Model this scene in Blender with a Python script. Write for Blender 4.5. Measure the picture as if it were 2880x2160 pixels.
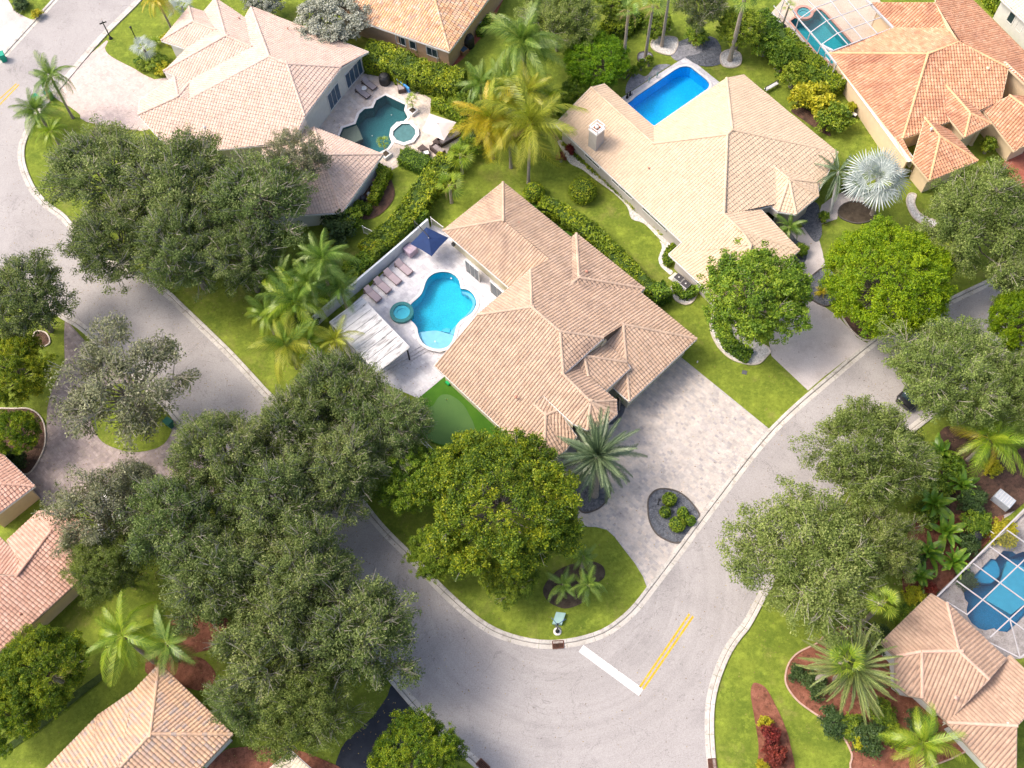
import bpy, bmesh, math, random
import numpy as np
from mathutils import Vector, Matrix, noise
from mathutils.geometry import tessellate_polygon
for o in list(bpy.data.objects): bpy.data.objects.remove(o)
SC = bpy.context.scene
COL = SC.collection
# ---------------------------------------------------------------- camera, sky, sun, exposure
CAM_H = 86.0; FPX = 2894.8; TILT = math.radians(26.5704); ROLL = math.radians(-3.1873)
fwd = np.array([0, math.sin(TILT), -math.cos(TILT)]); rx = np.array([1.0, 0, 0]); dn = np.cross(fwd, rx)
_R = np.stack([rx, dn, fwd]); _c, _s = math.cos(ROLL), math.sin(ROLL)
_R = np.array([[_c, -_s, 0], [_s, _c, 0], [0, 0, 1]]) @ _R          # world -> camera (x right, y down, z forward)
CP = np.array([0, 0, CAM_H])
cam = bpy.data.cameras.new('camera'); co = bpy.data.objects.new('camera', cam); COL.objects.link(co)
co.matrix_world = Matrix([[_R[0][i], -_R[1][i], -_R[2][i], CP[i]] for i in range(3)] + [[0, 0, 0, 1]])
cam.sensor_fit = 'HORIZONTAL'; cam.sensor_width = 36; cam.lens = 36 * FPX / 2880; cam.clip_end = 2000; cam.clip_start = 1
SC.camera = co
SUN_AZ = math.radians(-77); SUN_EL = math.radians(51)
w = bpy.data.worlds.new('World'); SC.world = w; w.use_nodes = True
nt = w.node_tree; nt.nodes.clear()
sky = nt.nodes.new('ShaderNodeTexSky'); sky.sky_type = 'NISHITA'; sky.sun_disc = False
sky.sun_elevation = SUN_EL; sky.sun_rotation = SUN_AZ; sky.air_density = 0.85; sky.dust_density = 5.0; sky.ozone_density = 0.8
bg = nt.nodes.new('ShaderNodeBackground'); bg.inputs[1].default_value = 0.15
ow = nt.nodes.new('ShaderNodeOutputWorld'); nt.links.new(sky.outputs[0], bg.inputs[0]); nt.links.new(bg.outputs[0], ow.inputs[0])
sl = bpy.data.lights.new('sun', 'SUN'); sl.energy = 1.3; sl.angle = math.radians(18.0); sl.color = (1.0, 0.94, 0.85)
so = bpy.data.objects.new('sun', sl); COL.objects.link(so)
sd = Vector((math.sin(SUN_AZ) * math.cos(SUN_EL), math.cos(SUN_AZ) * math.cos(SUN_EL), math.sin(SUN_EL)))
so.rotation_euler = sd.to_track_quat('Z', 'Y').to_euler()
SC.view_settings.view_transform = 'Standard'; SC.view_settings.look = 'None'; SC.view_settings.gamma = 1
SC.view_settings.exposure = 0.98; SC.view_settings.use_curve_mapping = False
SC.cycles.max_bounces = 6; SC.cycles.transparent_max_bounces = 8; SC.cycles.use_denoising = True

# ---------------------------------------------------------------- measuring: a spot in the survey picture -> a point of the place
CR = {'1': (0, 0, 2.304), '2': (960, 0, 2.304), '3': (1920, 0, 2.304), '4': (0, 720, 2.304), '5': (960, 720, 2.304), '6': (1920, 720, 2.304),
      '7': (0, 1440, 2.304), '8': (960, 1440, 2.304), '9': (1920, 1440, 2.304), 'A': (1200, 480, 4.608), 'B': (1560, 640, 4.608),
      'C': (1160, 920, 4.608), 'D': (1500, 900, 4.608), 'E': (880, 560, 4.608), 'F': (1600, 120, 4.608), 'P': (1040, 720, 5.925),
      'G': (2400, 1440, 3.606), 'T': (2160, 0, 4.608), '0': (0, 0, .768), 'S': (0, 0, 1.0)}
def at(k, x, y, z=0.0):
    o = CR[str(k)]; X = o[0] + x / o[2]; Y = o[1] + y / o[2]
    v = _R.T @ np.array([(X - 1440) / FPX, (Y - 1080) / FPX, 1.0])
    p = CP + v * ((z - CAM_H) / v[2]); return Vector((p[0], p[1], p[2]))
def px(s, z=0.0):
    out = []
    for part in s.split(';'):
        if not part.strip(): continue
        k, pts = part.strip().split(':')
        for q in pts.split():
            a, b = q.split(','); out.append(at(k, float(a), float(b), z))
    return out
def smooth(pts, closed=True, n=5):
    out = []; N = len(pts)
    rng = range(N) if closed else range(N - 1)
    for i in rng:
        g = (lambda j: pts[j % N]) if closed else (lambda j: pts[max(0, min(N - 1, j))])
        a, b, c, d = g(i - 1), g(i), g(i + 1), g(i + 2)
        for k in range(n):
            t = k / n
            out.append(0.5 * ((2 * b) + (c - a) * t + (2 * a - 5 * b + 4 * c - d) * t * t + (3 * b - a - 3 * c + d) * t ** 3))
    if not closed: out.append(pts[-1].copy())
    return out
def inside(x, y, poly):
    c = False; j = len(poly) - 1
    for i in range(len(poly)):
        a, b = poly[i], poly[j]
        if (a[1] > y) != (b[1] > y) and x < (b[0] - a[0]) * (y - a[1]) / (b[1] - a[1]) + a[0]: c = not c
        j = i
    return c

# ---------------------------------------------------------------- materials
def _n(nt, t, **k):
    n = nt.nodes.new(t)
    for a, b in k.items():
        if hasattr(n, a): setattr(n, a, b)
        else: n.inputs[a].default_value = b
    return n
def new_mat(name):
    m = bpy.data.materials.new(name); m.use_nodes = True; nt = m.node_tree
    b = nt.nodes['Principled BSDF']; return m, nt, b
def ramp(nt, fac, stops):
    r = nt.nodes.new('ShaderNodeValToRGB'); e = r.color_ramp.elements
    while len(e) < len(stops): e.new(0.5)
    for i, (p, c) in enumerate(stops): e[i].position = p; e[i].color = (*c, 1) if len(c) == 3 else c
    nt.links.new(fac, r.inputs[0]); return r.outputs[0]
def pos(nt): return nt.nodes.new('ShaderNodeNewGeometry').outputs['Position']
def tnoise(nt, scale, detail=4, rough=.55, vec=None, dist=0.0):
    n = nt.nodes.new('ShaderNodeTexNoise'); n.inputs['Scale'].default_value = scale; n.inputs['Detail'].default_value = detail
    n.inputs['Roughness'].default_value = rough; n.inputs['Distortion'].default_value = dist
    nt.links.new(vec if vec is not None else pos(nt), n.inputs['Vector']); return n.outputs[0]
def mixc(nt, fac, a, b, mode='MIX'):
    m = nt.nodes.new('ShaderNodeMix'); m.data_type = 'RGBA'; m.blend_type = mode
    for sock, v in ((m.inputs[0], fac), (m.inputs[6], a), (m.inputs[7], b)):
        if isinstance(v, (int, float)): sock.default_value = v
        elif isinstance(v, tuple): sock.default_value = (*v, 1)
        else: nt.links.new(v, sock)
    return m.outputs[2]
def mathn(nt, op, a, b=0.0, clamp=False):
    m = nt.nodes.new('ShaderNodeMath'); m.operation = op; m.use_clamp = clamp
    for sock, v in ((m.inputs[0], a), (m.inputs[1], b)):
        if isinstance(v, (int, float)): sock.default_value = v
        else: nt.links.new(v, sock)
    return m.outputs[0]
def bump(nt, b, h, strength=.3, dist=.02):
    n = nt.nodes.new('ShaderNodeBump'); n.inputs['Strength'].default_value = strength; n.inputs['Distance'].default_value = dist
    nt.links.new(h, n.inputs['Height']); nt.links.new(n.outputs[0], b.inputs['Normal'])
def attr_v(nt):
    a = nt.nodes.new('ShaderNodeAttribute'); a.attribute_name = 'v'
    o = nt.nodes.new('ShaderNodeObjectInfo')
    return mathn(nt, 'FRACT', mathn(nt, 'ADD', a.outputs['Fac'], o.outputs['Random']))
def M_plain(name, c, rough=.6, var=.12, scale=3.0, metal=0.0, bs=.0, spec=.4):
    m, nt, b = new_mat(name)
    n = tnoise(nt, scale, 5)
    lo = tuple(x * (1 - var) for x in c); hi = tuple(min(1, x * (1 + var)) for x in c)
    nt.links.new(ramp(nt, n, [(.3, lo), (.7, hi)]), b.inputs['Base Color'])
    b.inputs['Roughness'].default_value = rough; b.inputs['Metallic'].default_value = metal; b.inputs['Specular IOR Level'].default_value = spec
    if bs: bump(nt, b, tnoise(nt, scale * 12, 3), bs, .02)
    return m
def M_two(name, c1, c2, scale, c3=None, s2=None, rough=.8, bs=.3, bscale=8, lo=.35, hi=.65, bd=.03, dark=None):
    m, nt, b = new_mat(name)
    col = ramp(nt, tnoise(nt, scale, 6, .6), [(lo, c1), (hi, c2)])
    if c3: col = mixc(nt, ramp(nt, tnoise(nt, s2, 5, .65), [(.5, (0, 0, 0)), (.7, (1, 1, 1))]), col, c3)
    fine = ramp(nt, tnoise(nt, bscale, 3, .7), [(.25, (.72, .72, .72)), (.75, (1.2, 1.2, 1.2))])
    col = mixc(nt, 1.0, col, fine, 'MULTIPLY')
    nt.links.new(col, b.inputs['Base Color']); b.inputs['Roughness'].default_value = rough; b.inputs['Specular IOR Level'].default_value = .2
    bump(nt, b, tnoise(nt, bscale, 4, .7), bs, bd); return m
def M_pieces(name, cols, stain=None, s_sc=.25, rough=.75, s_lo=.5, s_hi=.72, grime=.25):
    """colour by piece: attribute v on joined pieces, object random on single ones"""
    m, nt, b = new_mat(name); k = len(cols)
    r = nt.nodes.new('ShaderNodeValToRGB'); r.color_ramp.interpolation = 'LINEAR'; e = r.color_ramp.elements
    while len(e) < k: e.new(.5)
    for i, c in enumerate(cols): e[i].position = i / (k - 1); e[i].color = (*c, 1)
    nt.links.new(attr_v(nt), r.inputs[0]); col = r.outputs[0]
    g = ramp(nt, tnoise(nt, 1.1, 6, .65), [(.3, (1 - grime,) * 3), (.62, (1.06,) * 3)])
    col = mixc(nt, 1.0, col, g, 'MULTIPLY')
    g2 = ramp(nt, tnoise(nt, 9, 3, .7), [(.3, (.9,) * 3), (.7, (1.08,) * 3)])
    col = mixc(nt, 1.0, col, g2, 'MULTIPLY')
    if stain:
        f = ramp(nt, tnoise(nt, s_sc, 7, .72, dist=.6), [(s_lo, (0, 0, 0)), (s_hi, (1, 1, 1))])
        col = mixc(nt, mathn(nt, 'MULTIPLY', f, .75), col, stain)
    nt.links.new(col, b.inputs['Base Color']); b.inputs['Roughness'].default_value = rough; b.inputs['Specular IOR Level'].default_value = .25
    bump(nt, b, tnoise(nt, 30, 3), .15, .01); return m
def M_leaf(name, stops, trans=.25, rough=.55, spec=.3, field=None):
    m, nt, b = new_mat(name)
    a = nt.nodes.new('ShaderNodeAttribute'); a.attribute_name = 'v'
    o = nt.nodes.new('ShaderNodeObjectInfo')
    v = mathn(nt, 'ADD', a.outputs['Fac'], mathn(nt, 'MULTIPLY', mathn(nt, 'SUBTRACT', o.outputs['Random'], .5), .22), True)
    col = ramp(nt, v, stops)
    hs = nt.nodes.new('ShaderNodeHueSaturation'); nt.links.new(mathn(nt, 'ADD', mathn(nt, 'MULTIPLY', mathn(nt, 'FRACT', mathn(nt, 'MULTIPLY', o.outputs['Random'], 7.31)), .022), .492), hs.inputs['Hue']); nt.links.new(col, hs.inputs['Color']); col = hs.outputs[0]
    nt.links.new(col, b.inputs['Base Color']); b.inputs['Roughness'].default_value = rough; b.inputs['Specular IOR Level'].default_value = spec
    if trans:
        t = nt.nodes.new('ShaderNodeBsdfTranslucent'); nt.links.new(mixc(nt, 1.0, col, (1.1, 1.25, .6), 'MULTIPLY'), t.inputs[0])
        mx = nt.nodes.new('ShaderNodeMixShader'); mx.inputs[0].default_value = trans
        out = nt.nodes['Material Output']; nt.links.new(b.outputs[0], mx.inputs[1]); nt.links.new(t.outputs[0], mx.inputs[2]); nt.links.new(mx.outputs[0], out.inputs[0])
    return m
def M_water(name, tint=(.80, .95, .98), rip=.6):
    m, nt, b = new_mat(name); nt.nodes.remove(b); out = nt.nodes['Material Output']
    tr = nt.nodes.new('ShaderNodeBsdfTransparent'); tr.inputs[0].default_value = (*tint, 1)
    gl = nt.nodes.new('ShaderNodeBsdfGlossy'); gl.inputs['Roughness'].default_value = .05
    fr = nt.nodes.new('ShaderNodeFresnel'); fr.inputs[0].default_value = 1.33
    bm = nt.nodes.new('ShaderNodeBump'); bm.inputs['Strength'].default_value = rip; bm.inputs['Distance'].default_value = .03
    nt.links.new(tnoise(nt, 3.6, 5, .6, dist=.6), bm.inputs['Height']); nt.links.new(bm.outputs[0], gl.inputs['Normal']); nt.links.new(bm.outputs[0], fr.inputs['Normal'])
    mx = nt.nodes.new('ShaderNodeMixShader'); nt.links.new(fr.outputs[0], mx.inputs[0]); nt.links.new(tr.outputs[0], mx.inputs[1]); nt.links.new(gl.outputs[0], mx.inputs[2])
    nt.links.new(mx.outputs[0], out.inputs[0]); return m
def M_glass(name, c=(.03, .05, .06)):
    m, nt, b = new_mat(name); b.inputs['Base Color'].default_value = (*c, 1); b.inputs['Roughness'].default_value = .06; b.inputs['Specular IOR Level'].default_value = .8; return m

# ---------------------------------------------------------------- mesh helpers
def mesh_np(name, V, F, mats=None, v=None, fmat=None, sm=False):
    """V (n,3); F (m,k) all k-gons; v per-face value stored on points' faces"""
    V = np.asarray(V, np.float32); F = np.asarray(F, np.int32); k = F.shape[1]
    me = bpy.data.meshes.new(name); me.vertices.add(len(V)); me.vertices.foreach_set('co', V.ravel())
    me.loops.add(F.size); me.loops.foreach_set('vertex_index', F.ravel())
    me.polygons.add(len(F)); me.polygons.foreach_set('loop_start', np.arange(0, F.size, k, dtype=np.int32))
    if fmat is not None: me.polygons.foreach_set('material_index', np.asarray(fmat, np.int32))
    if v is not None:
        a = me.attributes.new('v', 'FLOAT', 'FACE'); a.data.foreach_set('value', np.asarray(v, np.float32))
    for m in (mats or []): me.materials.append(m)
    me.update(calc_edges=True)
    me.polygons.foreach_set('use_smooth', np.full(len(F), bool(sm)))
    return me
class MB:
    """collects shapes into one mesh"""
    def __init__(s): s.V = []; s.F = []; s.v = []
    def add(s, V, F, v=0.0):
        n = len(s.V); s.V += [tuple(p) for p in V]; s.F += [tuple(i + n for i in f) for f in F]; s.v += [v] * len(F)
    def box(s, c, size, rz=0.0, v=0.0, M=None):
        hx, hy, hz = size[0] / 2, size[1] / 2, size[2] / 2
        P = [Vector((x, y, z)) for x in (-hx, hx) for y in (-hy, hy) for z in (-hz, hz)]
        R = M if M is not None else Matrix.Rotation(rz, 3, 'Z'); c = Vector(c)
        s.add([R @ p + c for p in P], [(0, 1, 3, 2), (4, 6, 7, 5), (0, 4, 5, 1), (2, 3, 7, 6), (0, 2, 6, 4), (1, 5, 7, 3)], v)
    def beam(s, a, b, w, h=None, v=0.0):
        a, b = Vector(a), Vector(b); h = h or w; d = b - a
        if d.length < 1e-6: return
        q = d.to_track_quat('X', 'Z').to_matrix(); s.box((a + b) / 2, (d.length, w, h), M=q, v=v)
    def tube(s, pts, rad, n=6, cap=True, v=0.0):
        pts = [Vector(p) for p in pts]; rad = rad if hasattr(rad, '__len__') else [rad] * len(pts); V = []; F = []
        for i, p in enumerate(pts):
            d = (pts[min(i + 1, len(pts) - 1)] - pts[max(i - 1, 0)]).normalized()
            q = d.to_track_quat('Z', 'X').to_matrix()
            for k in range(n):
                a = 2 * math.pi * k / n; V.append(p + q @ Vector((math.cos(a) * rad[i], math.sin(a) * rad[i], 0)))
        for i in range(len(pts) - 1):
            for k in range(n): F.append((i * n + k, i * n + (k + 1) % n, (i + 1) * n + (k + 1) % n, (i + 1) * n + k))
        if cap: F.append(tuple(range(n))[::-1]); F.append(tuple((len(pts) - 1) * n + k for k in range(n)))
        s.add(V, F, v)
    def lathe(s, c, prof, n=16, v=0.0):
        c = Vector(c); V = []; F = []
        for r, z in prof:
            for k in range(n): a = 2 * math.pi * k / n; V.append(c + Vector((r * math.cos(a), r * math.sin(a), z)))
        for i in range(len(prof) - 1):
            for k in range(n): F.append((i * n + k, i * n + (k + 1) % n, (i + 1) * n + (k + 1) % n, (i + 1) * n + k))
        F.append(tuple((len(prof) - 1) * n + k for k in range(n))); s.add(V, F, v)
    def prism(s, poly, z0, z1, v=0.0, bottom=False):
        n = len(poly); V = [(p[0], p[1], z0) for p in poly] + [(p[0], p[1], z1) for p in poly]
        ar = sum(poly[i][0] * poly[(i + 1) % n][1] - poly[(i + 1) % n][0] * poly[i][1] for i in range(n))
        F = [(i, (i + 1) % n, n + (i + 1) % n, n + i) for i in range(n)] + [tuple(range(n, 2 * n))]
        if bottom: F.append(tuple(range(n))[::-1])
        if ar < 0: F = [f[::-1] for f in F]
        s.add(V, F, v)
    def build(s, name, mat, parent=None, smooth_=False):
        me = bpy.data.meshes.new(name); me.from_pydata(s.V, [], s.F)
        a = me.attributes.new('v', 'FLOAT', 'FACE'); a.data.foreach_set('value', np.array(s.v, np.float32))
        me.materials.append(mat); me.update()
        if smooth_: me.polygons.foreach_set('use_smooth', np.ones(len(me.polygons), bool))
        return link(name, me, parent)
def link(name, data, parent=None, loc=None):
    o = bpy.data.objects.new(name, data); COL.objects.link(o)
    if parent is not None:
        o.parent = parent
        if parent.type == 'EMPTY' or True: o.matrix_parent_inverse = parent_inv(parent)
    if loc is not None: o.location = loc
    return o
_inv = {}
def parent_inv(p):
    k = p.name
    if k not in _inv:
        m = Matrix.Identity(4); q = p; chain = []
        while q is not None: chain.append(q); q = q.parent
        for q in reversed(chain): m = m @ q.matrix_parent_inverse @ Matrix.LocRotScale(q.location, q.rotation_euler, q.scale)
        _inv[k] = m.inverted()
    return _inv[k]
def tag(o, label=None, cat=None, group=None, kind=None):
    if label: o['label'] = label
    if cat: o['category'] = cat
    if group: o['group'] = group
    if kind: o['kind'] = kind
    return o
def thing(name, loc, label, cat, group=None, rz=0.0):
    o = bpy.data.objects.new(name, None); COL.objects.link(o); o.location = loc; o.rotation_euler = (0, 0, rz); o.empty_display_size = .3
    return tag(o, label, cat, group)
def loc_child(name, me, parent, M=None):
    """child given in the parent's own space"""
    o = bpy.data.objects.new(name, me); COL.objects.link(o); o.parent = parent
    if M is not None: o.matrix_local = M
    return o
def sheet(name, outer, z, mat, holes=(), kind='structure', parent=None):
    loops = [[Vector((p[0], p[1], 0)) for p in outer]] + [[Vector((p[0], p[1], 0)) for p in h] for h in holes]
    tri = tessellate_polygon(loops); V = [(p.x, p.y, z) for l in loops for p in l]
    F = []
    for a, b, c in tri:
        A, B, Cc = Vector(V[a]), Vector(V[b]), Vector(V[c])
        F.append((a, b, c) if (B - A).cross(Cc - A).z > 0 else (a, c, b))
    me = bpy.data.meshes.new(name); me.from_pydata(V, [], F); me.materials.append(mat); me.update()
    o = link(name, me, parent)
    if kind: o['kind'] = kind
    return o
def offset_line(pts, d, closed=False):
    out = []; N = len(pts)
    for i in range(N):
        a = pts[(i - 1) % N] if closed or i > 0 else pts[i]; b = pts[(i + 1) % N] if closed or i < N - 1 else pts[i]
        t = Vector((b[0] - a[0], b[1] - a[1], 0))
        t = t.normalized() if t.length > 1e-6 else Vector((1, 0, 0)); out.append(Vector((pts[i][0] + t.y * d, pts[i][1] - t.x * d, pts[i][2])))
    return out

# ---------------------------------------------------------------- ground, road, paving
G_grass = (.135, .205, .014)
def M_grass(name='lawn_grass', a=(.125, .18, .026), b=(.225, .28, .042), dry=(.34, .29, .12), drylo=.55, dryhi=.78):
    m, nt, bs = new_mat(name)
    col = ramp(nt, tnoise(nt, .32, 6, .62, dist=.4), [(.32, a), (.66, b)])
    col = mixc(nt, ramp(nt, tnoise(nt, .23, 7, .7, dist=.8), [(drylo, (0, 0, 0)), (dryhi, (.8, .8, .8))]), col, dry)
    col = mixc(nt, ramp(nt, tnoise(nt, .9, 6, .75), [(.5, (0, 0, 0)), (.68, (.7, .7, .7))]), col, tuple(min(1, x * 1.5) for x in b))
    col = mixc(nt, 1.0, col, ramp(nt, tnoise(nt, 3.0, 5, .7), [(.3, (.72, .74, .62)), (.7, (1.2, 1.16, 1.1))]), 'MULTIPLY')
    col = mixc(nt, 1.0, col, ramp(nt, tnoise(nt, 22, 3, .8), [(.3, (.6, .62, .5)), (.7, (1.3, 1.28, 1.2))]), 'MULTIPLY')
    nt.links.new(col, bs.inputs['Base Color']); bs.inputs['Roughness'].default_value = .85; bs.inputs['Specular IOR Level'].default_value = .15
    bump(nt, bs, tnoise(nt, 26, 3, .8), .7, .06); return m
m_grass = M_grass()
m_turf = M_two('artificial_turf', (.05, .145, .012), (.07, .175, .016), .6, bs=.4, bscale=40, rough=.9)
m_green = M_two('putting_green', (.085, .175, .05), (.10, .195, .055), .5, bs=.1, bscale=60, rough=.9)
m_road = M_two('worn_asphalt', (.365, .335, .32), (.415, .385, .37), .12, (.315, .29, .28), .13, rough=.85, bs=.25, bscale=14, lo=.3, hi=.7, bd=.01)
def road_wear(m):
    """faint tyre arcs round the junction, small dark specks and thin winding cracks"""
    nt = m.node_tree; b = nt.nodes['Principled BSDF']; col = b.inputs['Base Color'].links[0].from_socket
    ce = at('8', 1420, 420); d = nt.nodes.new('ShaderNodeVectorMath'); d.operation = 'DISTANCE'; nt.links.new(pos(nt), d.inputs[0]); d.inputs[1].default_value = ce
    cb = nt.nodes.new('ShaderNodeCombineXYZ'); nt.links.new(mathn(nt, 'MULTIPLY', d.outputs['Value'], 1.6), cb.inputs[0]); nt.links.new(tnoise(nt, .08, 2), cb.inputs[1])
    arcs = ramp(nt, tnoise(nt, 1.0, 3, .7, cb.outputs[0]), [(.35, (.90, .90, .90)), (.6, (1.03, 1.03, 1.03))])
    mask = ramp(nt, mathn(nt, 'DIVIDE', d.outputs['Value'], 24.0, True), [(.40, (1, 1, 1)), (.9, (0, 0, 0))])
    col = mixc(nt, mask, col, mixc(nt, 1.0, col, arcs, 'MULTIPLY'))
    col = mixc(nt, 1.0, col, ramp(nt, tnoise(nt, 5.5, 2, .5), [(.24, (.6, .57, .55)), (.29, (1, 1, 1))]), 'MULTIPLY')
    cr = ramp(nt, mathn(nt, 'ABSOLUTE', mathn(nt, 'SUBTRACT', tnoise(nt, .22, 5, .6, dist=1.0), .5)), [(.0, (.72, .72, .72)), (.005, (1, 1, 1))])
    col = mixc(nt, 1.0, col, cr, 'MULTIPLY'); nt.links.new(col, b.inputs['Base Color'])
road_wear(m_road)
m_conc = M_two('pale_concrete', (.53, .47, .44), (.60, .54, .51), .35, (.47, .41, .38), .5, rough=.85, bs=.2, bscale=20, bd=.008)
m_kerb = M_two('kerb_concrete', (.50, .46, .41), (.66, .61, .55), .8, (.33, .29, .25), 1.6, rough=.9, bs=.3, bscale=20, bd=.01)
m_groove = M_two('kerb_joint', (.13, .115, .10), (.30, .27, .23), 1.5, rough=.95)
m_black = M_two('dark_asphalt', (.030, .034, .045), (.05, .055, .07), .7, bs=.3, bscale=30, rough=.9)
m_mulch = M_two('red_mulch', (.20, .075, .045), (.34, .14, .09), 1.2, (.12, .05, .03), 2.5, rough=.95, bs=1.0, bscale=12, bd=.08)
m_mulchb = M_two('brown_mulch', (.09, .055, .04), (.18, .10, .07), 1.2, (.06, .04, .03), 2.5, rough=.95, bs=1.0, bscale=12, bd=.08)
m_wgrav = M_two('white_gravel', (.55, .52, .48), (.80, .77, .73), 5, (.35, .32, .28), 7, rough=.95, bs=1.0, bscale=9, bd=.08)
m_dgrav = M_two('dark_gravel', (.07, .075, .09), (.15, .16, .18), 3, (.25, .25, .27), 9, rough=.95, bs=1.0, bscale=10, bd=.06)
m_ggrav = M_two('grey_gravel', (.22, .22, .24), (.36, .35, .37), 3, (.12, .12, .14), 6, rough=.95, bs=.9, bscale=10, bd=.06)
m_soil = M_two('dark_soil', (.06, .045, .032), (.11, .085, .06), 1.5, rough=1, bs=.8, bscale=10, bd=.05)
m_ypaint = M_two('yellow_road_paint', (.66, .36, .015), (.74, .42, .02), 2, (.50, .37, .16), 3.5, rough=.7, bs=.1)
m_wpaint = M_two('white_road_paint', (.70, .69, .67), (.77, .76, .74), 2, (.55, .52, .50), 3.0, rough=.7, bs=.1)
m_pave = M_pieces('grey_stone_pavers', [(.51, .45, .40), (.57, .51, .46), (.44, .40, .375), (.60, .52, .45), (.53, .475, .43), (.39, .36, .355)], stain=(.34, .31, .32), s_sc=.5, s_lo=.55, s_hi=.8, grime=.2)
m_pavb = M_two('paver_bed', (.40, .37, .35), (.50, .46, .44), 4, rough=.95)
m_patio = M_pieces('silver_travertine', [(.60, .58, .60), (.70, .68, .69), (.55, .53, .56), (.66, .63, .63)], stain=(.44, .42, .46), s_sc=.7, s_lo=.5, s_hi=.75, grime=.18)
m_patb = M_two('patio_bed', (.52, .50, .52), (.60, .58, .60), 4, rough=.95)
m_pink = M_pieces('pink_pavers', [(.58, .47, .42), (.63, .52, .47), (.54, .43, .39), (.60, .49, .45)], grime=.12)
m_pinkb = M_two('pink_bed', (.54, .44, .39), (.59, .48, .44), 4, rough=.95)
m_tan = M_pieces('tan_travertine', [(.62, .52, .45), (.72, .62, .54), (.58, .49, .44), (.68, .56, .44)], stain=(.42, .34, .30), s_sc=.8, grime=.2)
m_tanb = M_two('tan_bed', (.54, .46, .40), (.60, .51, .44), 4, rough=.95)
m_deck = M_two('tan_pool_deck', (.52, .42, .33), (.60, .49, .39), .8, rough=.85, bs=.1)
m_deckg = M_two('stained_grey_deck', (.34, .30, .28), (.46, .41, .38), 1.0, (.26, .22, .20), 1.5, rough=.9, bs=.1)
m_brown = M_pieces('brown_pavers', [(.36, .29, .27), (.44, .36, .33), (.31, .25, .24), (.40, .33, .29)], grime=.25)
m_brownb = M_two('brown_bed', (.27, .22, .20), (.33, .27, .25), 4, rough=.95)
m_redpath = M_two('red_brick_path', (.30, .09, .06), (.40, .14, .09), 2, rough=.9, bs=.3, bscale=15)
m_edge = M_plain('pinkish_edging', (.52, .34, .27), .9, .2, 5, bs=.3)
m_edgew = M_plain('pale_edging', (.58, .50, .42), .9, .2, 5, bs=.3)
m_edged = M_plain('dark_edging', (.10, .085, .075), .9, .2, 5)

pool1 = smooth(px('P:1050,305 1130,275 1230,265 1330,280 1420,330 1480,400 1503,480 1520,543 1600,555 1690,605 1750,690 1775,780 1750,870 1690,955 1600,1022 1520,1075 1465,1130 1435,1200 1405,1310 1370,1420 1310,1500 1220,1541 1120,1550 1000,1522 900,1462 840,1380 805,1280 790,1200 745,1130 700,1085 660,1040 650,960 660,880 690,800 760,735 850,650 895,560 925,460 970,370', .28), True, 3)
pool2 = px('2:285,618 415,680 407,715 430,760 400,790 360,790 320,830 310,880 325,925 300,960 245,990 80,930 -20,900 10,830 92,803 117,738 150,707 205,700 228,650', .03)
pool3 = px('F:755,790 820,745 860,705 1370,355 1430,322 1480,310 1530,308 1580,320 1780,480 1812,520 1820,555 1800,595 1110,1075 1090,1070', .03)
pool4 = px('T:290,275 345,235 450,232 575,205 610,150 640,122 690,128 740,170 1080,550 1190,690 900,900 760,770 640,690', .03)
pool5 = px('G:1395,472 1210,660 1230,695 1160,765 1118,800 1130,880 1165,920 1148,990 1160,1060 1200,1125 1270,1180 1340,1200 1430,1178 1460,1205 1560,1218 1605,1180 1900,880 1900,420 1720,402 1650,428 1610,400 1520,392 1440,482', .03)
PATZ = .28
lawn_out = [Vector(p) for p in ((-420, -260, 0), (420, -260, 0), (420, 560, 0), (-420, 560, 0))]
sheet('lawn', lawn_out, 0.0, m_grass, [pool1, pool2, pool3, pool4, pool5])

road_pts = smooth(px('1:980,-140 880,0 640,240 400,520 250,700 160,850 120,960 122,1060 150,1150 200,1250 290,1350 400,1430; 4:600,10 830,110 1040,240 1150,340 1440,620 1600,790 1730,930; S:900,1270 1042,1466; 8:440,320 570,460 660,550 780,660 880,740 1000,810 1150,860 1300,885 1450,880 1600,850 1750,790 1905,665 2030,510 2212,270; 6:200,1659 600,1150 1000,790 1340,520 1750,310 2000,190 2330,20 2700,-150; S:3300,600'), False, 4)
road_b = smooth(px('S:3300,850 2990,950 2760,1055 2600,1165 2450,1290 2330,1400 2235,1520 2150,1640; 9:400,700 330,790 270,880 215,1000 175,1120 150,1250 145,1400 150,1520 165,1659 210,1900 320,2200'), False, 4)
road_c = smooth(px('8:1150,1950 930,1640 720,1460 380,1095; S:820,1535 508,1171; 4:1090,950 590,480 430,375 300,270 110,110 0,60 -200,-60; 1:-260,960 -200,660 0,420 120,285 380,0 520,-160; '), False, 4)
sheet('road', road_pts + road_b + road_c, .05, m_road)
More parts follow.
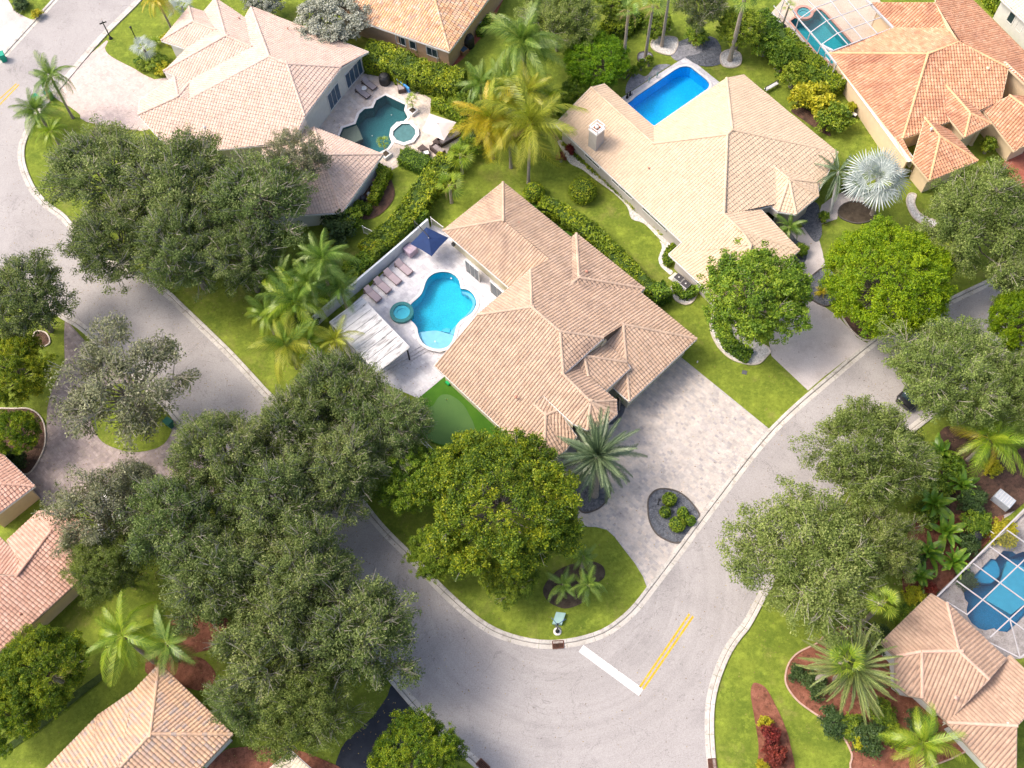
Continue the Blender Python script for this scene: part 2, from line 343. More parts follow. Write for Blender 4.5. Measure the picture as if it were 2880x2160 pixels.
def kerb(path, side, nm='kerb', every=2.4):
    """pale concrete gutter and rounded kerb, cast in sections with joints between"""
    root = bpy.data.objects.new(nm, None); COL.objects.link(root); root['kind'] = 'structure'
    L = [0.0]
    for i in range(1, len(path)): L.append(L[-1] + (path[i] - path[i - 1]).length)
    def pt(s):
        s = max(0, min(L[-1] - 1e-4, s)); i = int(np.searchsorted(L, s, 'right')) - 1; t = (s - L[i]) / max(1e-6, L[i + 1] - L[i]); return path[i].lerp(path[i + 1], t)
    base = MB(); s = 0.0
    prof = [(-.04, .0), (-.04, .062), (.32, .055), (.335, .035), (.375, .035), (.39, .10), (.44, .13), (.66, .13), (.70, .115), (.70, 0)]
    fl = [.0, 0, 0, 1, 1, 1, 0, 0, 0, 0]
    while s < L[-1] - .5:
        e = min(s + every, L[-1]); b = MB(); n = 3; V = []
        for k in range(n + 1):
            q = s + .012 + (e - s - .024) * k / n; p = pt(q); t = (pt(q + .3) - pt(q - .3)).normalized(); nx = Vector((t.y, -t.x, 0)) * side
            for (o, z) in prof: V.append(p + nx * o + Vector((0, 0, z)))
        P = len(prof); F = []
        for k in range(n):
            for j in range(P - 1):
                f = (k * P + j, k * P + j + 1, (k + 1) * P + j + 1, (k + 1) * P + j); F.append(f if side > 0 else f[::-1])
        V2 = [tuple(v) for v in V]; me = bpy.data.meshes.new('kerb_section'); me.from_pydata(V2, [], F); me.materials.append(m_kerb); me.materials.append(m_groove)
        for i, f in enumerate(me.polygons): f.material_index = 1 if 3 <= (i % (P - 1)) <= 3 else 0
        me.update(); link('kerb_section', me, root); s = e
    return root
def subpath(path, p0, p1):
    i = min(range(len(path)), key=lambda k: (path[k] - p0).length); j = min(range(len(path)), key=lambda k: (path[k] - p1).length)
    return path[min(i, j):max(i, j) + 1]
kerb(subpath(road_pts, at('1', 980, -140), at('S', 3000, 730)), -1)
kerb(subpath(road_b, at('S', 2990, 950), at('9', 210, 1900)), -1)
kerb(subpath(road_c, at('8', 1150, 1950), at('4', -200, -60)), -1)
kerb(subpath(road_c, at('1', -200, 660), at('1', 520, -160)), -1)
# painted lines
def strip(name, a, b, wd, z, mat):
    d = (b - a).normalized(); n = Vector((-d.y, d.x, 0)) * wd / 2
    return sheet(name, [a + n, b + n, b - n, a - n], z, mat)
strip('stop_line', at('8', 1553, 885), at('8', 1942, 1170), .68, .056, m_wpaint)
strip('yellow_line', at('8', 1934, 1136), at('9', 44, 662), .17, .056, m_ypaint)
strip('yellow_line', at('8', 1955, 1150), at('9', 68, 676), .17, .056, m_ypaint)
strip('yellow_line', at('1', -10, 690), at('1', 125, 550), .16, .056, m_ypaint)
strip('yellow_line', at('1', -30, 670), at('1', 108, 545), .16, .056, m_ypaint)

def pave(name, poly, z, ang, rowh, lens, mat, matb, holes=(), n_obj=0, h=.02, gap=.006, seed=1, bond='rand', jit=.0015, piece='paver'):
    """a bed sheet and separate stones on it: the nearest n_obj as objects, the others joined"""
    root = sheet(name, poly, z, matb, holes)
    rnd = random.Random(seed); ca, sa = math.cos(ang), math.sin(ang)
    U = [(p[0] * ca + p[1] * sa, -p[0] * sa + p[1] * ca) for p in poly]
    u0, u1 = min(p[0] for p in U), max(p[0] for p in U); v0, v1 = min(p[1] for p in U), max(p[1] for p in U)
    S = []; v = v0; r = 0
    while v < v1:
        u = u0 - rnd.random() * .6
        while u < u1:
            l = rnd.choice(lens); ok = True; cs = []
            for a, b in ((u + gap, v + gap), (u + l - gap, v + gap), (u + l - gap, v + rowh - gap), (u + gap, v + rowh - gap)):
                X, Y = a * ca - b * sa, a * sa + b * ca; cs.append((X, Y))
            mx, my = (cs[0][0] + cs[2][0]) / 2, (cs[0][1] + cs[2][1]) / 2
            if inside(mx, my, poly) and not any(inside(mx, my, hh) for hh in holes):
                if all(inside(c[0], c[1], poly) for c in cs) and not any(inside(c[0], c[1], hh) for hh in holes for c in cs): S.append((cs, mx, my, l))
            u += l
        v += rowh
    S.sort(key=lambda t: (Vector((t[1], t[2], 0)) - Vector(CP)).length)
    meshes = {}
    for cs, mx, my, l in S[:n_obj]:
        if l not in meshes:
            b = MB(); b.box((0, 0, 0), (l - 2 * gap, rowh - 2 * gap, h)); me = bpy.data.meshes.new(piece); me.from_pydata(b.V, [], b.F); me.materials.append(mat); meshes[l] = me
        o = bpy.data.objects.new(piece, meshes[l]); COL.objects.link(o); o.parent = root; o.location = (mx, my, z + h / 2 + rnd.uniform(-jit, jit)); o.rotation_euler = (0, 0, ang)
    rest = S[n_obj:]
    if rest:
        n = len(rest); V = np.zeros((n, 8, 3)); vv = np.zeros(n)
        for i, (cs, mx, my, l) in enumerate(rest):
            t = z + h + rnd.uniform(-jit, jit)
            for k in range(4): V[i, k] = (*cs[k], z); V[i, 4 + k] = (*cs[k], t)
            vv[i] = rnd.random()
        q = np.array([(4, 5, 6, 7), (0, 1, 5, 4), (1, 2, 6, 5), (2, 3, 7, 6), (3, 0, 4, 7)])
        F = (np.arange(n)[:, None, None] * 8 + q[None]).reshape(-1, 4)
        o = link(piece + '_field', mesh_np(piece + '_field', V.reshape(-1, 3), F, [mat], np.repeat(vv, 5)), root); o['kind'] = 'stuff'
    return root
def edging(poly, mat, name='bed_edging', wd=.12, h=.10, closed=True, parent=None):
    b = MB(); a = offset_line(poly, -wd / 2, closed); c = offset_line(poly, wd / 2, closed); n = len(poly)
    for i in range(n if closed else n - 1):
        j = (i + 1) % n
        V = [(a[i].x, a[i].y, 0), (a[j].x, a[j].y, 0), (c[j].x, c[j].y, 0), (c[i].x, c[i].y, 0), (a[i].x, a[i].y, h), (a[j].x, a[j].y, h), (c[j].x, c[j].y, h), (c[i].x, c[i].y, h)]
        b.add(V, [(4, 5, 6, 7), (0, 1, 5, 4), (2, 3, 7, 6)])
    o = b.build(name, mat, parent); o['kind'] = 'structure'; return o
ANG = math.atan2(*(lambda d: (d.y, d.x))(at('S', 1603.6, 666.6, 3) - at('S', 1414.8, 512.6, 3)))
drive = px('D:700,900 1900,468; 6:0,665 275,888 562,1122; 6:332,1432 172,1650; 8:2210,225 2062,440 2010,502 1982,495 1955,420 1900,330 1830,240 1770,160 1720,115 1650,97 1540,95; 0:1240,1060 1200,1000; C:1900,1500; D:700,1200')
pave('paver_driveway', drive, .02, ANG + .05, .23, [.23, .34, .34, .46], m_pave, m_pavb, n_obj=300, seed=3)
patio_up = px('E:1545,330 1760,420; S:1440,815 1440,850 1400,900; 5:740,560 640,625 560,597 530,574 380,665 230,750; S:990,1020 925,905; E:470,1395 650,1235 1130,715 1210,655 1540,345', PATZ)
patio_lo = px('5:230,750 380,665 530,574 560,597 640,625 740,560 780,640 662,792 505,925 220,800', .02)
b = MB(); b.prism(patio_up, 0.0, .255)
V0 = b.F[-1]; b.F = b.F[:-1]; b.v = b.v[:-1]
sk = b.build('terrace_edge', m_patb); sk['kind'] = 'structure'
pave('pool_patio', patio_up, .26, ANG, .42, [.42, .62], m_patio, m_patb, [pool1], n_obj=300, seed=5, gap=.004, piece='patio_slab')
pave('lower_patio', patio_lo, .01, ANG, .42, [.42, .62], m_patio, m_patb, seed=6, gap=.004, piece='patio_slab')
st = bpy.data.objects.new('patio_steps', None); COL.objects.link(st); st['kind'] = 'structure'
a0, a1 = at('5', 235, 752, .1), at('5', 538, 578, .1)
for k in range(2):
    dn_ = Vector(((a1 - a0).normalized().y, -(a1 - a0).normalized().x, 0)); hgt = .19 - .09 * k; b = MB()
    b.beam(a0 + dn_ * (.17 + .36 * k) + Vector((0, 0, hgt / 2 - .1)), a1 + dn_ * (.17 + .36 * k) + Vector((0, 0, hgt / 2 - .1)), .36, hgt); b.build('step', m_patb, st)

# house one: pink driveway, pool terrace; neighbours' drives
pave('pink_driveway', smooth(px('1:690,262 680,310 700,350 760,390 870,445 1000,515 1150,500 1200,640 1100,760 930,850 560,790 520,745 450,690 380,650 340,600 395,525'), True, 2), .02, ANG + .2, .24, [.24, .36], m_pink, m_pinkb, seed=8)
h1_pat = px('2:-200,500 60,470 180,480 300,510 400,560 500,590 582,640 575,735 640,760 760,860 800,890 700,960 662,1055 600,1062 380,960 372,1075 320,1105 200,1080 -300,900', .02)
pave('travertine_terrace', h1_pat, .01, ANG - .05, .42, [.42, .62], m_tan, m_tanb, [pool2], seed=9, gap=.004, piece='terrace_slab')
sheet('white_driveway', px('1:-300,-200 60,-20 72,30 95,65 160,105 238,132 0,392 -300,700'), .016, m_conc)
edge_isl = smooth(px('1:62,-60 75,35 100,70 160,108 240,132 300,80 370,0 420,-60'), True, 2)
sheet('verge', edge_isl, .02, m_grass)
sheet('concrete_driveway', px('6:575,648 812,872 912,785 1025,698 1135,615 1215,575 1130,530 1010,395 905,320 780,215 650,330 560,560'), .02, m_conc)
sheet('entrance_path', smooth(px('3:1170,1275 1090,1220 980,1270 900,1330 880,1400 940,1440 700,1490 690,1530 780,1620; 6:790,80 740,0 800,160 925,62 905,-30; 3:880,1540 830,1480 930,1440 1000,1420 1010,1370 1060,1330 1180,1310'), True, 1), .02, m_conc)
h5_drive = smooth(px('4:420,420 560,560 1090,1000 1130,1060 1300,1200 1400,1500 1250,1680; 7:900,150 640,100 500,-100; 4:300,1620 170,1420 250,1330 300,1180 305,1000 350,830 420,690'), True, 2)
pave('brown_paver_driveway', h5_drive, .02, ANG, .26, [.26, .39], m_brown, m_brownb, seed=11)
sheet('island_lawn', smooth(px('4:575,1010 600,930 680,870 800,820 950,860 1040,960 1120,1080 1060,1220 900,1270 760,1250 640,1180', .05)), .06, m_grass)
sheet('asphalt_driveway', smooth(px('8:335,1115 300,1190 200,1330 70,1450 0,1530 -40,1700 120,1720 400,1560 585,1375 460,1240'), True, 2), .02, m_black)
sheet('red_driveway', px('3:2060,1060 2110,1140 2240,1260 2500,1300 2500,900 2212,960 2170,985'), .02, m_redpath)
sheet('brick_path', px('2:170,230 350,275 470,370 640,425 720,440 790,380 900,250 960,180 1050,0 1150,-200 980,-200 940,0 860,190 700,380 400,290'), .02, m_redpath)
sheet('far_concrete', px('3:2060,-40 2330,220 2400,160 2200,-60'), .02, m_conc)
sheet('side_path', px('9:1980,100 2120,20 2212,-60; 6:2212,1560 2212,1290 2100,1400 2060,1470 2150,1540 2000,1640'), .02, m_deckg)
# house three pool terrace
deck3 = px('F:680,715 1525,170 1950,510 2060,460 2100,620 1150,1160 1060,1100', .02)
pave('white_stone_terrace', deck3, .01, ANG, .42, [.42, .62], m_patio, m_patb, [pool3], seed=12, gap=.004, piece='coping_slab')
deck4 = px('T:48,160 230,-60 1300,-260 1650,360 1300,700 800,1080 700,960', .02)
sheet('pool_deck', deck4, .02, m_deck, [pool4])
deck5 = px('G:840,850 1400,300 1731,-10 2100,-380 2300,1300 1690,1490 1200,1500', .02)
sheet('pool_deck', deck5, .02, m_deckg, [pool5])
# planting beds
_bz = [.055]
def bed(name, s, mat, em=None, wd=.12, n=4, h=.1):
    _bz[0] += .0008; z = _bz[0]; p = smooth(px(s), True, n); o = sheet(name, p, z, mat)
    if em: edging(p, em, wd=wd, h=z + .06, parent=o)
    return p
bed('mulch_bed', '9:930,790 870,850 750,910 690,975 665,1060 675,1130 740,1220 830,1290 950,1370 1040,1460 1095,1570 1115,1680 1500,1680 1900,1500 1700,1340 1400,1120 1340,900 1200,760 1050,740', m_mulch, m_edge)
bed('mulch_bed', '9:455,1112 500,1115 545,1150 600,1250 655,1370 695,1500 715,1700 505,1700 490,1500 458,1300 440,1180', m_mulch)
bed('mulch_bed', '4:90,990 200,995 275,1060 297,1180 270,1290 180,1415 60,1360 -60,1200 -60,1010', m_mulchb, m_edgew)
bed('mulch_bed', '4:235,490 217,530 235,570 280,588 325,560 300,500', m_mulchb, m_edgew)
bed('mulch_bed', '7:960,930 945,980 955,1050 1100,1100 1320,1160 1400,1060 1330,960 1250,920 1500,880 1540,960 1450,650 1250,650 1100,720 1120,850', m_mulch)
bed('mulch_bed', '7:1440,1560 1560,1525 1850,1530 2060,1590 2200,1700 1380,1700', m_mulch)
bed('mulch_bed', '9:1420,380 1450,180 1500,40 1600,-60 1950,-10 2080,60 1800,380 1620,540 1450,560', m_mulch)
bed('mulch_bed', '6:1650,1180 1750,1100 1950,1150 2100,1300 2212,1250 2212,1600 1900,1700 1600,1560', m_mulchb)
bed('gravel_oval', 'S:1826,1398 1822,1430 1828,1470 1850,1505 1895,1527 1925,1520 1945,1490 1967,1457 1955,1428 1925,1395 1890,1378 1850,1377', m_dgrav, m_edged)
bed('gravel_bed', '5:1560,1420 1650,1440 1730,1460 1745,1530 1700,1610 1640,1650 1560,1660 1500,1560', m_dgrav, m_edged)
bed('gravel_bed', 'D:1060,980 1180,1070 1180,1180 1120,1290 1040,1350 950,1350 900,1200', m_dgrav)
bed('gravel_bed', '8:1310,490 1330,570 1400,615 1470,625 1560,590 1590,540 1640,470 1700,430 1705,370 1660,330 1560,320 1400,380', m_soil)
bed('white_gravel_path', '2:1400,920 1440,990 1480,1060 1560,1100 1650,1170 1760,1250 1850,1340 1880,1420 1960,1450 2050,1540 2110,1600; B:1360,170 1390,260 1345,400 1370,500 1440,570 1500,615 1530,570 1460,520 1420,430 1430,330 1560,240 1640,210; 2:2130,1560 2090,1500 2000,1420 1930,1390 1900,1340 1790,1230 1650,1120 1520,1010 1440,920', m_wgrav, n=3)
bed('white_gravel_path', 'B:1490,800 1530,900 1600,965 1700,1000 1790,960 1850,830 1720,880 1640,850 1560,760', m_wgrav, m_edgew)
bed('white_gravel_ring', '6:205,365 180,430 185,500 230,590 310,665 410,700 490,700 545,650 560,600 400,500 300,380', m_wgrav, m_edgew)
bed('dark_gravel_bed', '3:-60,300 60,240 190,240 240,290 250,340 248,415 120,430 0,362', m_dgrav)
bed('dark_gravel_bed', 'F:735,640 760,520 860,400 1000,440 1130,300 1310,290 1230,350 790,640', m_ggrav)
bed('grey_gravel_bed', 'F:1310,150 1400,60 1560,30 1700,0 1720,120 1600,170 1530,175 1400,240', m_ggrav)
bed('dark_gravel_bed', '3:790,1310 870,1320 890,1400 900,1520 860,1570 800,1500 740,1400', m_dgrav)
bed('dark_gravel_bed', '6:780,210 925,70 1000,160 1000,270 910,325', m_dgrav, m_edged)
bed('dark_gravel_bed', '3:690,1510 740,1560 800,1600 790,1700 700,1660', m_dgrav)
bed('dark_gravel_bed', '3:1015,1350 1080,1310 1170,1320 1240,1370 1240,1420 1130,1450 1020,1410', m_soil, m_edged)
bed('gravel_disc', 'F:890,190 910,140 980,125 1060,140 1080,190 1060,240 980,270 910,245', m_ggrav, m_edged)
bed('white_gravel_disc', 'F:1070,60 1080,-20 1200,-70 1380,-60 1410,20 1380,110 1310,165 1150,125', m_wgrav, m_edgew)
bed('gravel_disc', 'F:600,400 640,345 710,335 770,360 785,410 750,455 680,465 620,445', m_dgrav, m_edged)
bed('white_gravel_disc', '3:243,385 255,345 310,325 365,345 380,385 365,425 310,440 260,425', m_wgrav, m_edgew)
bed('white_gravel_strip', '3:1465,1260 1450,1310 1480,1390 1530,1440 1610,1475 1650,1440 1540,1390 1500,1320 1510,1265', m_wgrav, m_edgew)
bed('white_gravel_strip', 'T:40,170 330,500 560,770 740,970 780,1060 700,1120 560,960 330,600 100,300', m_wgrav)
bed('mulch_bed', '2:60,1330 200,1150 260,1090 330,1180 340,1290 240,1400 130,1420', m_mulchb)
bed('mulch_bed', '6:1040,380 1060,440 1120,510 1200,550 1350,500 1300,380 1150,330', m_mulchb, m_edgew)
bed('mulch_bed', '3:700,720 780,780 900,860 960,880 900,780 780,700', m_mulchb)
bed('dark_grass_strip', '7:0,1540 200,1400 450,1190 700,1010 740,1030 500,1220 240,1430 0,1590', M_grass('dark_grass', (.04, .07, .02), (.07, .10, .03), (.10, .09, .06)), n=1)  # narrow strip of grass in darker greens than the lawn
turf = px('C:80,925 410,650 700,900; 5:1140,1160; S:1500,1290 1330,1290 1180,1230 1130,1160', .02)
sheet('artificial_turf', turf, .10, m_turf)
sheet('putting_green', smooth(px('C:40,1200 110,1120 190,1065 270,1020 320,940 370,890 430,878 500,892 600,955 680,1040 740,1150 790,1250 820,1400 700,1500 350,1520 100,1350')), .115, m_green)
sheet('artificial_turf', px('A:1330,400 1440,480 1900,820 1850,870 1700,760 1400,520', .02), .105, m_turf)

# ---------------------------------------------------------------- houses
ROOFS = {
 'main': dict(v={'a1':(0.23,64.08,3.01),'a2':(-5.91,58.7,2.91),'a3':(0.04,58.45,4.46),'a4':(4.24,53.65,4.46),'a5':(0.17,51.81,2.92),'a6':(6.43,57.03,3.04),'a6b':(12.91,49.92,3.02),'a7':(7.05,57.43,3),'a8':(6.77,51.33,4.65),'a9':(12.96,50.77,3.01),'a10':(10.75,48.91,2.99),'wr':(4.59,49.51,4.64),'wv':(4.91,55.55,3),'m1':(2.3,52.06,5.33),'m2':(-2.81,47.57,5.27),'m3':(2.14,47.29,6.58),'m4':(4.51,44.65,6.56),'m5':(8.38,44.31,5.56),'m6':(4.55,40.92,5.49),'l1':(-6.96,43.79,3.04),'g1':(10.38,46.02,4.74),'g2':(17.15,45.08,3.03),'g4':(10.37,39.14,2.96),'g5':(8.63,44.61,4.01),'g6':(10.02,39.5,2.98),'g7':(8.39,41.39,3.03),'x0':(2.71,39.33,4.54),'x1':(3.88,38.05,4.34),'e1':(6.54,42.79,5.22),'e2':(10.65,41.93,4.04),'e3':(8.26,39.84,4.05),'e4':(6.79,40.95,4.72),'e5':(5.72,42.12,4.83),'ex':(10.37,42.43,4.22),'f2':(6.73,38.15,5.4),'o1':(9.03,38.54,4.56),'o2':(8.96,37.22,4.57),'o3':(8.06,36.43,4.59),'o4':(6.27,35.88,4.59),'o5':(5.06,36.6,4.54),'o6':(2.71,39.37,4.58),'s0':(1.8,38.82,4.16),'s1':(2.8,37.72,4.14),'S':(2.36,33.26,2.85),'E1':(4.26,34.72,2.98),'E2':(5.39,35.81,3.44)},
   f={'wingNW':['a1','a2','a3'],'wingSW':['a2','a5','a4','a3'],'NE':['a1','a3','a4','m1','m3','m4','m5','g1','g2','a6b','a6'],'wNE':['a7','a8','a9'],'wNW':['a7','wv','wr','a8'],'wSE':['a8','wr','a10','a9'],'mNW':['m1','m2','m3'],'SW':['m3','m2','l1','S','s1','s0','o6','o5','f2','m6','m4'],'mSE':['m4','m6','m5'],'gSE':['g1','g4','g2'],'gSW':['g1','g5','g7','g6','g4'],'eSW':['e1','e5','e4'],'eSE':['e1','e4','e3','e2','ex'],'eNE':['e1','ex','g5'],'sNE':['s0','s1','x1','x0'],'s3a':['s1','E2','x1'],'fNE':['m6','f2','o1','e4','e5'],'x1':['f2','o2','o1'],'x2':['f2','o3','o2'],'x3':['f2','o4','o3'],'x4':['f2','o5','o4'],'s1a':['s1','S','E1'],'s2a':['s1','E1','E2'],'cr':['m5','g5','g1']}),
 'h1': dict(v={'E':(-13.53,82.79,2.74),'N':(-26.7,90.23,3.01),'v10':(-23.35,79.66,5.97),'v12':(-21.46,78.57,5.9),'v14':(-16.08,79.11,4.43),'v15':(-19.7,72.85,4.35),'v16':(-20.98,70.31,3.4),'Wc':(-33.51,70.49,2.36),'w2':(-37.46,75.18,3.31),'w3':(-33.13,76.57,4.14),'v11':(-32.07,76.15,4.05),'v8':(-32.45,79.62,3.03),'n2':(-27.22,88.37,3.19),'v7':(-35.52,81.35,3.01),'v4':(-28.5,84.04,4.91),'k':(-25.63,82.32,4.81),'v5':(-30.8,91.91,2.99),'u':(-31.96,89.87,2.99),'w0':(-34.34,80.69,2.85),'w9':(-37.75,77.65,2.79),'q0':(-33.6,90.63,3.06),'q1':(-36.2,85.79,3.08),'q2':(-32.54,87.21,4.14),'q3':(-33.17,84.14,3.2),'q4':(-29.88,85.7,4.2)},
   f={'NE':['N','v10','v12','v14','E'],'SE':['v12','v15','v14'],'SW':['v12','v10','v11','w3','w2','Wc','v16','v15'],'NW':['N','n2','k','v8','v11','v10'],'SW2':['v4','v7','v8','k'],'NW2':['v5','u','q4','q3','v7','v4'],'NE2':['v5','v4','k','n2'],'wNW':['w9','w2','w3','w0'],'qNW':['q0','q1','q2'],'qSW':['q2','q1','q3','q4'],'qNE':['q0','q2','q4','u'],'cA':['w0','w3','v8'],'cB':['w3','v11','v8']}),
 'h1b': dict(v={'N':(-19.05,72.67,2.77),'E':(-11.85,68.63,2.78),'ap':(-17.72,67.72,4.28),'S':(-15.96,61.96,2.33),'ap2':(-23.65,64.89,4.12),'Wc':(-27.02,61.31,3.18),'X':(-24.41,70.99,2.45)},
   f={'NE':['N','ap','E'],'SE':['ap','S','E'],'SWf':['ap','ap2','Wc','S'],'NW':['N','X','ap2','ap']}),
 'h3': dict(v={'t1':(5.93,71.2,2.95),'t2':(9.81,74.32,4.6),'t2r':(11.34,75.32,3.91),'t3':(15.4,66.57,4.59),'t4':(15.85,69.29,3.85),'t5':(24.08,75.23,3.85),'t6':(26.17,76.35,2.98),'t7':(33.82,65.09,3.44),'t8':(22.96,66.31,6.3),'t9':(22.4,65.79,6.31),'t10':(21.22,57.7,4.41),'p1':(17.16,55.77,2.96),'vv':(20.83,55.32,3.83),'t11':(22.67,55.57,4.45),'u1':(15.8,54.83,2.43),'u2':(23.31,54.17,4.17),'u3':(20.89,47.58,2.78),'u4':(28.13,54.05,3.09),'n1':(25.04,58.92,3.42),'E1':(30.99,60.43,3)},
   f={'SW':['t1','p1','vv','t10','t9','t3','t2'],'pNE':['t2','t3','t4','t2r'],'pNW':['t3','t9','t8','t5','t4'],'NE':['t5','t8','t7','t6'],'SE':['t9','t10','n1','E1','t7','t8'],'gNE':['t10','t11','u4','n1'],'gNW':['u1','u2','t11','t10','vv','p1'],'gSW':['u1','u3','u2'],'gSE':['u2','u3','u4','t11']}),
 'h3b': dict(v={'a':(25.67,64.64,4.44),'b':(28.11,61.42,4.41),'c':(25.16,60.44,3.27),'d':(26.81,58.51,3.27),'e':(28.44,57.99,3.34),'g':(31.01,60.08,3.27),'h':(31.2,61.59,3.36),'i':(30.35,63.22,3.29)},
   f={'W':['a','c','d','b'],'S':['b','d','e'],'SE':['b','e','g'],'E':['b','g','h'],'NE':['a','b','h','i']}),
 'h4': dict(v={'W':(35.67,78.95,2.71),'c1':(43.07,81.83,2.94),'c2':(41.48,85.4,3.2),'y':(49.18,79.82,4.46),'ap0':(47.45,83.28,4.74),'r1':(48.37,77.27,5),'r2':(44.89,76.01,4.91),'N0':(52.37,85.24,3.05),'NE1':(56.85,75.37,3.11),'r3':(52.79,73.87,4.54),'r4':(54.87,70.18,4.34),'S0':(41.39,64.24,2.63),'S1':(40.94,66.93,2.75),'b1':(49.44,69.6,3.38),'b2':(51.54,70.44,3.64),'N1':(49.38,88.23,3),'R0':(48.77,87.45,3.75)},
   f={'SWf':['W','S0','S1','r2'],'NWp':['W','r2','r1','y','c1'],'NW2':['c1','y','ap0','c2'],'NE':['N0','R0','ap0','r1','r3','r4','NE1'],'SE':['r2','S1','b1','b2','r3','r1']}),
 'h4b': dict(v={'a':(46.16,72.61,4),'b':(47.79,68.66,4.01),'c':(45.32,70.3,3.38),'d':(46.87,66.22,3.33),'e':(49.88,67.75,3.38),'g':(48.17,71,3.51)},
   f={'W':['a','c','d','b'],'S':['b','d','e'],'NE':['a','b','e','g']}),
 'h4c': dict(v={'a':(43.06,68.2,4.16),'b':(44.01,65.84,4.13),'c':(41.25,64.02,2.91),'d':(42.35,61.42,2.9),'e':(47.63,63.51,2.95),'g':(45.75,67.16,3.24)},
   f={'W':['a','c','d','b'],'S':['b','d','e'],'NE':['a','b','e','g']}),
 'h4d': dict(v={'a':(52.25,70.58,4.11),'b':(53.4,69.16,4.01),'c':(49.66,69.76,3.13),'d':(51.81,64.76,2.53),'e':(54.52,65.94,3.49),'g':(56.22,71.01,2.86)},
   f={'W':['a','c','d','b'],'S':['b','d','e'],'NE':['a','b','e','g']}),
 'h2': dict(v={'S':(-4.73,81.61,3.28),'Wc':(-17.65,89.07,2.72),'E':(2.32,93.56,3.01),'r':(-5.99,87.57,4.76),'r2':(-10.34,91.89,4.93)},
   f={'SW':['Wc','S','r','r2'],'SE':['S','E','r']}),
 'h5': dict(v={'E':(-34.68,27.9,2.72),'S':(-43.11,19.23,3.04),'ap':(-39.29,29.77,4.04),'k':(-41.62,25.88,4.08),'k2':(-43.92,25.93,4.35),'N':(-38.45,31.61,3.56),'N2':(-41.3,31.88,2.88),'m':(-43.63,29.4,2.83),'v1':(-41.71,27.23,3.82)},
   f={'SE':['E','ap','k','k2','S'],'NE':['E','N','ap'],'NW':['N','N2','m','v1','k','ap']}),
 'h5b': dict(v={'a':(-45.28,30.57,2.7),'b':(-42.38,28.02,3.13),'c':(-41.98,27.41,3.27),'d':(-41.84,26.06,3.81),'e':(-44.16,26.15,3.94)},
   f={'NE':['a','b','c','d','e']}),
 'h5c': dict(v={'a':(-47.54,39.52,3.01),'b':(-41.94,34.19,3),'c':(-46.09,34.35,4.06),'d':(-45.96,30.75,2.99)},
   f={'NE':['a','c','b'],'SE':['c','d','b']}),
 'h6': dict(v={'N':(-29.41,18.23,3.07),'E':(-23.15,12.53,3.01),'ap':(-28.99,12.64,4.62),'a':(-31.2,16.28,3.05),'b':(-33.86,14.57,2.87),'W':(-37.58,10.58,2.96),'r2':(-31.06,10.29,4.64),'S':(-25.64,9.95,3.04),'sb':(-33.68,10.44,4.01)},
   f={'NE':['N','ap','E'],'NW':['N','a','r2','ap'],'SE':['ap','r2','S','E'],'NW2':['a','b','sb','r2'],'NW3':['b','W','sb']}),
 'h7': dict(v={'N':(32.99,20.45,2.9),'n2':(33.89,19.53,3.34),'E':(37.6,14.96,3.03),'a':(33.52,15.51,4.33),'b':(30.78,15.69,4.02),'W':(28.04,16.71,3.07),'W2':(28.86,15.54,3.5),'W3':(28.58,13.48,2.88),'c':(30.38,12.37,3.01),'c0':(29.47,12.62,2.85),'S':(31.94,10.52,2.77),'e':(35.39,13.3,4.09)},
   f={'NE':['n2','a','e','E'],'NW':['N','W','W2','b','a','n2'],'Wf':['b','W2','W3','c0'],'W5':['b','c0','c'],'SW':['a','b','c','S','e']}),
 'h7b': dict(v={'N':(38.13,15.29,2.66),'W':(31.86,10.46,2.97),'ap':(36.59,9.81,4.03),'ap2':(39.08,11.63,3.95),'E':(39.52,12.64,3.61),'S':(34.5,6.72,2.77),'q':(36.06,6.6,3.13)},
   f={'NW':['N','W','ap','ap2','E'],'SW':['W','S','q','ap']}),
 'h9': dict(v={'a':(-20.19,9.85,2.82),'b':(-18.63,11.12,2.8),'c':(-17,9.69,2.78),'d':(-18.62,9.65,2.37)},
   f={'l':['a','d','b'],'r':['b','d','c']}),
 'h8': dict(v={'a':(55.24,85.46,3.19),'b':(58.2,79.19,3.21),'c':(60.45,83.65,4.7),'d':(58.49,87.97,4.7)},
   f={'l':['a','b','c','d']}),
}
m_white = M_plain('white_trim', (.78, .75, .72), .5, .05)
m_dirtyw = M_plain('weathered_white', (.62, .60, .58), .7, .15, 2)
m_sheath = M_plain('roof_underlay', (.10, .075, .06), .9)
def roofmat(nm, cols, **k): return M_pieces('roof_tile_' + nm, cols, **k)
